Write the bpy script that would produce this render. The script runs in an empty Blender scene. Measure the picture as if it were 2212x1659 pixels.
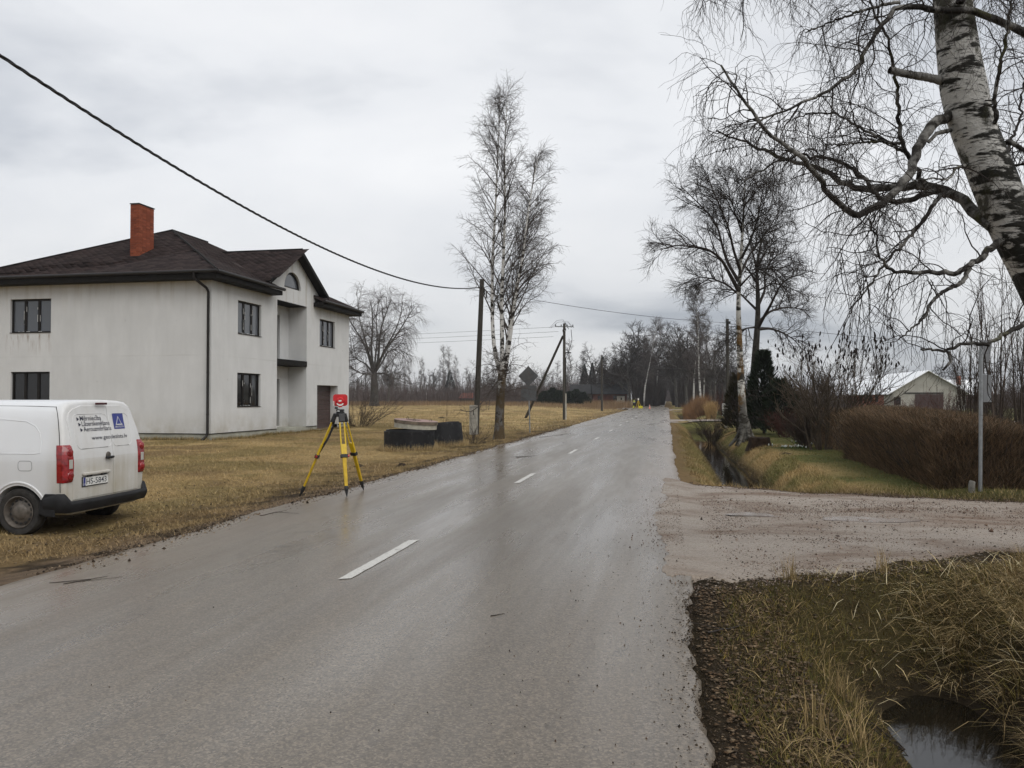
import bpy, bmesh, math, random
import numpy as np
from mathutils import Vector, Matrix

PI = math.pi
rad = math.radians
random.seed(5)
RNG = np.random.default_rng(11)
sc = bpy.context.scene
COL = sc.collection

# ------------------------------------------------------------------ camera, sky, sun, exposure
# picture units below are those of a 2212 x 1659 view of the photograph
F, CX, CY, EYE = 1725.0, 1106.0, 829.5, 1.61
PSI = math.atan((1442.5 - CX) / F)                 # the camera looks this much to the left of the road's direction (+Y)
TH = math.atan(32.5 / math.hypot(F, 1442.5 - CX))  # and this much upwards
FWD = np.array([-math.sin(PSI) * math.cos(TH), math.cos(PSI) * math.cos(TH), math.sin(TH)])
RGT = np.array([math.cos(PSI), math.sin(PSI), 0.0])
UPV = np.cross(RGT, FWD)
EYEP = np.array([0, 0, EYE])
cam_d = bpy.data.cameras.new('camera')
cam = bpy.data.objects.new('camera', cam_d)
COL.objects.link(cam)
sc.camera = cam
cam_d.sensor_width = 36.0
cam_d.lens = F / 2212 * 36
cam_d.clip_start = 0.1
cam_d.clip_end = 6000
cam.matrix_world = Matrix(((RGT[0], UPV[0], -FWD[0], 0), (RGT[1], UPV[1], -FWD[1], 0), (RGT[2], UPV[2], -FWD[2], EYE), (0, 0, 0, 1)))

SUN_EL, SUN_AZ = 48.0, 128.0      # azimuth clockwise from +Y: behind and to the right of the camera
world = bpy.data.worlds.new('World')
sc.world = world
world.use_nodes = True
wn, wl = world.node_tree.nodes, world.node_tree.links
wn.clear()
w_out = wn.new('ShaderNodeOutputWorld'); w_bg = wn.new('ShaderNodeBackground')
w_sky = wn.new('ShaderNodeTexSky'); w_sky.sky_type = 'NISHITA'; w_sky.sun_disc = False
w_sky.sun_elevation = rad(SUN_EL); w_sky.sun_rotation = rad(SUN_AZ)
w_tc = wn.new('ShaderNodeTexCoord'); w_sep = wn.new('ShaderNodeSeparateXYZ')
wl.new(w_tc.outputs['Generated'], w_sep.inputs[0])
def wmath(op, a, b=None):
    n = wn.new('ShaderNodeMath'); n.operation = op
    for i, v in enumerate((a, b)):
        if v is None: continue
        if isinstance(v, (int, float)): n.inputs[i].default_value = v
        else: wl.new(v, n.inputs[i])
    return n.outputs[0]
w_z = wmath('MAXIMUM', w_sep.outputs[2], 0.0)
w_den = wmath('ADD', w_z, 0.22)
w_cmb = wn.new('ShaderNodeCombineXYZ')
wl.new(wmath('DIVIDE', w_sep.outputs[0], w_den), w_cmb.inputs[0])
wl.new(wmath('DIVIDE', w_sep.outputs[1], w_den), w_cmb.inputs[1])
w_cmb.inputs[2].default_value = 3.1
w_n1 = wn.new('ShaderNodeTexNoise'); w_n1.inputs['Scale'].default_value = 0.85; w_n1.inputs['Detail'].default_value = 6; w_n1.inputs['Roughness'].default_value = 0.52
w_n1.inputs['Distortion'].default_value = 0.25
wl.new(w_cmb.outputs[0], w_n1.inputs['Vector'])
w_rmp = wn.new('ShaderNodeValToRGB')
w_rmp.color_ramp.elements[0].position = 0.33; w_rmp.color_ramp.elements[0].color = (4.6, 4.9, 5.4, 1)
w_rmp.color_ramp.elements[1].position = 0.66; w_rmp.color_ramp.elements[1].color = (8.9, 8.95, 9.05, 1)
e = w_rmp.color_ramp.elements.new(0.485); e.color = (7.8, 7.95, 8.2, 1)
wl.new(w_n1.outputs['Fac'], w_rmp.inputs[0])
# the cloud deck gets a little duller towards the horizon
w_hz = wn.new('ShaderNodeMapRange'); w_hz.inputs['From Min'].default_value = 0.0; w_hz.inputs['From Max'].default_value = 0.28
w_hz.inputs['To Min'].default_value = 0.74; w_hz.inputs['To Max'].default_value = 1.0
wl.new(w_z, w_hz.inputs['Value'])
w_mul = wn.new('ShaderNodeMix'); w_mul.data_type = 'RGBA'; w_mul.blend_type = 'MULTIPLY'; w_mul.inputs['Factor'].default_value = 1
wl.new(w_rmp.outputs[0], w_mul.inputs['A']); wl.new(w_hz.outputs[0], w_mul.inputs['B'])
w_mix = wn.new('ShaderNodeMix'); w_mix.data_type = 'RGBA'; w_mix.inputs['Factor'].default_value = 0.94
wl.new(w_sky.outputs[0], w_mix.inputs['A']); wl.new(w_mul.outputs['Result'], w_mix.inputs['B'])
wl.new(w_mix.outputs['Result'], w_bg.inputs['Color'])
w_bg.inputs['Strength'].default_value = 0.1
wl.new(w_bg.outputs[0], w_out.inputs[0])

sun_d = bpy.data.lights.new('sun', 'SUN'); sun_d.energy = 1.5; sun_d.angle = rad(50); sun_d.color = (1.0, 0.97, 0.93)
sun = bpy.data.objects.new('sun', sun_d); COL.objects.link(sun)
sun.rotation_euler = (rad(90 - SUN_EL), 0, rad(180 - SUN_AZ))
sc.view_settings.view_transform = 'Standard'; sc.view_settings.look = 'None'
sc.view_settings.exposure = 0.18; sc.view_settings.gamma = 1.0; sc.view_settings.use_curve_mapping = False
sc.render.engine = 'CYCLES'
sc.cycles.use_denoising = True
sc.cycles.denoiser = 'OPENIMAGEDENOISE'
sc.cycles.use_adaptive_sampling = True
sc.cycles.adaptive_threshold = 0.02
sc.cycles.max_bounces = 5; sc.cycles.diffuse_bounces = 2; sc.cycles.glossy_bounces = 2
sc.cycles.transmission_bounces = 3; sc.cycles.transparent_max_bounces = 6; sc.cycles.volume_bounces = 0
sc.cycles.caustics_reflective = False; sc.cycles.caustics_refractive = False

# ------------------------------------------------------------------ photograph to place
def ray(x, y): return FWD + RGT * (x - CX) / F - UPV * (y - CY) / F
def gpt(x, y, z=0.0):                     # where the line of sight meets the level z
    r = ray(x, y); return EYEP + r * ((z - EYE) / r[2])
def at(x, y, d): return EYEP + ray(x, y) * d
def on_y(x, y, Y):
    r = ray(x, y); return EYEP + r * (Y / r[1])

# ------------------------------------------------------------------ materials
def new_mat(name):
    m = bpy.data.materials.new(name); m.use_nodes = True
    nt = m.node_tree; nt.nodes.clear()
    o = nt.nodes.new('ShaderNodeOutputMaterial'); b = nt.nodes.new('ShaderNodeBsdfPrincipled')
    nt.links.new(b.outputs[0], o.inputs[0])
    return m, nt, b
class NT:
    """small node-graph writer"""
    def __init__(s, name):
        s.m, s.t, s.b = new_mat(name); s.n, s.l = s.t.nodes, s.t.links
        s.tc = s.n.new('ShaderNodeTexCoord')
    def put(s, inp, v):
        if isinstance(v, (int, float)): inp.default_value = v
        elif isinstance(v, tuple): inp.default_value = (*v, 1) if len(v) == 3 and inp.type == 'RGBA' else v
        else: s.l.new(v, inp)
    def mapped(s, scale=(1, 1, 1), rot=(0, 0, 0), src='Object'):
        n = s.n.new('ShaderNodeMapping'); n.inputs['Scale'].default_value = scale; n.inputs['Rotation'].default_value = rot
        s.l.new(s.tc.outputs[src], n.inputs[0]); return n.outputs[0]
    def noise(s, scale, vec=None, detail=4, rough=0.55, dist=0.0):
        n = s.n.new('ShaderNodeTexNoise'); n.inputs['Scale'].default_value = scale; n.inputs['Detail'].default_value = detail
        n.inputs['Roughness'].default_value = rough; n.inputs['Distortion'].default_value = dist
        s.l.new(vec if vec is not None else s.tc.outputs['Object'], n.inputs['Vector']); return n.outputs['Fac']
    def voronoi(s, scale, vec=None, feature='F1', rnd=1.0):
        n = s.n.new('ShaderNodeTexVoronoi'); n.feature = feature; n.inputs['Scale'].default_value = scale; n.inputs['Randomness'].default_value = rnd
        s.l.new(vec if vec is not None else s.tc.outputs['Object'], n.inputs['Vector']); return n.outputs['Distance']
    def ramp(s, fac, *stops):
        n = s.n.new('ShaderNodeValToRGB'); cr = n.color_ramp
        while len(cr.elements) < len(stops): cr.elements.new(0.5)
        for el, (p, c) in zip(cr.elements, stops):
            el.position = p; el.color = (c, c, c, 1) if isinstance(c, (int, float)) else (*c, 1)
        s.l.new(fac, n.inputs[0]); return n.outputs[0]
    def mix(s, fac, a, b, mode='MIX'):
        n = s.n.new('ShaderNodeMix'); n.data_type = 'RGBA'; n.blend_type = mode
        s.put(n.inputs['Factor'], fac); s.put(n.inputs['A'], a); s.put(n.inputs['B'], b); return n.outputs['Result']
    def math(s, op, a, b=0.0, clamp=False):
        n = s.n.new('ShaderNodeMath'); n.operation = op; n.use_clamp = clamp
        s.put(n.inputs[0], a); s.put(n.inputs[1], b); return n.outputs[0]
    def attr(s, name):
        n = s.n.new('ShaderNodeAttribute'); n.attribute_name = name; return n.outputs['Color']
    def sep(s, src='Object'):
        n = s.n.new('ShaderNodeSeparateXYZ'); s.l.new(s.tc.outputs[src], n.inputs[0]); return n.outputs
    def random(s):
        return s.n.new('ShaderNodeObjectInfo').outputs['Random']
    def bump(s, h, strength=0.3, dist=0.02):
        n = s.n.new('ShaderNodeBump'); n.inputs['Strength'].default_value = strength; n.inputs['Distance'].default_value = dist
        s.l.new(h, n.inputs['Height']); s.l.new(n.outputs[0], s.b.inputs['Normal'])
    def done(s, color=None, rough=0.8, spec=None, metal=None):
        if color is not None: s.put(s.b.inputs['Base Color'], color)
        s.put(s.b.inputs['Roughness'], rough)
        if spec is not None: s.put(s.b.inputs['Specular IOR Level'], spec)
        if metal is not None: s.put(s.b.inputs['Metallic'], metal)
        return s.m
def flat(name, c, rough=0.7, var=0.12, scale=6.0, spec=0.4, metal=0.0, bump=0.0, detail=4):
    """one colour, uneven as real surfaces are"""
    g = NT(name)
    n = g.noise(scale, detail=detail)
    lo = tuple(max(0, k * (1 - var)) for k in c); hi = tuple(min(1, k * (1 + var)) for k in c)
    col = g.ramp(n, (0.3, lo), (0.7, hi))
    if bump: g.bump(g.noise(scale * 6), bump, 0.01)
    return g.done(col, rough, spec, metal)
def by_attr(name, rough=0.85, spec=0.2, fine=0.0, fscale=40, trans=0.0):
    """colour carried by the mesh (each blade, twig or tab its own)"""
    g = NT(name)
    c = g.attr('Col')
    if fine: c = g.mix(1.0, c, g.ramp(g.noise(fscale), (0.3, 1 - fine), (0.7, 1 + fine)), 'MULTIPLY')
    return g.done(c, rough, spec)

# ------------------------------------------------------------------ objects, names, labels
def tag(o, label=None, cat=None, group=None, kind=None):
    if label: o['label'] = label
    if cat: o['category'] = cat
    if group: o['group'] = group
    if kind: o['kind'] = kind
    return o
def link(name, me, mat=None, parent=None):
    o = bpy.data.objects.new(name, me); COL.objects.link(o)
    if mat is not None and me is not None and not me.materials: me.materials.append(mat)
    if parent is not None: o.parent = parent
    return o
def thing(name, label, cat, loc=(0, 0, 0), rz=0.0, group=None):
    o = bpy.data.objects.new(name, None); COL.objects.link(o)
    o.empty_display_size = 0.2
    o.location = [float(v) for v in loc]; o.rotation_euler = (0, 0, rz)
    return tag(o, label, cat, group)
def copy_tree(o, parent=None):
    c = o.copy(); COL.objects.link(c); c.parent = parent
    for ch in o.children: copy_tree(ch, c)
    return c

def mesh_np(name, V, faces, smooth=False, col=None):
    """V (n,3); faces: list of (m,k) index arrays"""
    me = bpy.data.meshes.new(name)
    V = np.ascontiguousarray(V, dtype=np.float32)
    faces = [np.asarray(f, dtype=np.int32) for f in faces if len(f)]
    me.vertices.add(len(V)); me.vertices.foreach_set('co', V.ravel())
    tot = np.concatenate([np.full(len(f), f.shape[1], np.int32) for f in faces])
    li = np.concatenate([f.ravel() for f in faces])
    st = np.concatenate([[0], np.cumsum(tot)[:-1]]).astype(np.int32)
    me.loops.add(len(li)); me.loops.foreach_set('vertex_index', li)
    me.polygons.add(len(tot)); me.polygons.foreach_set('loop_start', st)
    if smooth: me.polygons.foreach_set('use_smooth', np.ones(len(tot), bool))
    if col is not None:
        a = me.color_attributes.new('Col', 'FLOAT_COLOR', 'POINT')
        c = np.ones((len(V), 4), np.float32); c[:, :3] = col
        a.data.foreach_set('color', c.ravel())
    me.update(calc_edges=True); me.validate()
    return me

class MB:
    """collects simple solids into one mesh"""
    def __init__(s): s.v, s.f, s.sm = [], [], []
    def add(s, vs, fs, M=None, smooth=False):
        k = len(s.v)
        if M is not None: vs = [tuple(M @ Vector(p)) for p in vs]
        s.v += [tuple(map(float, p)) for p in vs]
        s.f += [tuple(i + k for i in f) for f in fs]; s.sm += [smooth] * len(fs)
        return s
    def box(s, c, size, M=None):
        x, y, z = (v / 2 for v in size)
        vs = [(c[0] + a * x, c[1] + b * y, c[2] + d * z) for a in (-1, 1) for b in (-1, 1) for d in (-1, 1)]
        return s.add(vs, [(0, 1, 3, 2), (4, 6, 7, 5), (0, 4, 5, 1), (2, 3, 7, 6), (0, 2, 6, 4), (1, 5, 7, 3)], M)
    def bar(s, p, q, w, h=None, up=(0, 0, 1), w2=None, h2=None):
        p, q = Vector([float(t) for t in p]), Vector([float(t) for t in q]); d = (q - p).normalized()
        a = d.cross(Vector(up))
        if a.length < 1e-4: a = d.cross(Vector((1, 0, 0)))
        a.normalize(); b = a.cross(d); h = h or w
        w2 = w2 or w; h2 = h2 or h
        vs = [p + a * (i * w / 2) + b * (j * h / 2) for i, j in ((-1, -1), (1, -1), (1, 1), (-1, 1))] + [q + a * (i * w2 / 2) + b * (j * h2 / 2) for i, j in ((-1, -1), (1, -1), (1, 1), (-1, 1))]
        return s.add(vs, [(3, 2, 1, 0), (4, 5, 6, 7), (0, 1, 5, 4), (1, 2, 6, 5), (2, 3, 7, 6), (3, 0, 4, 7)])
    def tube(s, path, r, n=8, cap=True):
        path = [Vector([float(t) for t in p]) for p in path]; rs = r if hasattr(r, '__len__') else [r] * len(path)
        m = (path[-1] - path[0])
        ref = min((Vector((1, 0, 0)), Vector((0, 1, 0)), Vector((0, 0, 1))), key=lambda v: abs(v.dot(m.normalized() if m.length > 1e-6 else Vector((0, 0, 1)))))
        vs, fs = [], []
        for i, p in enumerate(path):
            t = (path[min(i + 1, len(path) - 1)] - path[max(i - 1, 0)]).normalized()
            a = t.cross(ref).normalized(); b = t.cross(a)
            vs += [p + (a * math.cos(2 * PI * k / n) + b * math.sin(2 * PI * k / n)) * rs[i] for k in range(n)]
        for i in range(len(path) - 1):
            for k in range(n):
                j = (k + 1) % n
                fs.append((i * n + k, i * n + j, (i + 1) * n + j, (i + 1) * n + k))
        s.add(vs, fs, None, True)
        if cap:
            b0 = len(s.v) - len(vs)
            s.f += [tuple(b0 + k for k in reversed(range(n))), tuple(b0 + (len(path) - 1) * n + k for k in range(n))]; s.sm += [False, False]
        return s
    def lathe(s, prof, c=(0, 0, 0), n=32, M=None, closed=False):
        vs, fs = [], []
        for r, z in prof:
            vs += [(c[0] + r * math.cos(2 * PI * k / n), c[1] + r * math.sin(2 * PI * k / n), c[2] + z) for k in range(n)]
        m = len(prof)
        for i in range(m if closed else m - 1):
            for k in range(n):
                j = (k + 1) % n; i2 = (i + 1) % m
                fs.append((i * n + k, i * n + j, i2 * n + j, i2 * n + k))
        return s.add(vs, fs, M, True)
    def poly(s, pts): return s.add(pts, [tuple(range(len(pts)))])
    def prism(s, pts, d):
        """polygon pushed by vector d"""
        n = len(pts); q = [tuple(a + b for a, b in zip(p, d)) for p in pts]
        return s.add(list(pts) + q, [tuple(range(n))[::-1], tuple(range(n, 2 * n))] + [(i, (i + 1) % n, n + (i + 1) % n, n + i) for i in range(n)])
    def mesh(s, name):
        me = bpy.data.meshes.new(name); me.from_pydata(s.v, [], s.f)
        me.polygons.foreach_set('use_smooth', s.sm)
        bm = bmesh.new(); bm.from_mesh(me); bmesh.ops.recalc_face_normals(bm, faces=bm.faces); bm.to_mesh(me); bm.free()
        if any(s.sm): me.set_sharp_from_angle(angle=rad(42))
        me.update(); return me
    def build(s, name, mat, parent=None, bevel=0.0, loc=None):
        o = link(name, s.mesh(name), mat, parent)
        if loc is not None: o.location = loc
        if bevel:
            b = o.modifiers.new('bevel', 'BEVEL'); b.width = bevel; b.segments = 2; b.limit_method = 'ANGLE'; b.angle_limit = rad(40)
        return o

def wall_mesh(outer, holes, place, depth):
    """flat wall with openings: outer and holes in wall coordinates (u,v); place(u,v,w) gives the point, w = depth into the wall"""
    bm = bmesh.new()
    def loop(pts, w=0.0):
        vs = [bm.verts.new(place(u, v, w)) for u, v in pts]
        return vs, [bm.edges.new((vs[i], vs[(i + 1) % len(vs)])) for i in range(len(vs))]
    vs, ed = loop(outer)
    for h in holes:
        hv, he = loop(h); ed += he
    bmesh.ops.triangle_fill(bm, use_beauty=True, use_dissolve=False, edges=ed)
    for h in holes:
        a = [bm.verts.new(place(u, v, 0.0)) for u, v in h]; b = [bm.verts.new(place(u, v, depth)) for u, v in h]
        for i in range(len(h)):
            j = (i + 1) % len(h); bm.faces.new((a[i], a[j], b[j], b[i]))
    me = bpy.data.meshes.new('wall'); bm.to_mesh(me); bm.free(); me.update()
    return me

# ------------------------------------------------------------------ numbers that vary over the ground
def vnoise(x, y, s, seed=0):
    x = np.asarray(x, float) / s; y = np.asarray(y, float) / s
    xi, yi = np.floor(x), np.floor(y); fx, fy = x - xi, y - yi
    fx = fx * fx * (3 - 2 * fx); fy = fy * fy * (3 - 2 * fy)
    def h(a, b):
        v = np.sin(a * 127.1 + b * 311.7 + seed * 74.7) * 43758.5453
        return v - np.floor(v)
    return (h(xi, yi) * (1 - fx) + h(xi + 1, yi) * fx) * (1 - fy) + (h(xi, yi + 1) * (1 - fx) + h(xi + 1, yi + 1) * fx) * fy
def fbm(x, y, s, octv=4, seed=0):
    t, a, n = 0, 1.0, 0
    for k in range(octv):
        t = t + a * vnoise(x, y, s / 2 ** k, seed + k * 13); n += a; a *= 0.5
    return t / n
def sstep(a, b, x):
    t = np.clip((np.asarray(x, float) - a) / (b - a), 0, 1); return t * t * (3 - 2 * t)
# ------------------------------------------------------------------ the ground
ROAD_L, ROAD_R, ROAD_C = -5.65, 0.17, -2.75
WATER = -0.66
def south_edge(x): return np.interp(x, [0.1, 1.5, 3.6, 5.3, 9, 60], [7.05, 7.9, 9.14, 9.9, 10.3, 10.6])
def north_edge(x): return np.interp(x, [0.1, 0.5, 1.65, 3.4, 5.3, 9, 60], [16.4, 15.4, 14.6, 13.85, 13.35, 13.1, 13.4])
DITCH_X = [0.0, 0.17, 0.55, 0.85, 1.38, 1.83, 2.28, 2.75, 3.2, 5.0]
DITCH_Z = [-0.06, -0.03, -0.06, -0.17, -0.67, -0.82, -0.67, -0.16, -0.01, 0.03]
def ditch_mask(x, y):
    m1 = 1 - sstep(south_edge(x) - 1.9, south_edge(x) - 0.25, y)
    m2 = sstep(north_edge(x) + 0.2, north_edge(x) + 1.6, y) * (1 - sstep(55.0, 57.0, y))
    m3 = sstep(62.0, 64.0, y) * (1 - sstep(112, 115, y))
    return np.maximum(np.maximum(m1, m2), m3)
def height(x, y, rough=True):
    x = np.asarray(x, float); y = np.asarray(y, float)
    wob = (fbm(x * 0 + 3.3, y, 2.5, 3, 4) - 0.5) * 0.25
    xw = x + wob * sstep(0.5, 1.2, x)
    prof = np.where(y < 9.5, np.interp(xw, [0.0, 0.17, 0.55, 0.9, 1.48, 1.83, 2.20, 2.65, 3.2, 5.0], DITCH_Z), np.interp(xw, DITCH_X, DITCH_Z))
    zr = prof * ditch_mask(x, y) + (1 - ditch_mask(x, y)) * np.interp(x, [0, 0.3, 3], [-0.04, -0.02, 0.02])
    dip = np.interp(x, [-17, -13, -8.2, -6.9, -5.8, -5.6], [0.0, -0.03, -0.2, -0.16, -0.03, -0.04]) * (1 - 0.65 * sstep(15, 27, y))
    rise = 0.5 * sstep(45, 135, y) * sstep(-10, -24, -x * -1) if False else 0.5 * sstep(45, 135, y) * sstep(10, 26, -x)
    zl = dip + rise
    z = np.where(x < ROAD_C, zl, zr)
    z = np.where((x > ROAD_L - 0.02) & (x < ROAD_R + 0.02), -0.05, z)
    if rough:
        off = np.maximum(sstep(0.05, 0.9, ROAD_L - x), sstep(0.1, 0.9, x - ROAD_R))
        onroad = sstep(-0.4, 0.3, y - south_edge(x)) * sstep(-0.4, 0.3, north_edge(x) - y) * (x > 0)
        z = z + off * (1 - 0.75 * onroad) * ((fbm(x, y, 1.1, 4, 2) - 0.5) * 0.12 + (fbm(x, y, 0.28, 2, 8) - 0.5) * 0.045)
    return z

def mixc(a, b, t):
    t = np.asarray(t)[..., None]; return np.asarray(a) * (1 - t) + np.asarray(b) * t
STRAW, STRAW2, BROWN, OLIVE, GREEN = (0.39, 0.285, 0.135), (0.30, 0.212, 0.098), (0.15, 0.100, 0.050), (0.155, 0.122, 0.048), (0.075, 0.082, 0.028)
MUD, DIRT, LITTER = (0.028, 0.021, 0.014), (0.17, 0.125, 0.088), (0.040, 0.029, 0.016)
def ground_colour(x, y):
    n1, n2, n3 = fbm(x, y, 5, 4, 21), fbm(x, y, 1.3, 4, 33), fbm(x, y, 0.35, 3, 41)
    c = mixc(STRAW, STRAW2, sstep(0.35, 0.65, n1))
    c = mixc(c, BROWN, sstep(0.46, 0.72, n2) * 0.75)
    c = mixc(c, OLIVE, sstep(0.45, 0.66, fbm(x, y, 1.6, 3, 55)) * 0.65)
    # trodden and wet along the road's left edge
    edge = sstep(3.4, 0.25, ROAD_L - x + (n2 - 0.5) * 2.2) * (x < ROAD_C)
    c = mixc(c, BROWN, edge * (0.50 + 0.5 * sstep(22, 10, y)))
    c = mixc(c, DIRT, sstep(1.4, 0.1, ROAD_L - x + (n2 - 0.5) * 1.6) * (x < ROAD_C) * sstep(18, 11, y) * 0.9)
    c = mixc(c, MUD, sstep(0.50, 0.64, n3) * edge * 0.85)
    r = x > ROAD_C
    far = sstep(13.5, 16, y)
    near_c = mixc(LITTER, (0.050, 0.041, 0.016), sstep(0.4, 0.65, n2) * 0.8)
    near_c = mixc(near_c, MUD, sstep(1.0, 0.1, x - ROAD_R + (n2 - 0.5) * 0.9) * 0.8)
    far_c = mixc(STRAW2, (0.11, 0.105, 0.036), sstep(0.34, 0.58, n2))
    far_c = mixc(far_c, GREEN, sstep(3.0, 4.4, x) * sstep(0.25, 0.55, n1) * 0.9)
    far_c = mixc(far_c, BROWN, sstep(1.0, 0.15, x - ROAD_R + (n2 - 0.5) * 0.7) * 0.9)
    rc = mixc(near_c, far_c, far)
    c = np.where(r[..., None], rc, c)
    wet = sstep(0.35, 0.05, height(x, y, False) - WATER) * ditch_mask(x, y) * r
    c = mixc(c, MUD, wet * 0.9)
    return c

def axis(*segs):
    out = [segs[0][0]]
    for a, b, st in segs:
        n = max(1, int(round((b - a) / st))); out += list(np.linspace(a, b, n + 1)[1:])
    return np.array(out)
gx = axis((-2500, -400, 350), (-400, -100, 25), (-100, -40, 4), (-40, -18, 0.6), (-18, -5.5, 0.2), (-5.5, 0.1, 0.7), (0.1, 4.6, 0.07), (4.6, 9, 0.2), (9, 25, 1.0), (25, 120, 8), (120, 600, 60), (600, 2500, 380))
gy = axis((-300, -40, 40), (-40, -4, 4), (-4, 2.5, 0.4), (2.5, 9.5, 0.075), (9.5, 26, 0.14), (26, 60, 0.35), (60, 130, 1.2), (130, 300, 8), (300, 3000, 150))
GX, GY = np.meshgrid(gx, gy)
GZ = height(GX, GY)
V = np.stack([GX, GY, GZ], -1).reshape(-1, 3)
nx, ny = len(gx), len(gy)
ii = (np.arange(ny - 1)[:, None] * nx + np.arange(nx - 1)[None, :]).ravel()
gf = np.stack([ii, ii + 1, ii + nx + 1, ii + nx], -1)
gcol = (ground_colour(GX, GY) * np.where((GX < ROAD_C) & (GY < 60), .85, 1.0)[..., None]).reshape(-1, 3)   # ground colour darkened under the near left blades so they stand out
g = NT('ground_soil')
c = g.attr('Col')
c = g.mix(1.0, c, g.ramp(g.noise(9, detail=6, rough=0.65), (0.25, 0.62), (0.75, 1.4)), 'MULTIPLY')
c = g.mix(g.ramp(g.noise(26, detail=5, rough=0.7), (0.52, 0.0), (0.72, 0.55)), c, (0.045, 0.034, 0.022))
g.bump(g.noise(18, detail=6, rough=0.7), 0.9, 0.05)
M_GROUND = g.done(c, 0.95, 0.05)
ground = tag(link('ground', mesh_np('ground', V, [gf], True, gcol), M_GROUND), 'rough open ground of dry grass and bare soil', None, None, 'structure')

# ------------------------------------------------------------------ the road
ry = axis((-60, 2, 2.0), (2, 30, 0.1), (30, 70, 0.3), (70, 150, 1.0), (150, 1500, 25))
def edge_l(y):
    flare = -2.6 * sstep(118, 133, y) * (1 - sstep(141, 150, y)) + 1.2 * sstep(141, 152, y)
    return ROAD_L + (fbm(y * 0 + 1, y, 1.6, 4, 71) - 0.5) * 0.34 * sstep(200, 40, y) + (fbm(y * 0 + 7, y, 0.35, 3, 75) - 0.5) * 0.12 * sstep(60, 20, y) + flare
def edge_r(y):
    fl = 0.06 * sstep(6.4, 7.4, y) * (1 - sstep(15.5, 17, y))
    return ROAD_R + (fbm(y * 0 + 2, y, 2.6, 3, 81) - 0.5) * 0.16 + (fbm(y * 0 + 5, y, 0.2, 3, 85) - 0.5) * 0.12 * sstep(50, 20, y) - 0.9 * sstep(141, 152, y) + fl
def crown(x): return 0.028 + 0.05 * (1 - ((x - ROAD_C) / 2.95) ** 2)
us = np.concatenate([[0, 0.006, 0.02, 0.05], np.linspace(0.1, 0.9, 17), [0.95, 0.98, 0.994, 1.0]])
el, er = edge_l(ry), edge_r(ry)
RX = el[:, None] + (er - el)[:, None] * us[None, :]
RY = np.repeat(ry[:, None], len(us), 1)
RZ = 0.012 + 0.035 * (1 - ((RX - ROAD_C) / 2.95) ** 2).clip(-0.2, 1) + 0.004
RZ[:, 0] -= 0.05; RZ[:, -1] -= 0.05
nx, ny = len(us), len(ry)
ii = (np.arange(ny - 1)[:, None] * nx + np.arange(nx - 1)[None, :]).ravel()
def road_z(x): return 0.016 + 0.035 * (1 - ((np.asarray(x) - ROAD_C) / 2.95) ** 2)
g = NT('wet_asphalt')
x_, y_, z_ = g.sep()
grain = g.noise(75, detail=4, rough=0.85)
stone = g.voronoi(48)
streak = g.noise(1.0, g.mapped((2.6, 0.12, 1)), detail=5, rough=0.6)
patch = g.noise(0.55, g.mapped((1, 0.35, 1)), detail=4)
c = g.ramp(patch, (0.3, (0.103, 0.083, 0.060)), (0.7, (0.131, 0.108, 0.080)))
c = g.mix(1.0, c, g.ramp(streak, (0.3, 0.88), (0.7, 1.10)), 'MULTIPLY')
c = g.mix(1.0, c, g.ramp(grain, (0.3, 0.6), (0.7, 1.4)), 'MULTIPLY')
agg = g.n.new('ShaderNodeTexVoronoi'); agg.inputs['Scale'].default_value = 85; g.l.new(g.tc.outputs['Object'], agg.inputs['Vector'])
aggs = g.n.new('ShaderNodeSeparateColor'); g.l.new(agg.outputs['Color'], aggs.inputs[0])
c = g.mix(1.0, c, g.ramp(aggs.outputs[0], (0.0, 0.62), (0.55, 0.97), (1.0, 1.5)), 'MULTIPLY')
c = g.mix(g.ramp(stone, (0.06, 0.5), (0.26, 0.0)), c, (0.30, 0.26, 0.22))
# brown silt washed along the edges
dl = g.math('SUBTRACT', x_, ROAD_L); dl = g.math('ADD', dl, g.math('MULTIPLY', g.math('SUBTRACT', g.noise(0.8, detail=5), 0.5), 1.6))
silt = g.ramp(g.math('MULTIPLY', dl, 0.5), (0.0, 1.0), (0.30, 0.55), (0.85, 0.0))
c = g.mix(g.math('MULTIPLY', silt, 0.75), c, (0.135, 0.098, 0.062))
dr = g.math('SUBTRACT', ROAD_R, x_); dr = g.math('ADD', dr, g.math('MULTIPLY', g.math('SUBTRACT', g.noise(1.1, detail=5), 0.5), 0.9))
siltr = g.math('MULTIPLY', g.ramp(dr, (0.0, 1.0), (0.95, 0.0)), g.ramp(g.math('MULTIPLY', y_, 0.01), (0.085, 0.12), (0.1, 1.0)))
c = g.mix(g.math('MULTIPLY', siltr, 0.9), c, g.mix(1.0, (0.245, 0.203, 0.168), g.ramp(g.noise(30, detail=4, rough=.75), (0.3, .65), (0.7, 1.3)), 'MULTIPLY'))
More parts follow.
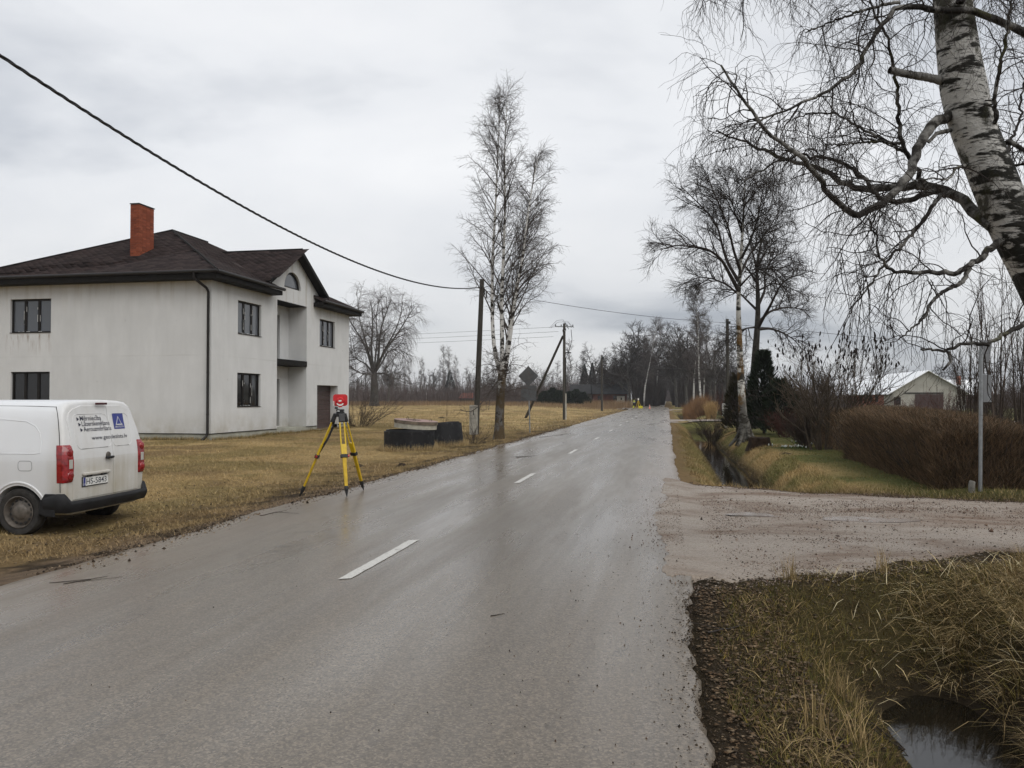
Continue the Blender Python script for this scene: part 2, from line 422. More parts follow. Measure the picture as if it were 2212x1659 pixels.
# fine cracks, only in places
crack = g.n.new('ShaderNodeTexVoronoi'); crack.feature = 'DISTANCE_TO_EDGE'; crack.inputs['Scale'].default_value = 0.42
dv = g.n.new('ShaderNodeVectorMath'); dv.operation = 'ADD'
nz = g.n.new('ShaderNodeTexNoise'); nz.inputs['Scale'].default_value = 3.0; nz.inputs['Detail'].default_value = 5
g.l.new(g.tc.outputs['Object'], nz.inputs['Vector'])
sc_ = g.n.new('ShaderNodeVectorMath'); sc_.operation = 'SCALE'; sc_.inputs['Scale'].default_value = 0.9
g.l.new(nz.outputs['Color'], sc_.inputs[0]); g.l.new(g.tc.outputs['Object'], dv.inputs[0]); g.l.new(sc_.outputs[0], dv.inputs[1])
g.l.new(dv.outputs[0], crack.inputs['Vector'])
cr = g.math('MULTIPLY', g.ramp(crack.outputs['Distance'], (0.0, 1.0), (0.007, 0.0)), g.ramp(g.noise(0.35, detail=2), (0.55, 0.0), (0.62, 1.0)))
c = g.mix(g.math('MULTIPLY', cr, 0.8), c, (0.02, 0.018, 0.016))
wet = g.noise(0.9, g.mapped((1.6, 0.16, 1)), detail=5, rough=0.62)
rg = g.ramp(wet, (0.36, 0.20), (0.62, 0.40))
g.bump(g.math('ADD', grain, g.math('MULTIPLY', stone, -0.6)), 0.10, 0.004)
M_ROAD = g.done(c, rg, 0.55)
road = link('road', mesh_np('road', np.stack([RX, RY, RZ], -1).reshape(-1, 3), [np.stack([ii, ii + 1, ii + nx + 1, ii + nx], -1)], True), M_ROAD)
tag(road, 'damp grey asphalt country road running straight ahead', None, None, 'structure')
g = NT('road_paint')
wear = g.noise(7, detail=6, rough=0.7)
c = g.ramp(g.noise(60, detail=3), (0.3, (0.40, 0.39, 0.36)), (0.7, (0.55, 0.54, 0.50)))
c = g.mix(g.ramp(wear, (0.60, 0.0), (0.68, 1.0)), c, (0.2, 0.19, 0.17))
M_PAINT = g.done(c, 0.5, 0.4)
for k in range(17):
    y0 = 6.5 + 8.0 * k
    n = 24
    t = np.linspace(0, 1, n)
    a = np.stack([ROAD_C - 0.05 + RNG.normal(0, 0.003, n), y0 + 1.93 * t, np.zeros(n)], -1); b = np.stack([ROAD_C + 0.055 + RNG.normal(0, 0.003, n), y0 + 1.93 * t + 0.05, np.zeros(n)], -1)
    v = np.concatenate([a, b]); v[:, 2] = 0.016 + 0.035 + 0.005
    i = np.arange(n - 1)
    link('lane_dash', mesh_np('lane_dash', v, [np.stack([i, n + i, n + i + 1, i + 1], -1)]), M_PAINT, road)

# ------------------------------------------------------------------ gravel side road and driveways
def gravel_mat(name, base, red):
    g = NT(name)
    big = g.noise(0.8, g.mapped((0.6, 1.1, 1)), detail=7, rough=0.68, dist=0.4)
    c = g.ramp(big, (0.38, red), (0.52, base), (0.68, tuple(k * 1.15 for k in base)))
    c = g.mix(1.0, c, g.ramp(g.noise(40, detail=4, rough=0.75), (0.3, 0.66), (0.7, 1.3)), 'MULTIPLY')
    v = g.voronoi(26)
    c = g.mix(g.ramp(v, (0.10, 0.6), (0.28, 0.0)), c, (0.12, 0.082, 0.062))
    g.bump(g.math('ADD', g.noise(30, detail=5, rough=0.7), g.math('MULTIPLY', v, -0.8)), 0.7, 0.02)
    return g.done(c, g.ramp(big, (0.3, 0.75), (0.65, 0.42)), 0.4)
M_GRAVEL = gravel_mat('wet_gravel', (0.252, 0.210, 0.168), (0.150, 0.100, 0.066))
ux = axis((0.12, 9, 0.09), (9, 60, 1.0)); ux = np.concatenate([[-0.6, -.45, -.3, -.15, 0.0], ux]); vt = np.linspace(0, 1, 130)
s_, n_ = south_edge(ux), north_edge(ux)
jit_s = (fbm(ux, ux * 0, 1.1, 4, 91) - 0.5) * 0.95 + (fbm(ux, ux * 0, 0.2, 2, 92) - 0.5) * 0.25; jit_n = (fbm(ux, ux * 0 + 4, 0.8, 4, 95) - 0.5) * 0.6
GYY = (s_ + jit_s)[:, None] + (n_ + jit_n - s_ - jit_s)[:, None] * vt[None, :]
GXX = np.repeat(ux[:, None], len(vt), 1)
rag = -.02 - .22 * np.clip(fbm(vt * 0 + 2, vt * 9, 1.1, 4, 99) * 1.5 - .35, 0, 1) * np.sin(PI * vt) ** .5 + (fbm(vt * 0, vt * 9, .12, 2, 97) - .5) * .10
GXX[:6] = rag[None, :] + (0.12 - rag)[None, :] * np.linspace(0, 1, 6)[:, None]
tracks = 0.02 * (np.exp(-((vt - 0.35) / 0.08) ** 2) + np.exp(-((vt - 0.66) / 0.08) ** 2))[None, :]
GZZ = height(GXX, GYY) + 0.014 - tracks * sstep(1.0, 3.0, GXX) * 0.5
GZZ = np.where(GXX < 0.6, (road_z(GXX) + 0.006) * (1 - sstep(0.12, 0.6, GXX)) + GZZ * sstep(0.12, 0.6, GXX), GZZ)
GZZ[0] -= .004
GZZ[:, 0] -= 0.05; GZZ[:, -1] -= 0.05
nx, ny = len(vt), len(ux)
ii = (np.arange(ny - 1)[:, None] * nx + np.arange(nx - 1)[None, :]).ravel()
side = link('gravel_road', mesh_np('gravel_road', np.stack([GXX, GYY, GZZ], -1).reshape(-1, 3), [np.stack([ii, ii + nx, ii + nx + 1, ii + 1], -1)], True), M_GRAVEL)
tag(side, 'wet pinkish gravel side road joining the asphalt', None, None, 'structure')
for y0, y1, lab in ((57.0, 61.5, 'narrow gravel driveway crossing the roadside ditch by the metal letter boxes'), (114.0, 121.0, 'far gravel turning on the right before the tree avenue')):
    n = 30; t = np.linspace(0, 1, n)
    xs = 0.15 + 24 * t
    a = np.stack([xs, y0 + (fbm(xs, xs * 0, 2, 3, int(y0)) - 0.5) * 0.8 - 1.5 * sstep(2, 0.15, xs), np.zeros(n)], -1); b = np.stack([xs, y1 + (fbm(xs, xs * 0, 2, 3, int(y1)) - 0.5) * 0.8 + 1.5 * sstep(2, 0.15, xs), np.zeros(n)], -1)
    v = np.concatenate([a, b]); v[:, 2] = height(v[:, 0], v[:, 1], False) + 0.06
    i = np.arange(n - 1)
    tag(link('driveway', mesh_np('driveway', v, [np.stack([i, i + 1, n + i + 1, n + i], -1)]), M_GRAVEL), lab, None, None, 'structure')
# water in the ditch and in the wheel tracks
g = NT('ditch_water')
g.bump(g.noise(14, detail=3), 0.05, 0.01)
M_WATER = g.done((0.012, 0.010, 0.007), 0.04, 0.5)
for a, b in ((-6, 7.3), (15.2, 57)):
    tag(link('water', mesh_np('water', np.array([(0.9, a, WATER), (2.9, a, WATER), (2.9, b, WATER), (0.9, b, WATER)]), [np.array([[0, 1, 2, 3]])]), M_WATER), 'still dark water lying in the roadside ditch', None, None, 'structure')
g = NT('puddle_water')
g.bump(g.noise(25, detail=2), 0.04, 0.01)
M_PUD = g.done((0.25, 0.205, 0.17), 0.18, 0.5)  # pale base colour stands in for the sky's reflection on the water
for cx, cy, rx, ry_ in ((2.6, 11.2, 0.6, 0.22), (1.3, 11.5, 0.5, 0.2), (5.6, 12.0, 0.7, 0.2)):
    n = 26; th = np.linspace(0, 2 * PI, n, endpoint=False)
    rr = 1 + 0.35 * (vnoise(np.cos(th) * 2 + cx * 9, np.sin(th) * 2 + cy, 1.0, 3) - 0.5) * 2
    xs, ys = cx + rx * rr * np.cos(th), cy + ry_ * rr * np.sin(th)
    zz = float(np.mean(height(xs * .5 + cx * .5, ys * .5 + cy * .5))) + 0.017
    tag(link('puddle', mesh_np('puddle', np.stack([xs, ys, zz + 0 * xs], -1), [np.arange(n)[None, :]]), M_PUD), 'shallow brown puddle in a wheel track of the gravel', None, None, 'structure')
# ------------------------------------------------------------------ the unfinished house
g = NT('render_plaster')
X_, Y_, Z_ = g.sep()
n1 = g.noise(0.7, detail=6, rough=0.6)
c = g.ramp(n1, (0.25, (0.540, 0.542, 0.535)), (0.75, (0.625, 0.628, 0.622)))
streak = g.noise(1.0, g.mapped((3.2, 3.2, 0.22)), detail=6, rough=0.68, dist=0.3)
under = g.ramp(g.math('MULTIPLY', Z_, 0.1), (0.50, 0.0), (0.60, 0.40), (0.66, 0.75))
c = g.mix(g.math('MULTIPLY', under, g.ramp(streak, (0.50, 0.0), (0.74, 1.0))), c, (0.27, 0.22, 0.14))
rust = g.noise(1.0, g.mapped((4.5, 4.5, 0.5)), detail=5, rough=0.7)
rmask = g.math('MULTIPLY', g.ramp(g.math('MULTIPLY', Z_, 0.1), (0.33, 0.0), (0.415, 1.0), (0.43, 0.0)), g.ramp(g.math('MULTIPLY', X_, -0.1), (0.69, 0.0), (0.72, 1.0), (0.90, 1.0), (0.93, 0.0)))
c = g.mix(g.math('MULTIPLY', rmask, g.ramp(rust, (0.5, 0.0), (0.68, 0.9))), c, (0.19, 0.115, 0.06))
c = g.mix(1.0, c, g.ramp(g.noise(1.0, g.mapped((2.2, 2.2, 0.5)), detail=6, rough=.7), (0.3, 0.93), (0.7, 1.04)), 'MULTIPLY')
c = g.mix(g.math('MULTIPLY', g.ramp(g.math('MULTIPLY', Z_, 0.1), (0.02, 0.9), (0.12, 0.0)), g.ramp(g.noise(1.6, detail=6, rough=.7), (0.35, 0.1), (0.7, 0.9))), c, (0.33, 0.30, 0.235))
zw = g.math('ADD', g.math('MULTIPLY', Z_, 0.1), g.math('MULTIPLY', g.noise(0.8, detail=4), 0.004))
c = g.mix(g.math('MULTIPLY', g.ramp(zw, (0.330, 0.0), (0.3325, 0.35), (0.335, 0.0)), g.ramp(g.noise(0.5, detail=3), (0.4, 0.2), (0.6, 1.0))), c, (0.33, 0.32, 0.29))
pit = g.voronoi(1.1, g.mapped((1, 1, 1)))
c = g.mix(g.ramp(pit, (0.022, 0.8), (0.034, 0.0)), c, (0.10, 0.09, 0.08))
g.bump(g.noise(60, detail=5, rough=0.7), 0.25, 0.01)
M_WALL = g.done(c, 0.9, 0.2)
M_PLINTH = flat('plinth_concrete', (0.34, 0.335, 0.28), 0.9, 0.22, 2.5, 0.2, bump=0.3)
M_FASCIA = flat('dark_boards', (0.013, 0.012, 0.011), 0.75, 0.3, 8, 0.12)
M_GUTTER = flat('dark_brown_metal', (0.017, 0.015, 0.014), 0.5, 0.2, 5, 0.25)
M_FRAME = flat('window_frame_brown', (0.012, 0.010, 0.009), 0.6, 0.3, 9, 0.2)
M_TAPE = flat('white_sealing_foam', (0.55, 0.55, 0.53), 0.8, 0.2, 20)
M_PANE_U = NT('grey_blue_glass').done((0.10, 0.108, 0.122), 0.07, 0.5)  # grey-blue base painted in place of what shows in the upper panes
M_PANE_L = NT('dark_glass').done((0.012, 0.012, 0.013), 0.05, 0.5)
M_DOOR = flat('brown_door', (0.052, 0.030, 0.026), 0.5, 0.2, 6, 0.4)
g = NT('felt_shingle')
c = g.attr('Col')
g.bump(g.noise(90, detail=3), 0.4, 0.006)
M_SHINGLE = g.done(c, 0.92, 0.1)
g = NT('felt_shingle_tab')
c = g.ramp(g.random(), (0.0, (0.017, 0.013, 0.0125)), (1.0, (0.047, 0.034, 0.032)))
g.bump(g.noise(90, detail=3), 0.4, 0.006)
M_TAB = g.done(c, 0.92, 0.1)
g = NT('chimney_brick')
c = g.ramp(g.random(), (0.0, (0.17, 0.046, 0.024)), (0.5, (0.225, 0.060, 0.030)), (1.0, (0.29, 0.085, 0.042)))
c = g.mix(1.0, c, g.ramp(g.noise(30, detail=4), (0.3, 0.8), (0.7, 1.15)), 'MULTIPLY')
M_BRICK = g.done(c, 0.85, 0.2)
M_MORTAR = flat('mortar', (0.10, 0.075, 0.065), 0.95, 0.2, 20)

HX, HY, HL, HW = -17.23, 27.91, 13.5, 10.6
house = thing('house', 'unfinished two-storey house with pale plaster walls, brick chimney and dark hipped roof', 'house', (HX, HY, 0))
def pf(u, v, w): return (-w, u, v)          # facade towards the road
def pn(u, v, w): return (-u, w, v)          # gable-less side wall towards the camera
def pb(u, v, w): return (-HW + w, u, v)
def pr(u, v, w): return (-u, HL - w, v)
def ubox(mb, pl, u0, u1, v0, v1, w0, w1):
    vs = [pl(u, v, w) for u in (u0, u1) for v in (v0, v1) for w in (w0, w1)]
    return mb.add(vs, [(0, 1, 3, 2), (4, 6, 7, 5), (0, 4, 5, 1), (2, 3, 7, 6), (0, 2, 6, 4), (1, 5, 7, 3)])
def rect(u0, u1, v0, v1): return [(u0, v0), (u1, v0), (u1, v1), (u0, v1)]
WZ = 6.40
arch = [(6.76 + 0.84 * math.cos(a), 6.75 + 0.78 * math.sin(a)) for a in np.linspace(0, PI, 17)]
fac = [(0, .27), (5.26, .27), (5.26, 6.08), (8.25, 6.08), (8.25, .27), (9.46, .27), (9.46, 2.3), (12.02, 2.3), (12.02, .27), (HL, .27), (HL, WZ), (9.55, WZ), (9.55, 6.82), (6.87, 8.46), (4.2, 6.82), (4.2, WZ), (0, WZ)]
fwin = [(1.92, 3.83, 4.27, 5.65), (1.90, 3.80, 1.27, 2.68), (9.73, 11.6, 4.27, 5.65)]
nwin = [(7.1, 9.0, 4.27, 5.65), (7.13, 8.95, 1.27, 2.70)]
RV = 0.17
wf = link('wall', wall_mesh(fac, [rect(*w) for w in fwin] + [arch], pf, RV), M_WALL, house)
wn_ = link('wall', wall_mesh([(0, .27), (HW, .27), (HW, WZ), (0, WZ)], [rect(*w) for w in nwin], pn, RV), M_WALL, house)
link('wall', wall_mesh(rect(0, HL, .27, WZ), [], pb, RV), M_WALL, house)
link('wall', wall_mesh(rect(0, HW, .27, WZ), [], pr, RV), M_WALL, house)
# niche with balcony
ND = 0.95
for u in (5.26, 8.25):
    MB().add([pf(u, .27, 0), pf(u, 6.08, 0), pf(u, 6.08, ND), pf(u, .27, ND)], [(0, 1, 2, 3)]).build('niche_side', M_WALL, house)
link('niche_back', wall_mesh(rect(5.26, 8.25, .27, 6.08), [rect(5.5, 7.36, .32, 2.55), rect(5.5, 7.36, 3.45, 5.6)], lambda u, v, w: (-ND - w, u, v), 0.2), M_WALL, house)
ubox(MB(), pf, 5.263, 8.247, 6.06, 6.075, 0.006, ND - .004).build('niche_ceiling', M_FASCIA, house)
ubox(MB(), pf, 5.27, 8.24, .0, .27, 0.01, ND + 0.2).build('niche_floor', M_PLINTH, house)
ubox(MB(), pf, 5.262, 8.248, 3.16, 3.42, -0.035, ND - 0.002).build('balcony_slab', M_FASCIA, house, 0.008)
for v0, v1 in ((.32, 2.55), (3.45, 5.6)):
    d = MB(); ubox(d, pf, 5.5, 7.36, v0, v1, ND + 0.16, ND + 0.2)
    d = d.build('niche_door', M_PANE_L, house)
    f = MB()
    for u0, u1 in ((5.5, 5.58), (6.38, 6.48), (7.28, 7.36)): ubox(f, pf, u0, u1, v0, v1, ND + 0.12, ND + 0.165)
    f.build('door_frame', M_FRAME, d)
# recessed side door
mb = MB()
for u in (9.46, 12.02): mb.add([pf(u, .03, 0), pf(u, 2.3, 0), pf(u, 2.3, .45), pf(u, .03, .45)], [(0, 1, 2, 3)])
mb.add([pf(9.46, 2.3, 0), pf(12.02, 2.3, 0), pf(12.02, 2.3, .45), pf(9.46, 2.3, .45)], [(0, 1, 2, 3)])
mb.build('door_reveal', M_WALL, house)
dd = MB()
for k in range(9): ubox(dd, pf, 9.47, 12.01, .05 + k * .25, .05 + k * .25 + .243, .42, .46)
dd = dd.build('door', M_DOOR, house)
ubox(MB(), pf, 9.46, 12.02, -.02, .045, -0.04, .46).build('door_sill', flat('pale_sill', (0.6, 0.6, 0.58), 0.6), dd)
# plinth, a little behind the wall face
for a, b in ((0.03, 5.26), (8.25, 9.46), (12.02, HL - .03)): ubox(MB(), pf, a, b, -.4, .27, 0.03, 0.3).build('plinth', M_PLINTH, house)
for q, l in ((pn, HW), (pb, HL), (pr, HW)): ubox(MB(), q, 0.31, l - .31, -.4, .27, 0.03, 0.3).build('plinth', M_PLINTH, house)
for a, b in ((0.0, 5.25), (8.26, 9.45), (12.03, HL)): ubox(MB(), pf, a, b, .25, .272, -0.012, 0.04).build('drip_edge', M_FASCIA, house)
ubox(MB(), pn, 0.0, HW, .249, .271, -0.0125, .04).build('drip_edge', M_FASCIA, house)

def window(pl, u0, u1, v0, v1, pane_mat, cols=3, tape=True):
    d = RV
    f = MB(); t = 0.07
    ubox(f, pl, u0, u1, v0, v0 + t, d - 0.08, d); ubox(f, pl, u0, u1, v1 - t, v1, d - 0.08, d)
    ubox(f, pl, u0, u0 + t, v0 + t, v1 - t, d - 0.08, d); ubox(f, pl, u1 - t, u1, v0 + t, v1 - t, d - 0.08, d)
    w = (u1 - u0) / cols
    for k in range(1, cols): ubox(f, pl, u0 + k * w - 0.055, u0 + k * w + 0.055, v0 + t, v1 - t, d - 0.075, d)
    o = f.build('window', M_FRAME, house, 0.006)
    for k in range(cols):
        p = MB(); ubox(p, pl, u0 + k * w + 0.05, u0 + (k + 1) * w - 0.05, v0 + t * .9, v1 - t * .9, d - 0.035, d - 0.02); p.build('pane', pane_mat, o)
    s = MB(); ubox(s, pl, u0, u1, v0, v0 + 0.02, -0.03, d - 0.08); s.build('sill', M_GUTTER, o)
    if tape:
        s = MB()
        for q in range(9):
            uu = u0 + w * random.choice((1, 2)) + random.choice((-.06, .06)); vv = random.uniform(v0 + .1, v1 - .3)
            ubox(s, pl, uu - .008, uu + .008, vv, vv + random.uniform(.06, .25), d - .084, d - .074)
        for q in range(5):
            uu = random.uniform(u0 + .1, u1 - .4); ubox(s, pl, uu, uu + random.uniform(.1, .3), v0 + .055, v0 + .072, d - .086, d - .076)
        s.build('sealing_foam', M_TAPE, o)['kind'] = 'stuff'
    return o
window(pf, *fwin[0], M_PANE_U); window(pf, *fwin[1], M_PANE_L); window(pf, *fwin[2], M_PANE_U)
window(pn, *nwin[0], M_PANE_U); window(pn, *nwin[1], M_PANE_L, tape=False)
f = MB()
for i in range(16):
    a, b = arch[i], arch[i + 1]
    def sh(p, k): return (6.76 + (p[0] - 6.76) * k, 6.75 + (p[1] - 6.75) * k)
    q = [sh(a, 1.0), sh(b, 1.0), sh(b, .88), sh(a, .88)]
    f.add([pf(u, v, w) for w in (RV - .08, RV) for u, v in q], [(0, 1, 2, 3), (7, 6, 5, 4), (0, 4, 5, 1), (1, 5, 6, 2), (2, 6, 7, 3), (3, 7, 4, 0)])
ubox(f, pf, 5.92, 7.60, 6.75, 6.83, RV - .08, RV)
aw = f.build('arched_window', M_FRAME, house)
p = MB(); p.poly([pf(u, v, RV - .03) for u, v in arch]); p.build('pane', M_PANE_U, aw)

# roof
ZE, SL = 6.48, 0.5
def zf(x): return ZE + SL * (.55 - x)
zr = ZE + SL * 5.85
rb = MB()
def slab(pts, t=0.10): rb.prism(pts, (0, 0, -t))
slab([(.55, -.55, ZE), (-5.3, 5.3, zr), (-11.15, -.55, ZE)])
slab([(.55, -.55, ZE), (.55, 4.75, ZE), (-.35, 4.75, zf(-.35)), (-.35, 9.0, zf(-.35)), (.55, 9.0, ZE), (.55, 14.05, ZE), (-5.3, 8.2, zr), (-5.3, 5.3, zr)])
slab([(.55, 14.05, ZE), (-11.15, 14.05, ZE), (-5.3, 8.2, zr)])
slab([(-11.15, -.55, ZE), (-5.3, 5.3, zr), (-5.3, 8.2, zr), (-11.15, 14.05, ZE)])
GR, GS = 8.60, 0.6
for sgn in (-1, 1):
    slab([(.42, 6.87, GR), (.42, 6.87 + sgn * 2.95, GR - GS * 2.95), (-5.2, 6.87 + sgn * 2.95, GR - GS * 2.95), (-5.2, 6.87, GR)])
gc = np.tile(np.array([[0.045, 0.034, 0.032]]), (len(rb.v), 1))
rme = rb.mesh('roof'); a_ = rme.color_attributes.new('Col', 'FLOAT_COLOR', 'POINT')
cc = np.ones((len(rme.vertices), 4), np.float32); cc[:, :3] = (0.045, 0.034, 0.032); a_.data.foreach_set('color', cc.ravel())
roof = link('roof', rme, M_SHINGLE, house)
# eaves: soffit, fascia, gutters
ev = MB()
ev.box((-5.3, -.275, 6.28), (11.66, .54, .20)); ev.box((-5.3, HL + .275, 6.28), (11.66, .54, .2)); ev.box((-HW - .275, HL / 2, 6.28), (.54, HL, .2))
ev.box((.265, 2.37, 6.281), (.525, 4.74, .198)); ev.box((.265, 11.25, 6.281), (.525, 4.5, .198))
ev.build('eaves', M_FASCIA, house, 0.01)
for p, q in (((-11.2, -.60, 6.44), (.62, -.60, 6.44)), ((.60, -.62, 6.44), (.60, 4.78, 6.44)), ((.60, 8.97, 6.44), (.60, 14.08, 6.44))):
    MB().tube([p, q], .07, 10).build('gutter', M_GUTTER, house)
dp = MB(); dp.tube([(-.38, -.60, 6.42), (-.38, -.60, 6.22), (-.32, -.52, 6.12), (-.12, -.16, 5.86), (-.09, -.085, 5.72), (-.09, -.085, .30), (-.12, -.12, .16), (-.22, -.26, .02)], .052, 10)
for z in (1.0, 2.6, 4.2, 5.5): dp.lathe([(.06, 0), (.06, .03)], (-.09, -.085, z), 10)
dp.build('downpipe', M_GUTTER, house)
for sgn in (-1, 1):
    vb = MB()
    p, q = (.43, 6.87, GR - .06), (.43, 6.87 + sgn * 2.97, GR - .06 - GS * 2.97)
    vb.bar(p, q, .035, .19, up=(1, 0, 0)) if False else vb.prism([(.40, p[1], p[2] + .05), (.40, q[1], q[2] + .05), (.40, q[1], q[2] - .15), (.40, p[1], p[2] - .15)], (.035, 0, 0))
    vb.prism([(0.02, 6.87, GR - .13), (0.02, 6.87 + sgn * 2.9, GR - .13 - GS * 2.9), (.40, 6.87 + sgn * 2.9, GR - .13 - GS * 2.9), (.40, 6.87, GR - .13)], (0, 0, -.04))
    vb.build('verge_board', M_FASCIA, house)
for p, q in (((.55, -.55, ZE + .03), (-5.3, 5.3, zr + .03)), ((-11.15, -.55, ZE + .03), (-5.3, 5.3, zr + .03)), ((-5.3, 5.3, zr + .03), (-5.3, 8.2, zr + .03)), ((.44, 6.87, GR + .025), (-3.7, 6.87, GR + .025))):
    MB().tube([p, q], .045, 6).build('hip_cap', M_FASCIA, roof)

# shingle tabs: courses of hexagonal felt tabs on the slopes in view
TW, TE = 0.33, 0.145
def tab_local(lift=0.0):
    # u across, v up the slope, w out
    pts = [(-.16, .30), (-.16, .06), (-.085, 0), (.085, 0), (.16, .06), (.16, .30)]
    top = [(u, v, .016 - .045 * max(0, v - .02) + lift * (.3 - v)) for u, v in pts]; low = [(u, v, .004 - .045 * max(0, v - .02) * .3) for u, v in pts]
    return np.array(top + low), [(0, 1, 2, 3, 4, 5)], [(1, 7, 8, 2), (2, 8, 9, 3), (3, 9, 10, 4)]
def plane(o, u, v): 
    o, u, v = Vector(o), Vector(u).normalized(), Vector(v).normalized(); return o, u, v, u.cross(v)
planes = [
    (plane((.55, -.55, ZE), (-1, 0, 0), (0, 1, SL)), lambda u, v: (v * .894 < u < 11.7 - v * .894)),
    (plane((.55, -.55, ZE), (0, 1, 0), (-1, 0, SL)), lambda u, v: (u > v * .894) and (u < 5.2 or u > 9.6 or v * .894 > 2.6) and u < 14.4 - v * .894),
    (plane((.42, 6.87 - 2.95, GR - GS * 2.95), (-1, 0, 0), (0, 1, GS)), lambda u, v: v < 3.42 and zf(.42 - u) < GR - GS * 2.95 + v * .5145 + .02),
]
tabs = []
for (o, u, v, w), inside in planes:
    if w.z < 0: w = -w
    ln = 6.6 if inside is not planes[2][1] else 3.45
    for r in range(int(ln / TE)):
        for k in range(-1, 46):
            uu, vv = (k + .5 * (r % 2)) * TW + .15, r * TE + .01
            if not inside(uu, vv + .12): continue
            tabs.append((o + u * uu + v * vv, u, v, w))
chim_c = Vector((-4.47, 2.0, 0))
def dmg(p):
    q = p - Vector((-6.6, .55, 0)); return abs(q.x) < 2.6 and abs(p.y - (.15 + .18 * (p.x + 8))) < .35 and random.random() < .5
tabs.sort(key=lambda t: (Vector((HX, HY, 0)) + t[0] - Vector(EYEP)).length)
tv, tf1, tf2 = tab_local()
def raw(name, V, F):
    me = bpy.data.meshes.new(name); me.from_pydata([tuple(map(float, p)) for p in V], [], F); me.update(); return me
tab_me = raw('shingle', tv, tf1 + tf2); tab_me.materials.append(M_TAB)
tl = tab_local(.22)[0]; tabl_me = raw('shingle_lifted', tl, tf1 + tf2); tabl_me.materials.append(M_TAB)
bulk = []
for i, (p, u, v, w) in enumerate(tabs):
    lifted = dmg(p)
    if i < 300:
        o = link('shingle', tabl_me if lifted else tab_me, None, roof)
        a = random.uniform(-.02, .02)
        o.matrix_local = Matrix(((u.x, v.x, w.x, p.x), (u.y, v.y, w.y, p.y), (u.z, v.z, w.z, p.z + .004), (0, 0, 0, 1))) @ Matrix.Rotation(a, 4, 'Z')
    else: bulk.append((np.array(p), np.array(u), np.array(v), np.array(w), lifted))
P_ = np.array([b[0] for b in bulk]); U_ = np.array([b[1] for b in bulk]); V_ = np.array([b[2] for b in bulk]); W_ = np.array([b[3] for b in bulk])
lf = np.array([b[4] for b in bulk])
loc = np.where(lf[:, None, None], tl[None], tv[None])
vv = P_[:, None] + loc[..., :1] * U_[:, None] + loc[..., 1:2] * V_[:, None] + (loc[..., 2:] + .004) * W_[:, None]
nb = len(bulk); base = (np.arange(nb) * 12)[:, None]
colr = np.repeat((np.array([[0.017, 0.013, 0.0125]]) + np.array([[0.030, 0.021, 0.0195]]) * RNG.uniform(0, 1, (nb, 1)))[:, None], 12, 1).reshape(-1, 3)
o = link('shingles', mesh_np('shingles', vv.reshape(-1, 3), [base + np.array(tf1[0])[None]] + [base + np.array(f_)[None] for f_ in tf2], False, colr), M_SHINGLE, roof)
o['kind'] = 'stuff'
# chimney of single bricks
ch = MB(); ch.box((-4.47, 2.0, 8.35), (.36, .96, 2.70)); chim = ch.build('chimney', M_MORTAR, house)
chim['label'] = 'red brick chimney with a dark metal rim'
b_full = MB().box((0, 0, 0), (.115, .236, .064)).mesh('brick'); b_full.materials.append(M_BRICK)
b_head = MB().box((0, 0, 0), (.115, .112, .064)).mesh('brick_half'); b_head.materials.append(M_BRICK)
def brick(me, p, rz):
    o = link('brick', me, None, chim); o.location = p; o.rotation_euler = (0, 0, rz)
back = MB()
for r in range(31):
    z = 7.42 + r * .074; j = lambda: random.uniform(-.003, .003)
    if r % 2 == 0:                       # stretchers on the road side, a stretcher and a half on the narrow side
        for k in range(4): brick(b_full, (-4.33 + j(), 1.625 + .25 * k, z), 0)
        brick(b_full, (-4.51, 1.5575 + j(), z), PI / 2); brick(b_head, (-4.612 - .002, 1.5575 + .0, z), PI / 2)
    else:
        brick(b_head, (-4.33 + j(), 1.685, z), 0)
        for k in range(3): brick(b_full, (-4.33 + j(), 1.870 + .25 * k - .002, z), 0)
        brick(b_full, (-4.39, 1.5575 + j(), z), PI / 2); brick(b_full, (-4.552, 1.5595 + j(), z), PI / 2)
    for k in range(4): back.box((-4.612, 1.685 + .245 * k - .06, z), (.115, .236, .064))
    back.box((-4.45, 2.5 - .0575, z), (.236, .115, .064))
back.build('bricks', M_BRICK, chim)['kind'] = 'stuff'
cp = MB(); cp.box((-4.47, 2.0, 9.715), (.44, 1.04, .04)); cp.build('chimney_cap', M_GUTTER, chim)
fl = MB(); fl.prism([(-4.24, 1.46, 7.36 - .06), (-4.24, 2.54, 7.36 + .50), (-4.24, 2.54, 7.36 + .66), (-4.24, 1.46, 7.36 + .13)], (-.04, 0, 0)); fl.box((-4.47, 1.478, 7.42), (.46, .035, .2))
fl.build('flashing', M_GUTTER, chim)
# ------------------------------------------------------------------ lettering
def text_mesh(body, width=None, height=None):
    cu = bpy.data.curves.new('lettering', 'FONT'); cu.body = body; cu.resolution_u = 3; cu.offset = 0.003
    o = bpy.data.objects.new('lettering', cu); COL.objects.link(o)
    bpy.context.view_layer.update()
    me = bpy.data.meshes.new_from_object(o.evaluated_get(bpy.context.evaluated_depsgraph_get()))
    bpy.data.objects.remove(o); bpy.data.curves.remove(cu)
    co = np.empty(len(me.vertices) * 3, np.float32); me.vertices.foreach_get('co', co); co = co.reshape(-1, 3)
    co[:, 0] -= co[:, 0].min()
    sx = width / co[:, 0].max() if width else 1
    sy = (height / (co[:, 1].max() - min(0, co[:, 1].min()))) if height else sx
    if width is None: sx = sy
    co[:, 0] *= sx; co[:, 1] *= sy; me.vertices.foreach_set('co', co.ravel()); me.update()
    return me

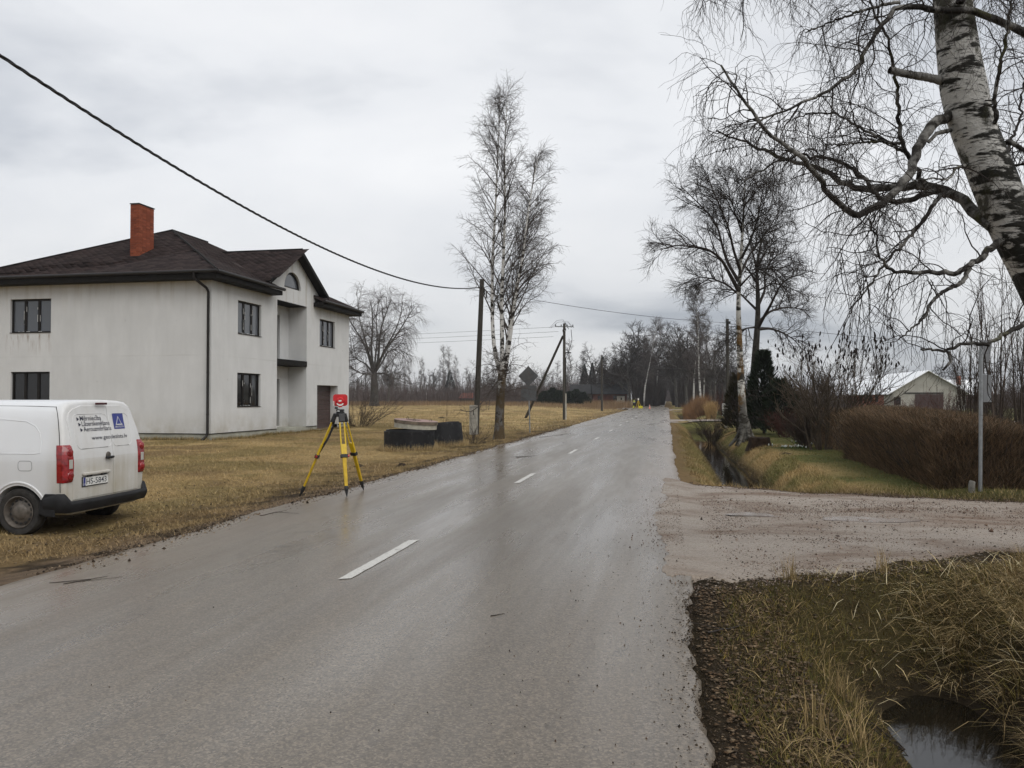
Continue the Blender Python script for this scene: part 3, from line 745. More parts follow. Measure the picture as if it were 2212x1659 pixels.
# ------------------------------------------------------------------ the van
g = NT('van_paint')
vx, vy, vz = g.sep()
dn = g.noise(2.2, g.mapped((1, 1, 0.5)), detail=6, rough=0.65)
low = g.ramp(vz, (0.30, 1.0), (0.85, 0.80), (1.3, 0.55), (1.75, 0.38))
rear = g.ramp(vy, (0.12, 1.0), (0.30, 0.25))
dirt = g.math('MULTIPLY', g.math('MULTIPLY', low, rear), g.ramp(dn, (0.25, 0.55), (0.70, 1.0)))
drip = g.noise(1.0, g.mapped((9, 9, 0.7)), detail=4)
dirt = g.math('MULTIPLY', dirt, g.ramp(drip, (0.3, 0.75), (0.7, 1.1)), True)
c = g.mix(dirt, (0.70, 0.715, 0.735), (0.33, 0.285, 0.195))
M_VAN = g.done(c, g.ramp(dirt, (0.0, 0.28), (0.6, 0.7)), 0.5)
M_BLACKP = flat('black_plastic', (0.014, 0.014, 0.015), 0.6, 0.4, 7, 0.25)
M_SEAM = NT('seam').done((0.02, 0.02, 0.02), 0.8)
M_TYRE = flat('tyre', (0.030, 0.028, 0.026), 0.85, 0.5, 9, 0.25)
M_RIM = flat('dusty_steel', (0.115, 0.10, 0.085), 0.5, 0.35, 14, 0.5, 0.3)
g = NT('red_lens'); g.b.inputs['Coat Weight'].default_value = 0.5
M_RED = g.done(g.ramp(g.noise(18, detail=2), (0.35, (0.15, 0.005, 0.008)), (0.65, (0.30, 0.013, 0.015))), 0.16, 0.5)
M_LENS = NT('clear_lens').done((0.42, 0.42, 0.38), 0.2, 0.5)
M_PLATE = flat('plate_white', (0.66, 0.66, 0.63), 0.45, 0.1, 12)
M_BLUE = NT('sign_blue').done((0.028, 0.040, 0.20), 0.4, 0.4)
M_INK = NT('ink').done((0.020, 0.022, 0.040), 0.5, 0.3)
M_VGLASS = NT('van_glass').done((0.012, 0.014, 0.015), 0.05, 0.5)
van = thing('van', 'white panel van with dusty rear doors and blue-and-black lettering parked on the verge', 'van', (-7.85, 10.09, -0.205), rad(93.3))
PZ = [.26, .26, .29, .40, .55, .75, .95, 1.08, 1.16, 1.25, 1.38, 1.52, 1.63, 1.715, 1.765, 1.785, 1.795, 1.80]
PX = [0, .70, .80, .865, .885, .895, .90, .895, .878, .858, .832, .800, .765, .71, .62, .48, .25, 0]
def hwid(z): return float(np.interp(z, PZ[2:], PX[2:]))
def tilt(z): return 0.135 * float(sstep(0.92, 1.85, z))
SEC = [(0.0, 1.80, .05, 1), (.010, 1.80, .026, 1), (.035, 1.80, .008, 1), (.09, 1.80, 0, 1), (.3, 1.80, 0, 1), (.62, 1.8, 0, 1), (1.0, 1.8, 0, 1), (1.5, 1.8, 0, 1), (2.0, 1.8, 0, 1), (2.45, 1.79, 0, 1), (2.7, 1.75, 0, 1), (2.9, 1.64, 0, 1), (3.15, 1.44, 0, 1), (3.4, 1.23, 0, .995), (3.6, 1.11, 0, .985), (3.85, 1.05, 0, .965), (4.1, .97, 0, .92), (4.24, .88, 0, .87), (4.33, .76, 0, .8), (4.38, .6, .03, .72)]
vs, rings = [], []
for (y, T, ins, ws) in SEC:
    piv = min(1.08, T - .2); ring = []
    for side in (-1, 1):
        for k in (range(len(PZ)) if side < 0 else range(len(PZ) - 2, 0, -1)):
            x, z = PX[k], PZ[k]
            if z > piv: z = piv + (z - piv) * (T - piv) / (1.8 - piv)
            if ins:
                zc = .95; x = max(0, x - ins) if x > .01 else 0; z = z - ins * (1 if z > 1.5 else -.6 if z < .35 else 0)
            yy = y + tilt(PZ[k]) * max(0, 1 - y / .6)
            ring.append(len(vs)); vs.append((side * x * ws, yy, z))
    rings.append(ring)
fs = []
n = len(rings[0])
for a, b in zip(rings, rings[1:]):
    for k in range(n): fs.append((a[k], a[(k + 1) % n], b[(k + 1) % n], b[k]))
m = len(PZ)
for ring in (rings[0], rings[-1]):
    L = ring[:m]; Rr = [ring[0]] + ring[m:][::-1] + [ring[m - 1]]
    for k in range(m - 1):
        q = [L[k], L[k + 1], Rr[k + 1], Rr[k]]
        q = [v for i, v in enumerate(q) if v not in q[:i]]
        if len(q) >= 3: fs.append(tuple(q))
bme = MB().add(vs, fs, None, True).mesh('body')
body = link('body', bme, M_VAN, van)
cut = MB()
for y in (.66, 3.38):
    for s in (-1, 1): cut.tube([(s * .42, y, .30), (s * 1.2, y, .30)], .365, 40)
cme = cut.mesh('cut'); cob = link('cut', cme)
body.parent = None
bo = body.modifiers.new('arch', 'BOOLEAN'); bo.object = cob; bo.operation = 'DIFFERENCE'; bo.solver = 'EXACT'
bpy.context.view_layer.update()
nm = bpy.data.meshes.new_from_object(body.evaluated_get(bpy.context.evaluated_depsgraph_get()))
body.modifiers.clear(); body.data = nm; body.parent = van
nm.materials.clear(); nm.materials.append(M_VAN)
nm.polygons.foreach_set('use_smooth', np.ones(len(nm.polygons), bool)); nm.set_sharp_from_angle(angle=rad(38))
bpy.data.objects.remove(cob)
def rface(x, z, off): return (x, tilt(z) - off, z)
def side_pt(y, z, off=0.0): return (-(hwid(z) + off), y + tilt(z) * max(0, 1 - y / .6), z)
# rear doors
def door(x0, x1, name):
    zs = list(np.linspace(.46, 1.72, 26)); d = MB(); f, bk = [], []
    for z in zs:
        lim = hwid(z) - .085 - (0.20 * max(0, (z - 1.58) / .16) ** 2.2)
        if z > 1.70: lim -= .05
        a, b = max(x0, -lim), min(x1, lim)
        f.append((rface(a, z, .010), rface(b, z, .010))); bk.append((rface(a, z, -.02), rface(b, z, -.02)))
    vv, ff = [], []
    for (p, q), (r, s_) in zip(f, bk): vv += [p, q, r, s_]
    for i in range(len(zs) - 1):
        o_, w_ = 4 * i, 4 * i + 4
        ff += [(o_, o_ + 1, w_ + 1, w_), (o_ + 2, o_, w_, w_ + 2), (o_ + 1, o_ + 3, w_ + 3, w_ + 1)]
    ff += [(0, 2, 3, 1), (len(vv) - 4, len(vv) - 3, len(vv) - 1, len(vv) - 2)]
    d.add(vv, ff, None, False)
    return d.build(name, M_VAN, van, .006)
dl_, dr_ = door(-.72, .125, 'rear_door'), door(.137, .72, 'rear_door')
def rrect(x0, x1, z0, z1, r, n=6):
    out = []
    for cx, cz, a0 in ((x1 - r, z1 - r, 0), (x0 + r, z1 - r, 90), (x0 + r, z0 + r, 180), (x1 - r, z0 + r, 270)):
        out += [(cx + r * math.cos(rad(a0 + 90 * k / n)), cz + r * math.sin(rad(a0 + 90 * k / n))) for k in range(n + 1)]
    return out
def bead(pts, r, mat, name, parent, closed=True):
    b = MB(); b.tube(pts + ([pts[0]] if closed else []), r, 6); return b.build(name, mat, parent)
bead([rface(x, z, .010) for x, z in rrect(-.62, .115, 1.13, 1.60, .09)][:], .005, M_VAN, 'panel_bead', dl_)
bead([rface(x, z, .010) for x, z in rrect(.147, .60, 1.13, 1.60, .09)], .005, M_VAN, 'panel_bead', dr_)
h = MB(); h.tube([rface(-.07, .985, .035), rface(-.04, .985, .05), rface(.06, .985, .05), rface(.09, .985, .035)], .018, 10); h.build('door_handle', M_BLACKP, dl_)
h = MB(); h.lathe([(.0, .0), (.05, .0), (.045, .012), (0, .014)], (0, 0, 0), 20, Matrix.Translation(rface(.01, 1.015, .0105)) @ Matrix.Rotation(rad(90), 4, 'X')); h.build('lock_recess', M_RIM, dl_)
h = MB(); h.box((-.27, -.034, .79), (.56, .045, .04)); h.build('plate_light_bar', M_VAN, dl_, .012)
for xx in (-.42, -.12):
    h = MB(); h.box((xx, -.03, .765), (.09, .03, .03)); h.build('plate_light', M_BLACKP, dl_, .004)
p = MB(); p.box((-.285, -.018, .685), (.545, .012, .135)); plate = p.build('number_plate', M_BLACKP, van, .004)
p = MB(); p.box((-.285, -.026, .687), (.525, .006, .115)); p.build('plate_face', M_PLATE, plate)
p = MB(); p.box((-.525, -.0295, .687), (.042, .003, .113)); p.build('plate_strip', M_BLUE, plate)
def rear_text(body_, x, z, width=None, height=None, mat=M_INK, off=.0145, parent=None):
    me = text_mesh(body_, width, height); o = link('lettering', me, mat, parent)
    me.materials.clear(); me.materials.append(mat)
    co = np.empty(len(me.vertices) * 3, np.float32); me.vertices.foreach_get('co', co); co = co.reshape(-1, 3)
    me.vertices.foreach_set('co', np.array([rface(x + p_[0], z + p_[1], off) for p_ in co], np.float32).ravel()); me.update()
    return o
rear_text('HS-5843', -.485, .647, .43, .078, M_INK, .0305, plate)
rear_text('LV', -.543, .64, .034, .028, M_PLATE, .0325, plate)
for s_, x, z, w in (('M\u0113rniec\u012bba', -.475, 1.515, .45), ('L\u0101zersken\u0113\u0161ana', -.455, 1.440, .60), ('Aerouzm\u0113r\u012b\u0161ana', -.435, 1.365, .60)):
    rear_text(s_, x, z, w, .068, parent=van)
    a = MB(); a.poly([rface(x - .065, z - .006, .0135), rface(x - .015, z + .022, .0135), rface(x - .065, z + .05, .0135)]); a.build('arrow_mark', M_INK, van)
rear_text('www.geodezists.lv', -.30, 1.245, .80, .075, parent=van)
lg = MB(); lg.poly([rface(x, z, .0132) for x, z in ((.235, 1.375), (.485, 1.375), (.485, 1.49), (.485, 1.60), (.235, 1.60), (.235, 1.49))]); lg = lg.build('emblem', M_BLUE, van)
for a, b, r in (((.30, 1.445), (.36, 1.555), .0035), ((.36, 1.555), (.42, 1.445), .0035), ((.285, 1.437), (.435, 1.437), .008)):
    q = MB(); q.tube([rface(*a, .0145), rface(*b, .0145)], r, 5); q.build('emblem_line', M_PLATE, lg)
rear_text('GEOD\u0112ZISTS', .262, 1.395, .195, .03, M_PLATE, .0145, lg)
# lights
for s in (-1, 1):
    t = MB(); pr_ = []
    zs = np.linspace(.70, 1.20, 13); vv, ff = [], []
    for z in zs:
        xo, xi = hwid(z) + .004, .725 - .02 * math.sin((z - .7) / .5 * PI)
        e_ = .03 * (1 if .705 < z < 1.195 else .3)
        vv += [(s * xo, .10 + tilt(z), z), (s * (xo - .004), .02 + tilt(z), z), (s * (xo - .05), -e_ + tilt(z), z), (s * (xi + .03), -e_ + tilt(z), z), (s * xi, .005 + tilt(z), z)]
    for i in range(len(zs) - 1):
        for k in range(4): ff.append((5 * i + k, 5 * i + k + 1, 5 * i + k + 6, 5 * i + k + 5))
    ff += [(0, 1, 2, 3, 4), tuple(len(vv) - 5 + k for k in range(5))[::-1]]
    t.add(vv, ff); tl_ = t.build('tail_light', M_RED, van, .006)
    for z in (1.10, .795):
        b_ = MB(); b_.lathe([(.06, 0), (.054, .010), (.032, .016), (0, .018)], (0, 0, 0), 20, Matrix.Translation((s * .80, -.028 + tilt(z), z)) @ Matrix.Rotation(rad(90), 4, 'X')); b_.build('round_lens', M_RED, tl_)
    b_ = MB(); b_.box((s * .795, -.029, .945), (.07, .010, .12)); b_.build('reversing_lens', M_LENS, tl_, .004)
b_ = MB(); b_.box((-.02, .088, 1.745), (.24, .03, .032), None); b_.build('brake_light', NT('dark_red_lens').done((0.06, .006, .008), .2), van, .01)
# bumper
path = [(-.90, .285), (-.905, .10), (-.89, .0), (-.83, -.07), (-.4, -.105), (0, -.11), (.4, -.105), (.83, -.07), (.89, 0), (.905, .10), (.90, .285)]
vv, ff = [], []
for i, (x, y) in enumerate(path):
    e_ = min(i, len(path) - 1 - i)
    zt = .455 if e_ >= 3 else .56 if e_ >= 1 else .52
    nx_, ny_ = (x / .9 if abs(x) > .6 else 0), (-1 if e_ >= 3 else -.4 if e_ == 2 else 0)
    L_ = math.hypot(nx_, ny_) or 1; nx_, ny_ = nx_ / L_, ny_ / L_
    for d, z in ((-.05, zt), (0.0, zt), (.022, zt - .03), (.022, .41), (0.008, .36), (-.02, .305), (-.08, .295)): vv.append((x + nx_ * d, y + ny_ * d, z))
for i in range(len(path) - 1):
    for k in range(6): ff.append((7 * i + k, 7 * i + k + 1, 7 * i + k + 8, 7 * i + k + 7))
bp = MB().add(vv, ff, None, True).mesh('bumper'); bp.set_sharp_from_angle(angle=rad(50)); link('bumper', bp, M_BLACKP, van)
for s in (-1, 1):
    k_ = MB(); k_.prism([(s * .88, .285, .26), (s * .885, .36, .30), (s * .89, .33, .46), (s * .895, .26, .56), (s * .89, .12, .56), (s * .89, .12, .26)], (s * .018, 0, 0)); k_.build('bumper_end', M_BLACKP, van, .006)
    k_ = MB(); k_.prism([(s * .87, 1.06, .24), (s * .87, 2.98, .24), (s * .885, 2.98, .36), (s * .885, 1.06, .36)], (s * .018, 0, 0)); k_.build('side_skirt', M_BLACKP, van, .006)
u_ = MB(); u_.box((0, 2.2, .33), (1.5, 3.5, .20)); u_.build('underbody', M_SEAM, van)
f_ = MB(); f_.box((0, 4.33, .42), (1.35, .16, .30)); f_.build('front_bumper', M_BLACKP, van, .05)
# seams and pressings on the side facing the road
def seam(pts, name='panel_seam', r=.0045, mat=M_SEAM): return bead([side_pt(y, z, .0005) for y, z in pts], r, mat, name, van, False)
seam([(.055, 1.20), (.06, 1.36), (.075, 1.52), (.10, 1.62), (.16, 1.70)]); seam([(.055, .70), (.055, .58)])
seam([(.15, 1.705), (.6, 1.715), (1.2, 1.72), (2.3, 1.72)], 'roof_seam', .004)
pp = [(1.95, 1.535), (.95, 1.535), (.62, 1.51), (.46, 1.45), (.37, 1.36), (.34, 1.22), (.345, 1.10)]
seam(pp, 'panel_bead', .005, M_VAN); seam([(.345, 1.10), (.42, 1.085), (1.95, 1.085)], 'panel_bead', .005, M_VAN)
fd = rrect(.46, .66, .86, .99, .04, 4); bead([side_pt(y, z, .001) for y, z in fd], .002, M_SEAM, 'fuel_flap', van)
al = [(.66 + .405 * math.cos(a), .30 + .405 * math.sin(a)) for a in np.linspace(rad(12), rad(168), 24)]
bead([side_pt(y, z, .0) for y, z in al], .014, M_VAN, 'wheel_arch', van, False)
for s in (-1, 1):
    wq = MB(); wq.poly([(s * (hwid(z) + .004), y, z) for y, z in ((2.25, 1.10), (3.05, 1.10), (2.78, 1.50), (2.45, 1.58), (2.25, 1.58))]); wq.build('side_window', M_VGLASS, van)
    m_ = MB(); m_.box((s * .99, 3.0, 1.12), (.16, .1, .2)); m_.build('mirror', M_BLACKP, van, .03)
    hl = MB(); hl.box((s * .66, 4.17, .86), (.3, .14, .16)); hl.build('headlight', M_LENS, van, .04)
ws_ = MB(); ws_.poly([(-.70, 2.93, 1.625), (.70, 2.93, 1.625), (.80, 3.50, 1.175), (-.80, 3.50, 1.175)]); ws_.build('windscreen', M_VGLASS, van)
# wheels
for s in (-1, 1):
    for y in (.66, 3.38):
        Mx = Matrix.Translation((s * .80, y, .31)) @ Matrix.Rotation(s * rad(90), 4, 'Y')
        w = MB(); w.lathe([(.205, -.09), (.25, -.095), (.295, -.085), (.312, -.06), (.315, 0), (.312, .06), (.295, .085), (.25, .092), (.225, .080), (.205, .075)], (0, 0, 0), 44, Mx)
        wh = w.build('wheel', M_TYRE, van)
        w = MB(); w.lathe([(.21, .078), (.214, .088), (.205, .09), (.19, .05), (.182, .02), (.165, .025), (.13, .045), (.105, .052), (.10, .06), (.07, .072), (.02, .075), (0, .076)], (0, 0, 0), 40, Mx)
        w.build('rim', M_RIM, wh)
        w = MB()
        for k in range(14):
            a = 2 * PI * k / 14
            w.lathe([(.0, .0), (.017, .0), (.017, .004), (0, .004)], (0, 0, 0), 8, Mx @ Matrix.Translation((.152 * math.cos(a), .152 * math.sin(a), .0345)) @ Matrix.Rotation(a, 4, 'Z') @ Matrix.Diagonal((1.0, 1.25, 1, 1)))
        w.build('rim_hole_disc', M_SEAM, wh)['kind'] = 'stuff'  # dark discs laid on the rim in place of open, shaded holes

# ------------------------------------------------------------------ surveying tripod with its target
M_YEL = flat('tripod_yellow', (0.60, 0.40, 0.008), 0.4, 0.12, 12, 0.5)
M_YEL2 = flat('tripod_yellow_worn', (0.50, 0.32, 0.008), 0.5, 0.2, 12, 0.4)
M_TBLK = flat('tripod_black', (0.016, 0.016, 0.017), 0.5, 0.3, 12, 0.4)
M_TRED = flat('target_red', (0.52, 0.020, 0.024), 0.35, 0.1, 12, 0.5)
M_TWHT = flat('target_white', (0.78, 0.76, 0.72), 0.5, 0.05, 12)
M_TGRY = flat('tribrach_grey', (0.42, 0.43, 0.42), 0.4, 0.1, 12, 0.5)
feet = [Vector((-5.08, 12.15, road_z(-5.08))), Vector((-5.17, 13.10, road_z(-5.17))), Vector((-6.02, 12.40, -0.02))]
hd = Vector(on_y(735, 893, 12.52)); hd = Vector((hd.x, hd.y, 1.36))
trip = thing('tripod', 'yellow surveying tripod holding a red reflector target at the edge of the road', 'tripod', (hd.x, hd.y, 0))
def T(p): return Vector(p) - Vector((hd.x, hd.y, 0))
hp = MB(); hp.lathe([(0, -.05), (.085, -.05), (.09, -.03), (.09, .0), (.075, .012), (0, .012)], (0, 0, 1.36), 24); hp.build('head', M_TBLK, trip)
for f0 in feet:
    d = (f0 - hd); dh = Vector((d.x, d.y, 0)).normalized(); lat = Vector((0, 0, 1)).cross(dh)
    top = Vector((hd.x, hd.y, 1.335)) + dh * .085; ax = (f0 - top); q = lambda t, o=0.0: T(top + ax * t + lat * o)
    nrm = lat.cross(ax).normalized()
    lg_ = MB(); lg_.bar(q(-.02), q(.085), .10, .055, up=nrm); leg = lg_.build('leg', M_TBLK, trip, .006)
    for o_ in (-.035, .035):
        r_ = MB(); r_.tube([q(.07, o_), q(.38, o_ * 1.1)], .0125, 8); r_.build('leg_rod', M_YEL, leg)
    r_ = MB(); r_.bar(q(.36), q(.515), .095, .035, up=nrm, w2=.085); r_.build('leg_socket', M_YEL, leg, .004)
    r_ = MB(); r_.bar(q(.485), q(.525), .115, .062, up=nrm); r_.tube([q(.505, .05), q(.505, .09)], .012, 8); r_.build('clamp', M_TBLK, leg, .004)
    r_ = MB(); r_.tube([q(.505, .06), q(.505, .082)], .02, 8); r_.build('clamp_screw', M_TRED, leg)
    r_ = MB(); r_.bar(q(.52), q(.89), .066, .03, up=nrm, w2=.05); r_.build('leg_slide', M_YEL2, leg, .004)
    r_ = MB(); r_.tube([q(.87), q(.91), q(.95), q(1.0)], [.03, .033, .022, .004], 8); r_.bar(q(.905), T(top + ax * .905 + dh * .07), .03, .012); r_.build('spike', M_TBLK, leg)
st = MB()
f3 = feet[2]; d3 = Vector((f3.x - hd.x, f3.y - hd.y, 0)).normalized(); top3 = Vector((hd.x, hd.y, 1.335)) + d3 * .085; ax3 = f3 - top3
sp = [T(top3 + ax3 * t + d3 * -o_) for t, o_ in ((.06, .02), (.15, .05), (.28, .05), (.40, .02), (.5, -.01))]
for a, b in zip(sp, sp[1:]): st.bar(a, b, .035, .006, up=(0, 1, 0))
st.build('strap', M_TBLK, trip)
tb = MB(); tb.lathe([(0, 0), (.07, 0), (.075, .01), (.06, .02), (.07, .05), (.065, .062), (0, .062)], (0, 0, 1.373), 3 * 8); tb.build('tribrach', M_TBLK, trip)
for k in range(3):
    a = 2 * PI * k / 3 + .4; s_ = MB(); s_.lathe([(0, 0), (.022, 0), (.022, .025), (0, .025)], (.06 * math.cos(a), .06 * math.sin(a), 1.395), 10); s_.build('levelling_screw', M_TGRY, trip)
cr_ = MB(); cr_.lathe([(0, 0), (.052, 0), (.05, .03), (.025, .04), (.022, .09), (.018, .14), (0, .14)], (0, 0, 1.436), 20); cr_.build('carrier', M_TGRY, trip)
kn = MB(); kn.tube([(-.03, -.03, 1.455), (-.075, -.05, 1.462)], .017, 8); kn.build('knob', M_TBLK, trip)
fdir = Vector((-hd.x, -hd.y, 0)).normalized()               # the target faces roughly along the road to the camera
ang = math.atan2(fdir.x, -fdir.y) * 0.85
Mt = Matrix.Rotation(ang, 4, 'Z')
def tpt(x, z, y=0): return Mt @ Vector((x, y, z))
ZT = 1.565
tp = MB(); o_ = rrect(-.118, .118, ZT - .075, ZT + .12, .045, 5)
o_ = [p_ for p_ in o_]
tp.prism([tuple(tpt(x, z, -.006)) for x, z in o_], tuple(Mt @ Vector((0, .014, 0)))); tgt = tp.build('target_plate', M_TRED, trip)
y_ = MB()
pts_ = [(.085 * math.cos(a), ZT + .01 + .085 * math.sin(a)) for a in np.linspace(rad(180), rad(360), 13)]
y_.tube([tpt(x, z, -.022) for x, z in pts_], .013, 8); y_.tube([tpt(0, ZT - .075, -.022), tpt(0, ZT - .13, -.005)], [.03, .024], 10); y_.build('yoke', M_TRED, trip)
pm = MB(); pm.lathe([(0, 0), (.062, 0), (.062, .03), (.05, .045), (0, .047)], (0, 0, 0), 24, Mt @ Matrix.Translation((0, -.004, ZT + .01)) @ Matrix.Rotation(rad(90), 4, 'X')); pm.build('prism_housing', M_TRED, tgt)
w_ = MB()
oa = [(.06 * math.cos(a), ZT - .018 + .055 * math.sin(a)) for a in np.linspace(rad(200), rad(340), 9)]; ia = [(.045 * math.cos(a), ZT - .01 + .03 * math.sin(a)) for a in np.linspace(rad(340), rad(200), 9)]
w_.prism([tuple(tpt(x, z, -.040)) for x, z in oa + ia], tuple(Mt @ Vector((0, .004, 0)))); w_.build('white_mark', M_TWHT, tgt)
for x, z, sx, sz in ((0, ZT + .01, .045, .02), (-.105, ZT - .03, .016, .075)):
    w_ = MB(); w_.prism([tuple(tpt(x + a * sx / 2, z + b * sz / 2, -.054 if x == 0 else -.0095)) for a, b in ((-1, -1), (1, -1), (1, 1), (-1, 1))], tuple(Mt @ Vector((0, .003, 0)))); w_.build('white_mark', M_TWHT, tgt)

# ------------------------------------------------------------------ concrete well rings beside the road
g = NT('bitumen_coating')
c = g.mix(g.ramp(g.noise(5, g.mapped((1, 1, 0.6)), detail=6, rough=0.7), (0.56, 0.0), (0.74, 0.5)), (0.006, 0.006, 0.007), (0.13, 0.13, 0.135))
M_BITUM = g.done(c, g.ramp(g.noise(4), (0.3, 0.5), (0.7, 0.8)), 0.3)
M_CONC = flat('pale_concrete', (0.36, 0.34, 0.28), 0.9, 0.25, 6, 0.2, bump=0.3)
M_CONC2 = flat('stained_concrete', (0.13, 0.105, 0.08), 0.9, 0.5, 5, 0.2, bump=0.3)
M_LIDTOP = flat('reddish_concrete', (0.27, 0.185, 0.165), 0.8, 0.2, 5, 0.3, bump=0.3)
p1 = gpt(884, 979, -.12); vd = np.array([p1[0], p1[1], 0]); vd /= np.linalg.norm(vd)
c1 = p1 + vd * .80
prof = [(.82, -.1), (.82, .66), (.76, .66), (.75, .71), (.68, .71), (.68, -.1)]
r1 = thing('well_ring', 'upright black bitumen-coated concrete well ring under the round lid', 'well ring', (c1[0], c1[1], float(height(c1[0], c1[1])) - .02))
MB().lathe(prof, n=56, closed=True).build('ring_wall', M_BITUM, r1)
p2 = gpt(956, 969, -.1); c2 = p2 + vd * 1.05
r2 = thing('well_ring', 'tilted black bitumen-coated concrete well ring leaning beside the lidded one', 'well ring', (c2[0], c2[1], float(height(c2[0], c2[1])) - .03))
r2.rotation_euler = (rad(-3), rad(-6.5), 0)
MB().lathe([(.80, -.1), (.79, .74), (.73, .74), (.72, .79), (.65, .79), (.65, -.1)], n=56, closed=True).build('ring_wall', M_BITUM, r2)
cl = c1 + RGT * .20 + vd * .12
zt = float(r1.location.z)
r3 = thing('spacer_ring', 'pale concrete spacer ring between the black well ring and the lid', 'well ring', (cl[0], cl[1], zt + .755)); r3.rotation_euler = (rad(1.5), rad(4.2), rad(10))
MB().lathe([(.70, 0), (.70, .15), (.50, .15), (.50, 0)], n=56, closed=True).build('ring_wall', M_CONC, r3)
r4 = thing('manhole_slab', 'round concrete well lid with an open manhole and reddish top', 'well lid', (cl[0] + .02, cl[1], zt + .905)); r4.rotation_euler = (rad(1.5), rad(4.2), rad(10))
MB().lathe([(.72, 0), (.72, .105)], n=56).lathe([(.30, .105), (.30, 0), (.72, 0)], n=56).build('lid_edge', M_CONC2, r4)
t_ = MB()
a_, b_ = [(.72 * math.cos(2 * PI * k / 56), .72 * math.sin(2 * PI * k / 56), .105) for k in range(56)], [(-.10 + .27 * math.cos(2 * PI * k / 56), .08 + .27 * math.sin(2 * PI * k / 56), .105) for k in range(56)]
t_.add(a_ + b_, [(k, (k + 1) % 56, 56 + (k + 1) % 56, 56 + k) for k in range(56)]); 
b2 = [(x, y, 0) for x, y, z in b_]
t_.add(b_ + b2, [(k, (k + 1) % 56, 56 + (k + 1) % 56, 56 + k) for k in range(56)])
t_.build('lid_top', M_LIDTOP, r4)
for x, y in ((-.35, .45), (.0, -.42), (.48, .0)):
    h = MB(); h.tube([(x - .03, y, .10), (x - .03, y, .15), (x - .015, y, .17), (x + .015, y, .17), (x + .03, y, .15), (x + .03, y, .10)], .007, 6); h.build('lifting_loop', M_GUTTER, r4)

# ------------------------------------------------------------------ poles and wires
g = NT('weathered_pole')
c = g.ramp(g.noise(1.0, g.mapped((14, 14, 0.6)), detail=5, rough=0.6), (0.3, (0.030, 0.027, 0.022)), (0.7, (0.085, 0.078, 0.066)))
M_POLE = g.done(c, 0.9, 0.2)
M_WIRE = NT('black_cable').done((0.012, 0.012, 0.012), 0.6)
M_GALV = flat('galvanised_steel', (0.26, 0.27, 0.275), 0.45, 0.15, 9, 0.5, 0.6)
M_SIGNBACK = flat('sign_back', (0.085, 0.088, 0.090), 0.55, 0.2, 5, 0.4)
M_FOOT = flat('pole_concrete', (0.38, 0.36, 0.31), 0.9, 0.2, 5, 0.2, bump=0.3)
M_BOX = flat('grey_box', (0.46, 0.45, 0.41), 0.6, 0.1, 8, 0.3)
def pole(label, x, y, h, r=.135, lean=(0, 0), name='utility_pole', group=None):
    z = float(height(x, y, False)); o = thing(name, label, 'pole', (x, y, z), 0, group)
    MB().tube([(0, 0, -.3), (lean[0] * .5, lean[1] * .5, h / 2), (lean[0], lean[1], h)], [r, r * .88, r * .75], 14).build('shaft', M_POLE, o)
    return o
po1 = pole('dark wooden pole on a pale concrete foot next to the three-stemmed birch', -8.95, 36.9, 7.35, .145, (.30, 0))
ft = MB(); ft.box((-.06, -.20, .50), (.36, .20, 1.75)); ft.build('concrete_foot', M_FOOT, po1, .01)
for z in (.75, 1.25):
    b_ = MB(); b_.box((-.06, -.305, z), (.37, .02, .012)); b_.build('strap_band', M_GALV, po1)
b_ = MB(); b_.box((-.04, -.303, 1.0), (.035, .01, .2)); b_.build('slot', M_SEAM, po1)
b_ = MB(); b_.tube([(.42, 0, 6.9), (.42, -.02, 6.6)], .03, 6); b_.tube([(.30, 0, 6.95), (.62, -.1, 6.98)], .015, 6); b_.tube([(.5, 0, 6.75), (.55, -.05, 6.45)], .03, 6); b_.build('cable_clamp', M_TBLK, po1)
po0 = pole('wooden pole on the verge behind the parked van', -8.95, 4.8, 7.3)
po2 = pole('braced wooden pole with crossarms and jumper wires in the dry field', -8.11, 63.4, 7.7)
MB().tube([(-3.95, 4.0, -.2), (-.12, .1, 6.7)], [.12, .09], 12).build('brace', M_POLE, po2)
for z, l, a in ((7.45, 1.5, .3), (7.1, 1.1, 1.9)):
    b_ = MB(); b_.bar((-l / 2 * math.cos(a), -l / 2 * math.sin(a), z), (l / 2 * math.cos(a), l / 2 * math.sin(a), z), .08, .08); ca = b_.build('crossarm', M_GALV, po2)
    for k in (-1, -.35, .35, 1):
        b_ = MB(); b_.lathe([(0, 0), (.035, 0), (.05, .04), (.03, .08), (.045, .11), (0, .14)], (k * l / 2 * .93 * math.cos(a), k * l / 2 * .93 * math.sin(a), z + .04), 8); b_.build('insulator', M_TBLK, ca)
for k, (dx, dz) in enumerate(((-1.0, .45), (-.9, .30), (.5, .35), (.65, .22))):
    b_ = MB(); b_.tube([(dx * 1.2, 0, 7.35), (dx * .6, 0, 7.5 + dz), (dx * .1, 0, 7.55 + dz), (.35, .1, 7.25)], .012, 5); b_.build('jumper_wire', M_WIRE, po2)
b_ = MB(); b_.tube([(.55, 0, 7.2), (.62, 0, 6.4), (.45, 0, 5.7), (.14, -.05, 4.9), (.14, -.08, 1.0)], .022, 6); b_.build('down_cable', M_WIRE, po2)
b_ = MB(); b_.box((.3, 0, 5.35), (.5, .06, .09)); b_.build('cable_bracket', M_TBLK, po2)
b_ = MB(); b_.box((.13, -.06, .9), (.10, .12, 2.4)); b_.build('cable_guard', M_FOOT, po2, .01)
po3 = pole('plain wooden pole farther along the field edge towards the avenue', -8.8, 109, 7.6, .15)
b_ = MB(); b_.box((.15, -.05, 7.2), (.25, .12, .35)); b_.build('cable_clamp', M_TBLK, po3)
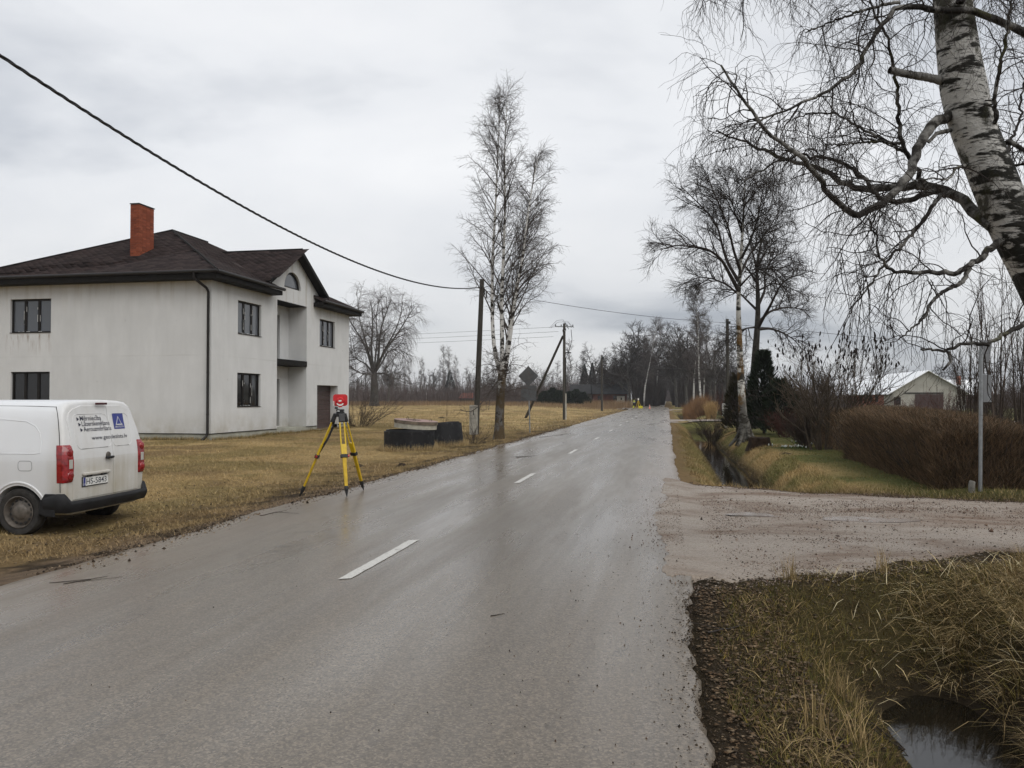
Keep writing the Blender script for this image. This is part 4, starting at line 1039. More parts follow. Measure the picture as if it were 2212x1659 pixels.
b_ = MB(); b_.box((.16, -.05, 3.2), (.12, .12, .9)); b_.build('cable_guard', M_TBLK, po3)
pR = on_y(1572, 862, 55.8)
po4 = pole('wooden pole beyond the mossy birch on the garden side', float(pR[0]), 55.8, 7.0)
b_ = MB(); b_.box((.05, -.12, 6.75), (.3, .1, .15)); b_.build('cable_clamp', M_TBLK, po4)
def wire(label, p, q, sag, r=.011, n=36, twist=False, name='overhead_cable'):
    p, q = np.array(p, float), np.array(q, float); t = np.linspace(0, 1, n)
    P = p + (q - p) * t[:, None]; P[:, 2] -= 4 * sag * t * (1 - t)
    o = thing(name, label, 'cable', p); P = P - p
    if not twist:
        MB().tube([tuple(v) for v in P], r, 6).build('strand', M_WIRE, o)
    else:
        L = np.linalg.norm(q - p); m = int(L / .05); tt = np.linspace(0, 1, m)
        Q = np.stack([np.interp(tt, t, P[:, k]) for k in range(3)], -1); d = (q - p) / L
        a = np.cross(d, [0, 0, 1]); a /= np.linalg.norm(a); b = np.cross(a, d)
        for k in range(3):
            ph = 2 * PI * tt * L / .75 + 2 * PI * k / 3
            MB().tube([tuple(v) for v in Q + (a * np.cos(ph)[:, None] + b * np.sin(ph)[:, None]) * r * 1.05], r, 5).build('strand', M_WIRE, o)
    return o
t1 = (-8.66, 36.9, 6.92)
wire('thick twisted black cable sagging from the roadside pole over the lawn', t1, (-8.95, 4.9, 6.95), 1.40, .0135, 80, True)
wire('thin cable crossing the road to the pole beyond the mossy birch', (-8.6, 36.9, 6.75), (pR[0], 55.7, 6.75), .25, .012, 40)
wire('thin cable running from the far garden pole towards the barn', (pR[0], 55.8, 6.7), (52, 86, 5.2), .35, .016, 40)
wire('cable hanging from the far plain pole into the avenue', (-8.6, 109, 7.3), (3.5, 150, 7.2), .5, .022, 24)
for k, z in enumerate((8.3, 7.9, 7.5)):
    wire(['highest of three bare power lines strung over the field', 'middle one of three bare power lines strung over the field', 'lowest of three bare power lines strung over the field'][k], (-8.2 - .4 * k, 63.5, z - .9), (-80, 108 + 2 * k, z + 2.2), .4, .012, 24)
for k in range(2):
    wire(['upper slack power line passing above the barn roof', 'lower slack power line passing above the barn roof'][k], tuple(at(1830 + 0 * k, 826 + 12 * k, 150)), tuple(at(2400, 775 + 12 * k, 120)), .6, .022, 24)

# ------------------------------------------------------------------ road signs seen from behind
so = gpt(1145, 936, -.05)
sg = thing('road_sign', 'diamond road sign with a square plate below it, seen from behind', 'road sign', (so[0], so[1], -.1), rad(3))
MB().tube([(0, 0, -.2), (-.09, 0, 3.3)], .03, 10).build('post', M_GALV, sg)
d_ = MB(); d_.prism([(-.08 + .49 * math.cos(a), -.045, 2.80 + .49 * math.sin(a)) for a in (0, PI / 2, PI, 3 * PI / 2)], (0, .012, 0)); pl_ = d_.build('diamond_plate', M_SIGNBACK, sg, .01)
d_ = MB(); d_.box((-.06, -.04, 1.98), (.74, .012, .72)); d_.build('square_plate', M_SIGNBACK, sg, .006)
for z in (2.65, 2.95, 1.8, 2.15):
    d_ = MB(); d_.box((-.075, -.025, z), (.3, .025, .03)); d_.build('bracket', M_GALV, sg)
M_PLATEBACK = flat('dull_plate_back', (0.13, 0.133, 0.138), 0.6, 0.15, 6, 0.3)
sr = gpt(2117, 1064)
s2 = thing('road_sign', 'grey steel signpost with two plates turned edge-on beside the hedge', 'road sign', (sr[0], sr[1], .0), rad(-125))
MB().tube([(0, 0, -.2), (-.05, .03, 2.62)], .032, 12).build('post', M_GALV, s2)
d_ = MB(); d_.prism([(-.26, .05, 2.06), (-.58, .05, 2.62), (.06, .05, 2.62)], (0, .01, 0)); d_.build('triangle_plate', M_PLATEBACK, s2, .004)
d_ = MB(); d_.box((-.28, .05, 1.79), (.48, .012, .48)); d_.build('square_plate', M_PLATEBACK, s2, .01)
for z in (2.4, 1.92, 1.68):
    d_ = MB(); d_.box((-.12, .035, z), (.3, .025, .03)); d_.build('bracket', M_GALV, s2)
st_ = gpt(2099, 1066)
M_STUB = flat('weathered_stub', (0.17, 0.16, 0.14), 0.9, 0.4, 14, 0.2, bump=0.5)
so_ = thing('marker_stub', 'short weathered concrete marker stub in the grass before the hedge', 'marker', (st_[0], st_[1], 0))
MB().tube([(0, 0, -.1), (0.0, 0, .15), (.01, 0, .20), (.015, 0, .215)], [.055, .052, .050, .035], 9).build('stub', M_STUB, so_)
# letter boxes by the driveway
lb = on_y(1568, 905, 46.0)
lbo = thing('letter_box', 'two stacked pale letter boxes on a white post by the driveway', 'letter box', (lb[0], 46.0, 0))
MB().box((0, 0, .5), (.16, .12, 1.1)).build('post', M_FOOT, lbo, .01)
for z in (1.18, .82):
    MB().box((0, -.03, z), (.40, .25, .33)).build('box', M_BOX, lbo, .015)
# ------------------------------------------------------------------ bare trees
def unit(v): return v / np.maximum(np.linalg.norm(v, axis=-1, keepdims=True), 1e-9)
def grow(P0, D, L, n, wig, grav, rng):
    """B branches of n points; grav bends them down (<0) or up (>0) a little at every step"""
    B = len(P0); out = np.empty((B, n, 3)); out[:, 0] = P0; d = unit(D); st = (np.asarray(L) / (n - 1))[:, None]
    g_ = np.zeros((B, 3)); g_[:, 2] = grav
    for i in range(1, n):
        d = unit(d + rng.normal(0, wig, (B, 3)) + g_)
        out[:, i] = out[:, i - 1] + d * st
    return out
def sprout(P, k, t0, t1, a0, a1, rng, flat_=0.0):
    """k side shoots per branch: start points, directions, position along the parent, parent index"""
    B, n = P.shape[:2]
    t = t0 + (t1 - t0) * (np.arange(k)[None, :] + rng.random((B, k))) / k
    x = t * (n - 1); i = np.minimum(x.astype(int), n - 2); f = (x - i)[..., None]
    b = np.arange(B)[:, None]
    S = P[b, i] * (1 - f) + P[b, i + 1] * f; T = unit(P[b, i + 1] - P[b, i])
    r = rng.normal(size=(B, k, 3)); r[..., 2] *= 1 - flat_
    r = unit(r - (r * T).sum(-1, keepdims=True) * T)
    a = np.radians(rng.uniform(a0, a1, (B, k)))[..., None]
    return S.reshape(-1, 3), (np.cos(a) * T + np.sin(a) * r).reshape(-1, 3), t.ravel(), np.repeat(np.arange(B), k)
def tubes(groups):
    """groups of (P (B,n,3), R (B,n), sides) to vertices and quads"""
    Vs, Fs, off = [], [], 0
    for P, R, s in groups:
        B, n = P.shape[:2]
        if B == 0: continue
        T = unit(np.gradient(P, axis=1)); m = unit(P[:, -1] - P[:, 0])
        ref = np.eye(3)[np.argmin(np.abs(m), axis=1)][:, None, :]
        U = unit(np.cross(T, ref)); W = np.cross(T, U)
        a = 2 * PI * np.arange(s) / s
        V = P[:, :, None] + R[:, :, None, None] * (U[:, :, None] * np.cos(a)[None, None, :, None] + W[:, :, None] * np.sin(a)[None, None, :, None])
        idx = off + np.arange(B * n * s).reshape(B, n, s)
        q = np.stack([idx[:, :-1], np.roll(idx[:, :-1], -1, 2), np.roll(idx[:, 1:], -1, 2), idx[:, 1:]], -1)
        Vs.append(V.reshape(-1, 3)); Fs.append(q.reshape(-1, 4)); off += B * n * s
    return np.concatenate(Vs), np.concatenate(Fs)
def taper(r0, r1, B, n, p=1.0):
    t = np.linspace(0, 1, n)[None, :] ** p
    return np.asarray(r0).reshape(-1, 1) * (1 - t) + np.asarray(r1).reshape(-1, 1) * t + np.zeros((B, n))
def resample(pts, n):
    pts = np.asarray(pts, float); d = np.concatenate([[0], np.cumsum(np.linalg.norm(np.diff(pts, axis=0), axis=1))])
    # smooth curve through the points
    s = np.linspace(0, d[-1], n); out = np.empty((n, pts.shape[1]))
    for k in range(pts.shape[1]): out[:, k] = np.interp(s, d, pts[:, k])
    for _ in range(2): out[1:-1] = out[1:-1] * .5 + .25 * (out[:-2] + out[2:])
    return out
def branch_levels(P, R, levels, rng, keep=None):
    """levels: dicts k,t0,t1,a0,a1,len,(lend),n,wig,grav,r0,r1,sides ; returns groups"""
    out = []
    for lv in levels:
        S, D, t, pi = sprout(P, lv['k'], lv['t0'], lv['t1'], lv['a0'], lv['a1'], rng, lv.get('flat', 0))
        L = np.asarray(lv['len'](t, rng) if callable(lv['len']) else lv['len'] * rng.uniform(.6, 1.3, len(t)))
        if lv.get('rel'): L = L * np.linalg.norm(np.diff(P, axis=1), axis=-1).sum(1)[pi]
        n = lv['n']
        if 'up' in lv: D = D + np.array([0, 0, lv['up']])
        Q = grow(S, D, L, n, lv['wig'], lv['grav'], rng)
        pr_ = R[pi, np.minimum((t * (R.shape[1] - 1)).astype(int), R.shape[1] - 1)]
        r0 = np.minimum(pr_ * .75, lv['r0'] * np.sqrt(np.maximum(L, .05) / max(1e-3, float(np.mean(L)))))
        RR = taper(r0, np.minimum(r0 * .7, lv['r1']), len(Q), n, .8)
        ok = L > .02
        if lv.get('ground') is not None: ok &= Q[:, -1, 2] > lv['ground']
        Q, RR = Q[ok], RR[ok]
        out.append((Q, RR, lv.get('sides', 3)))
        P, R = Q, RR
    return out

# bark
def bark(name, light, dark, streaky=True, base_dark=1.6, moss=None, zs=9.0, hs=2.2, thr=(0.52, 0.60), fl_=.62):
    g = NT(name)
    x, y, z = g.sep()
    c = g.ramp(g.noise(2.5, detail=5), (0.3, tuple(k * .86 for k in light)), (0.7, light))
    band = g.noise(1.0, g.mapped((hs, hs, zs)), detail=5, rough=0.62, dist=0.35)
    patch = g.noise(1.0, g.mapped((1.6, 1.6, 0.9)), detail=5, rough=0.6)
    m = g.ramp(g.math('ADD', g.math('MULTIPLY', band, 0.72), g.math('MULTIPLY', patch, 0.28)), (thr[0], 0.0), (thr[1], 1.0))
    c = g.mix(m, c, dark)
    fine = g.ramp(g.noise(1.0, g.mapped((9, 9, 45)), detail=4, rough=.7), (fl_, 0.0), (fl_ + .05, 0.85))
    c = g.mix(fine, c, dark)
    if base_dark:
        lowm = g.ramp(g.math('ADD', g.math('MULTIPLY', z, 1.0 / (base_dark * 2)), g.math('MULTIPLY', g.math('SUBTRACT', patch, 0.5), 0.9)), (0.25, 1.0), (0.5, 0.0))
        c = g.mix(g.math('MULTIPLY', lowm, 0.85), c, tuple(k * 1.3 for k in dark))
    if moss:
        mm = g.ramp(g.noise(1.0, g.mapped((2.6, 2.6, 1.2)), detail=6, rough=0.65), (moss[3], 0.0), (moss[3] + .07, 0.9))
        if len(moss) > 4: mm = g.math('MULTIPLY', mm, g.ramp(g.math('MULTIPLY', z, .1), (moss[4] - .06, 0.0), (moss[4], 1.0), (moss[5], 1.0), (moss[5] + .08, 0.0)))
        c = g.mix(mm, c, moss[:3])
    g.bump(g.math('ADD', band, g.noise(25, detail=4)), 0.6, 0.03)
    return g.done(c, 0.85, 0.25)
M_BIRCH = bark('birch_bark', (0.60, 0.585, 0.55), (0.035, 0.030, 0.025), base_dark=1.4)
M_BIRCH_3 = bark('rough_foot_birch_bark', (0.64, 0.625, 0.59), (0.030, 0.025, 0.020), base_dark=2.9, zs=6, hs=3.5, thr=(.50, .545), moss=(0.075, 0.050, 0.022, 0.42, -.1, .24))
M_BIRCH_MOSS = bark('mossy_birch_bark', (0.55, 0.535, 0.49), (0.03, 0.026, 0.02), base_dark=1.9, zs=6, hs=3, thr=(.475, .535), moss=(0.115, 0.058, 0.009, 0.495, 0.14, 0.42))
M_BIRCH_BIG = bark('old_birch_bark', (0.56, 0.545, 0.51), (0.020, 0.019, 0.015), base_dark=0, zs=8.0, hs=2.4, thr=(0.488, 0.530), fl_=.55, moss=(0.030, 0.029, 0.014, 0.525))
M_BIRCH_LIMB = bark('birch_limb_bark', (0.25, 0.24, 0.22), (0.022, 0.019, 0.016), base_dark=0, zs=5, hs=5, thr=(0.40, 0.52), moss=(0.06, 0.06, 0.02, 0.58))
M_DARKBARK = flat('dark_bark', (0.045, 0.040, 0.033), 0.9, 0.5, 7, 0.2, bump=0.5)
M_GREYBARK = flat('grey_bark', (0.075, 0.070, 0.062), 0.9, 0.5, 5, 0.2, bump=0.5)
M_TWIG = flat('dark_twigs', (0.034, 0.027, 0.023), 0.85, 0.4, 3, 0.2)
M_TWIG_B = flat('brown_twigs', (0.078, 0.064, 0.055), 0.85, 0.4, 3, 0.2)
M_TWIG_G = flat('grey_twigs', (0.095, 0.082, 0.076), 0.9, 0.35, 1, 0.2)
M_TWIG_L = flat('hazy_far_twigs', (0.088, 0.074, 0.070), 0.9, 0.35, 1, 0.2)  # grey-lilac of distant haze put into the twig colour

def build_tree(name, label, cat, loc, trunk_groups, crown_groups, trunk_mat, twig_mat, group=None, rz=0.0):
    o = thing(name, label, cat, loc, rz, group)
    V, Fq = tubes(trunk_groups); link('trunk', mesh_np('trunk', V, [Fq], True), trunk_mat, o)
    V, Fq = tubes(crown_groups); link('crown', mesh_np('crown', V, [Fq], True), twig_mat, o)
    return o
def stems_from_px(lines, base, n, d0, spread=0.0):
    """stems drawn in picture units at the tree's distance, as points relative to the tree's base"""
    out = []
    for k, ln in enumerate(lines):
        pts = []
        for i, p_ in enumerate(ln):
            d = d0 + (p_[2] if len(p_) > 2 else 0)
            pts.append(at(p_[0], p_[1], d) - base)
        out.append(resample(pts, n))
    return np.array(out)
def zlen(L0, L1, rng_lo=.7, rng_hi=1.25):
    return lambda t, rng: (L0 + (L1 - L0) * t) * rng.uniform(rng_lo, rng_hi, len(t))

# --- three-stemmed birch on the left of the road
rng = np.random.default_rng(3)
bp_ = gpt(1081, 951, -.1); d0 = float((bp_ - EYEP) @ FWD)
def r5(px, py, dd=0.0): return (947.75 + .4876 * px, 167.25 + .4876 * py, dd)
main = stems_from_px([[r5(266, 1612), r5(268, 1560), r5(272, 1430), r5(280, 1330), r5(283, 1255)]], bp_, 14, d0)
stems = stems_from_px([
    [r5(275, 1330), r5(255, 1250, .05), r5(242, 1190, .1), r5(235, 1000, .2), r5(240, 780, .3), r5(252, 560, .2), r5(262, 350), r5(272, 80)],
    [r5(282, 1330), r5(281, 1150), r5(277, 980, -.1), r5(289, 760, -.1), r5(294, 560, .1), r5(290, 350, .3), r5(305, 60, .3)],
    [r5(290, 1330), r5(312, 1180, -.2), r5(340, 970, -.4), r5(372, 800, -.4), r5(395, 600, -.3), r5(420, 450), r5(445, 330, .2)],
    [r5(288, 1330), r5(300, 1180, .3), r5(318, 1050, .5), r5(346, 890, .7), r5(360, 760, .9), r5(380, 640, 1.0), r5(395, 560, 1.0)]], bp_, 26, d0)
Rm = taper([.205], [.165], 1, 14); Rm[0, :3] *= np.array([1.35, 1.18, 1.06])
Rs = taper([.095, .105, .10, .06], [.010, .010, .010, .006], 4, 26, .85)
l1 = dict(k=36, t0=.20, t1=.99, a0=28, a1=58, len=lambda t, r: (3.1 * (1 - t) ** .8 + .5) * r.uniform(.55, 1.15, len(t)), n=9, wig=.10, grav=-.012, up=.28, r0=.024, r1=.006, sides=4)
l2 = dict(k=13, t0=.15, t1=.98, a0=25, a1=60, len=lambda t, r: (.95 - .45 * t) * r.uniform(.5, 1.2, len(t)), n=6, wig=.12, grav=-.05, r0=.0072, r1=.0044)
l3 = dict(k=5, t0=.2, t1=1.0, a0=20, a1=60, len=lambda t, r: .30 * r.uniform(.5, 1.3, len(t)), n=4, wig=.16, grav=-.09, r0=.0046, r1=.0036)
cg = branch_levels(stems, Rs, [l1, l2, l3], rng)
# tangled shoots round the foot of the stems
S_, D_, t_, pi_ = sprout(main, 26, .5, 1.0, 50, 95, rng, .3)
Q = grow(S_, D_, rng.uniform(.6, 1.9, len(S_)), 9, .22, -.02, rng); RQ = taper(np.full(len(Q), .018), np.full(len(Q), .006), len(Q), 9)
cg += [(Q, RQ, 4)] + branch_levels(Q, RQ, [dict(k=10, t0=.2, t1=1, a0=30, a1=75, len=.5, n=6, wig=.2, grav=-.02, r0=.007, r1=.0045), dict(k=4, t0=.2, t1=1, a0=30, a1=70, len=.22, n=4, wig=.2, grav=-.02, r0=.0045, r1=.0035)], rng)
lowb = stems_from_px([[r5(262, 1345), r5(235, 1380, -.3), r5(205, 1425, -.6), r5(165, 1470, -.8), r5(130, 1488, -.9), r5(95, 1470, -1)]], bp_, 14, d0)
Rl = taper([.035], [.012], 1, 14)
cg += [(lowb, Rl, 5)] + branch_levels(lowb, Rl, [dict(k=22, t0=.1, t1=1, a0=30, a1=80, len=.5, n=6, wig=.2, grav=0, r0=.008, r1=.0045), dict(k=4, t0=.2, t1=1, a0=30, a1=70, len=.2, n=4, wig=.2, grav=-.02, r0=.0045, r1=.0035)], rng)
build_tree('birch_tree', 'tall three-stemmed white birch standing alone on the left road edge', 'tree', bp_, [(main, Rm, 16), (stems, Rs, 10)], cg, M_BIRCH_3, M_TWIG_B)

# --- mossy birch on the ditch bank
rng = np.random.default_rng(8)
bx_ = on_y(1609, 950, 32.5); bp_ = np.array([bx_[0], 32.5, -.10]); d0 = float((bp_ - EYEP) @ FWD)
def r7(px, py, dd=0.0): return ((2450 + px * .7835) * .5575, (500 + py * .7835) * .5575, dd)
main = stems_from_px([[r7(560, 1545), r7(552, 1480), r7(543, 1350), r7(535, 1200), r7(530, 1050), r7(524, 900), r7(526, 800), r7(535, 690), r7(540, 580), r7(550, 450), r7(552, 330), r7(560, 240)]], bp_, 34, d0)
Rm = taper([.185], [.02], 1, 34, .8); Rm[0, :4] *= np.array([1.5, 1.25, 1.1, 1.03])
limbs = stems_from_px([
    [r7(526, 800), r7(480, 715, -.3), r7(440, 640, -.8), r7(370, 590, -1.2), r7(280, 580, -1.5), r7(200, 570, -1.6), r7(140, 600, -1.6)],
    [r7(530, 760), r7(470, 660, .3), r7(440, 560, .6), r7(420, 470, .9), r7(360, 400, 1.0), r7(290, 330, 1.0), r7(235, 280, .9)],
    [r7(535, 700), r7(500, 600, -.4), r7(480, 500, -.8), r7(440, 400, -1.0), r7(400, 300, -1.0), r7(370, 230, -.8)],
    [r7(533, 720), r7(580, 620, .4), r7(640, 540, .8), r7(690, 470, 1.1), r7(730, 400, 1.2)],
    [r7(540, 640), r7(590, 540, -.6), r7(620, 440, -1.0), r7(640, 350, -1.2), r7(650, 270, -1.2)],
    [r7(528, 820), r7(470, 770, .5), r7(400, 740, 1.0), r7(330, 730, 1.4), r7(270, 760, 1.6)],
    [r7(530, 780), r7(585, 720, -.6), r7(640, 690, -1.2), r7(700, 690, -1.6), r7(740, 720, -1.7)],
    [r7(545, 520), r7(510, 420, .3), r7(480, 330, .5), r7(470, 250, .6)]], bp_, 22, d0)
Rl = taper([.085, .075, .065, .06, .06, .05, .045, .04], [.012] * 8, 8, 22, .8)
allP = np.concatenate([limbs, np.array([resample(main[0, 22:], 22)])]); allR = np.concatenate([Rl, taper([.07], [.012], 1, 22)])
cg = branch_levels(allP, allR, [
    dict(k=18, t0=.32, t1=1.0, a0=25, a1=60, len=lambda t, r: (1.6 - .7 * t) * r.uniform(.5, 1.2, len(t)), n=9, wig=.12, grav=.0, up=.12, r0=.024, r1=.009, sides=4),
    dict(k=9, t0=.15, t1=1.0, a0=25, a1=60, len=lambda t, r: (.75 - .3 * t) * r.uniform(.5, 1.2, len(t)), n=6, wig=.12, grav=-.03, r0=.0085, r1=.0045),
    dict(k=6, t0=.2, t1=1.0, a0=20, a1=55, len=lambda t, r: .36 * r.uniform(.5, 1.3, len(t)), n=5, wig=.12, grav=-.08, r0=.0045, r1=.0033)], rng)
cg = [(limbs, Rl, 8)] + cg
# roots flare and a few low shoots
S_, D_, t_, pi_ = sprout(main, 22, .02, .25, 50, 90, rng, .4)
Q = grow(S_, D_, rng.uniform(.5, 1.6, len(S_)), 8, .14, .03, rng); RQ = taper(np.full(len(Q), .012), np.full(len(Q), .005), len(Q), 8)
cg += [(Q, RQ, 4)] + branch_levels(Q, RQ, [dict(k=5, t0=.2, t1=1, a0=30, a1=60, len=.35, n=5, wig=.15, grav=0, r0=.006, r1=.004)], rng)
roots = []
for a in np.linspace(0, 2 * PI, 7)[:-1]: roots.append(resample([(0.05 * math.cos(a), .05 * math.sin(a), .9), (.20 * math.cos(a), .2 * math.sin(a), .35), (.38 * math.cos(a), .38 * math.sin(a), .06), (.6 * math.cos(a), .6 * math.sin(a), -.15)], 8))
roots = np.array(roots); Rr_ = taper(np.full(6, .11), np.full(6, .05), 6, 8)
build_tree('birch_tree', 'birch with orange-mossed trunk on the ditch bank beside the stump', 'tree', bp_, [(main, Rm, 16), (roots, Rr_, 10)], cg, M_BIRCH_MOSS, M_TWIG)

# --- dark broad tree behind it
rng = np.random.default_rng(12)
bx_ = on_y(1630, 925, 41.0); bp_ = np.array([bx_[0], 41.0, 0.0]); d0 = float((bp_ - EYEP) @ FWD)
main = stems_from_px([[r7(600, 1480), r7(603, 1300), r7(606, 1150), r7(614, 1040), r7(620, 960), r7(622, 880), r7(620, 780), r7(612, 680), r7(630, 600), r7(640, 540)]], bp_, 26, d0)
Rm = taper([.29], [.04], 1, 26, .8)
limbs = stems_from_px([
    [r7(618, 990), r7(650, 930, -.5), r7(690, 860, -1), r7(720, 790, -1.2), r7(760, 740, -1.3), r7(830, 720, -1.3), r7(890, 700, -1.2)],
    [r7(620, 990), r7(680, 985, .6), r7(740, 1005, 1.1), r7(800, 1040, 1.4), r7(840, 1090, 1.5)],
    [r7(620, 960), r7(680, 900, .6), r7(760, 880, 1.2), r7(840, 890, 1.6), r7(880, 930, 1.7)],
    [r7(620, 880), r7(660, 790, .8), r7(650, 720, 1.2), r7(690, 640, 1.6), r7(760, 600, 1.8), r7(830, 620, 1.8)],
    [r7(621, 900), r7(570, 850, .5), r7(520, 800, 1), r7(450, 790, 1.4), r7(400, 830, 1.5)],
    [r7(616, 760), r7(570, 690, -.8), r7(520, 640, -1.2), r7(460, 620, -1.3)],
    [r7(614, 700), r7(660, 600, -.8), r7(720, 540, -1.3), r7(780, 510, -1.5)],
    [r7(612, 680), r7(590, 590, .6), r7(570, 520, .9), r7(560, 460, 1.0)],
    [r7(620, 800), r7(700, 760, -1.4), r7(790, 790, -2.0), r7(870, 830, -2.2)],
    [r7(619, 980), r7(560, 985, -.6), r7(510, 1010, -1.0), r7(470, 1060, -1.1)]], bp_, 20, d0)
Rl = taper(np.linspace(.095, .05, 10), [.014] * 10, 10, 20, .8)
cg = [(limbs, Rl, 8)] + branch_levels(np.concatenate([limbs, np.array([resample(main[0, 14:], 20)])]), np.concatenate([Rl, taper([.12], [.02], 1, 20)]), [
    dict(k=16, t0=.30, t1=1.0, a0=30, a1=70, len=lambda t, r: (1.55 - .7 * t) * r.uniform(.5, 1.2, len(t)), n=8, wig=.16, grav=.02, r0=.026, r1=.010, sides=4),
    dict(k=6, t0=.12, t1=1.0, a0=30, a1=65, len=lambda t, r: (.75 - .3 * t) * r.uniform(.5, 1.2, len(t)), n=6, wig=.15, grav=.01, r0=.010, r1=.0055),
    dict(k=5, t0=.2, t1=1.0, a0=25, a1=60, len=lambda t, r: .36 * r.uniform(.5, 1.3, len(t)), n=4, wig=.14, grav=.0, r0=.0055, r1=.0038)], rng)
build_tree('linden_tree', 'dark broad-crowned tree with a nest box behind the mossy birch', 'tree', bp_, [(main, Rm, 14)], cg, M_DARKBARK, M_TWIG)
nb_ = on_y(1641, 764, 40.6)
nbx = thing('nest_box', 'small wooden nest box fixed to the dark broad tree', 'nest box', (nb_[0] + .12, 40.6, nb_[2] - .15))
MB().box((0, 0, .17), (.22, .2, .3)).build('box', M_GREYBARK, nbx, .005); MB().box((0, -.02, .34), (.42, .28, .03)).build('roof', M_GREYBARK, nbx)

# --- the great leaning birch above the gravel road
rng = np.random.default_rng(21)
DB = 7.6
def rA(px, py, dd=0.0): return (1477.4 + .4704 * px, .4704 * py, dd)
bp_ = np.array([4.55, 8.6, 0.0])
def absline(pts, n, d0=DB):
    P = resample([at(*rA(a[0], a[1])[:2], d0 + (a[2] if len(a) > 2 else 0)) for a in pts], n); return P - bp_
tl_ = [(1180, -1000, -.1), (1195, -600, -.1), (1210, -300), (1232, 0), (1248, 150), (1272, 350), (1312, 550), (1372, 700), (1432, 850), (1492, 1000), (1560, 1140, .0), (1640, 1300, .05)]
tP = [at(*rA(a[0], a[1])[:2], DB + (a[2] if len(a) > 2 else 0)) - bp_ for a in tl_][::-1]
tP = [np.array([0, 0, -.2]), np.array([-.03, 0, .35])] + [p for p in tP]
main = np.array([resample(tP, 60)])
tt = np.linspace(0, 1, 60)
Rm = np.interp(main[0, :, 2], [-.2, .3, 1.2, 2.5, 3.5, 4.6, 5.4, 7, 10], [.36, .27, .225, .205, .20, .195, .165, .13, .05])[None]
Rm = Rm * (1 + .06 * (vnoise(tt * 40, tt * 0, 1, 5) - .5))[None]
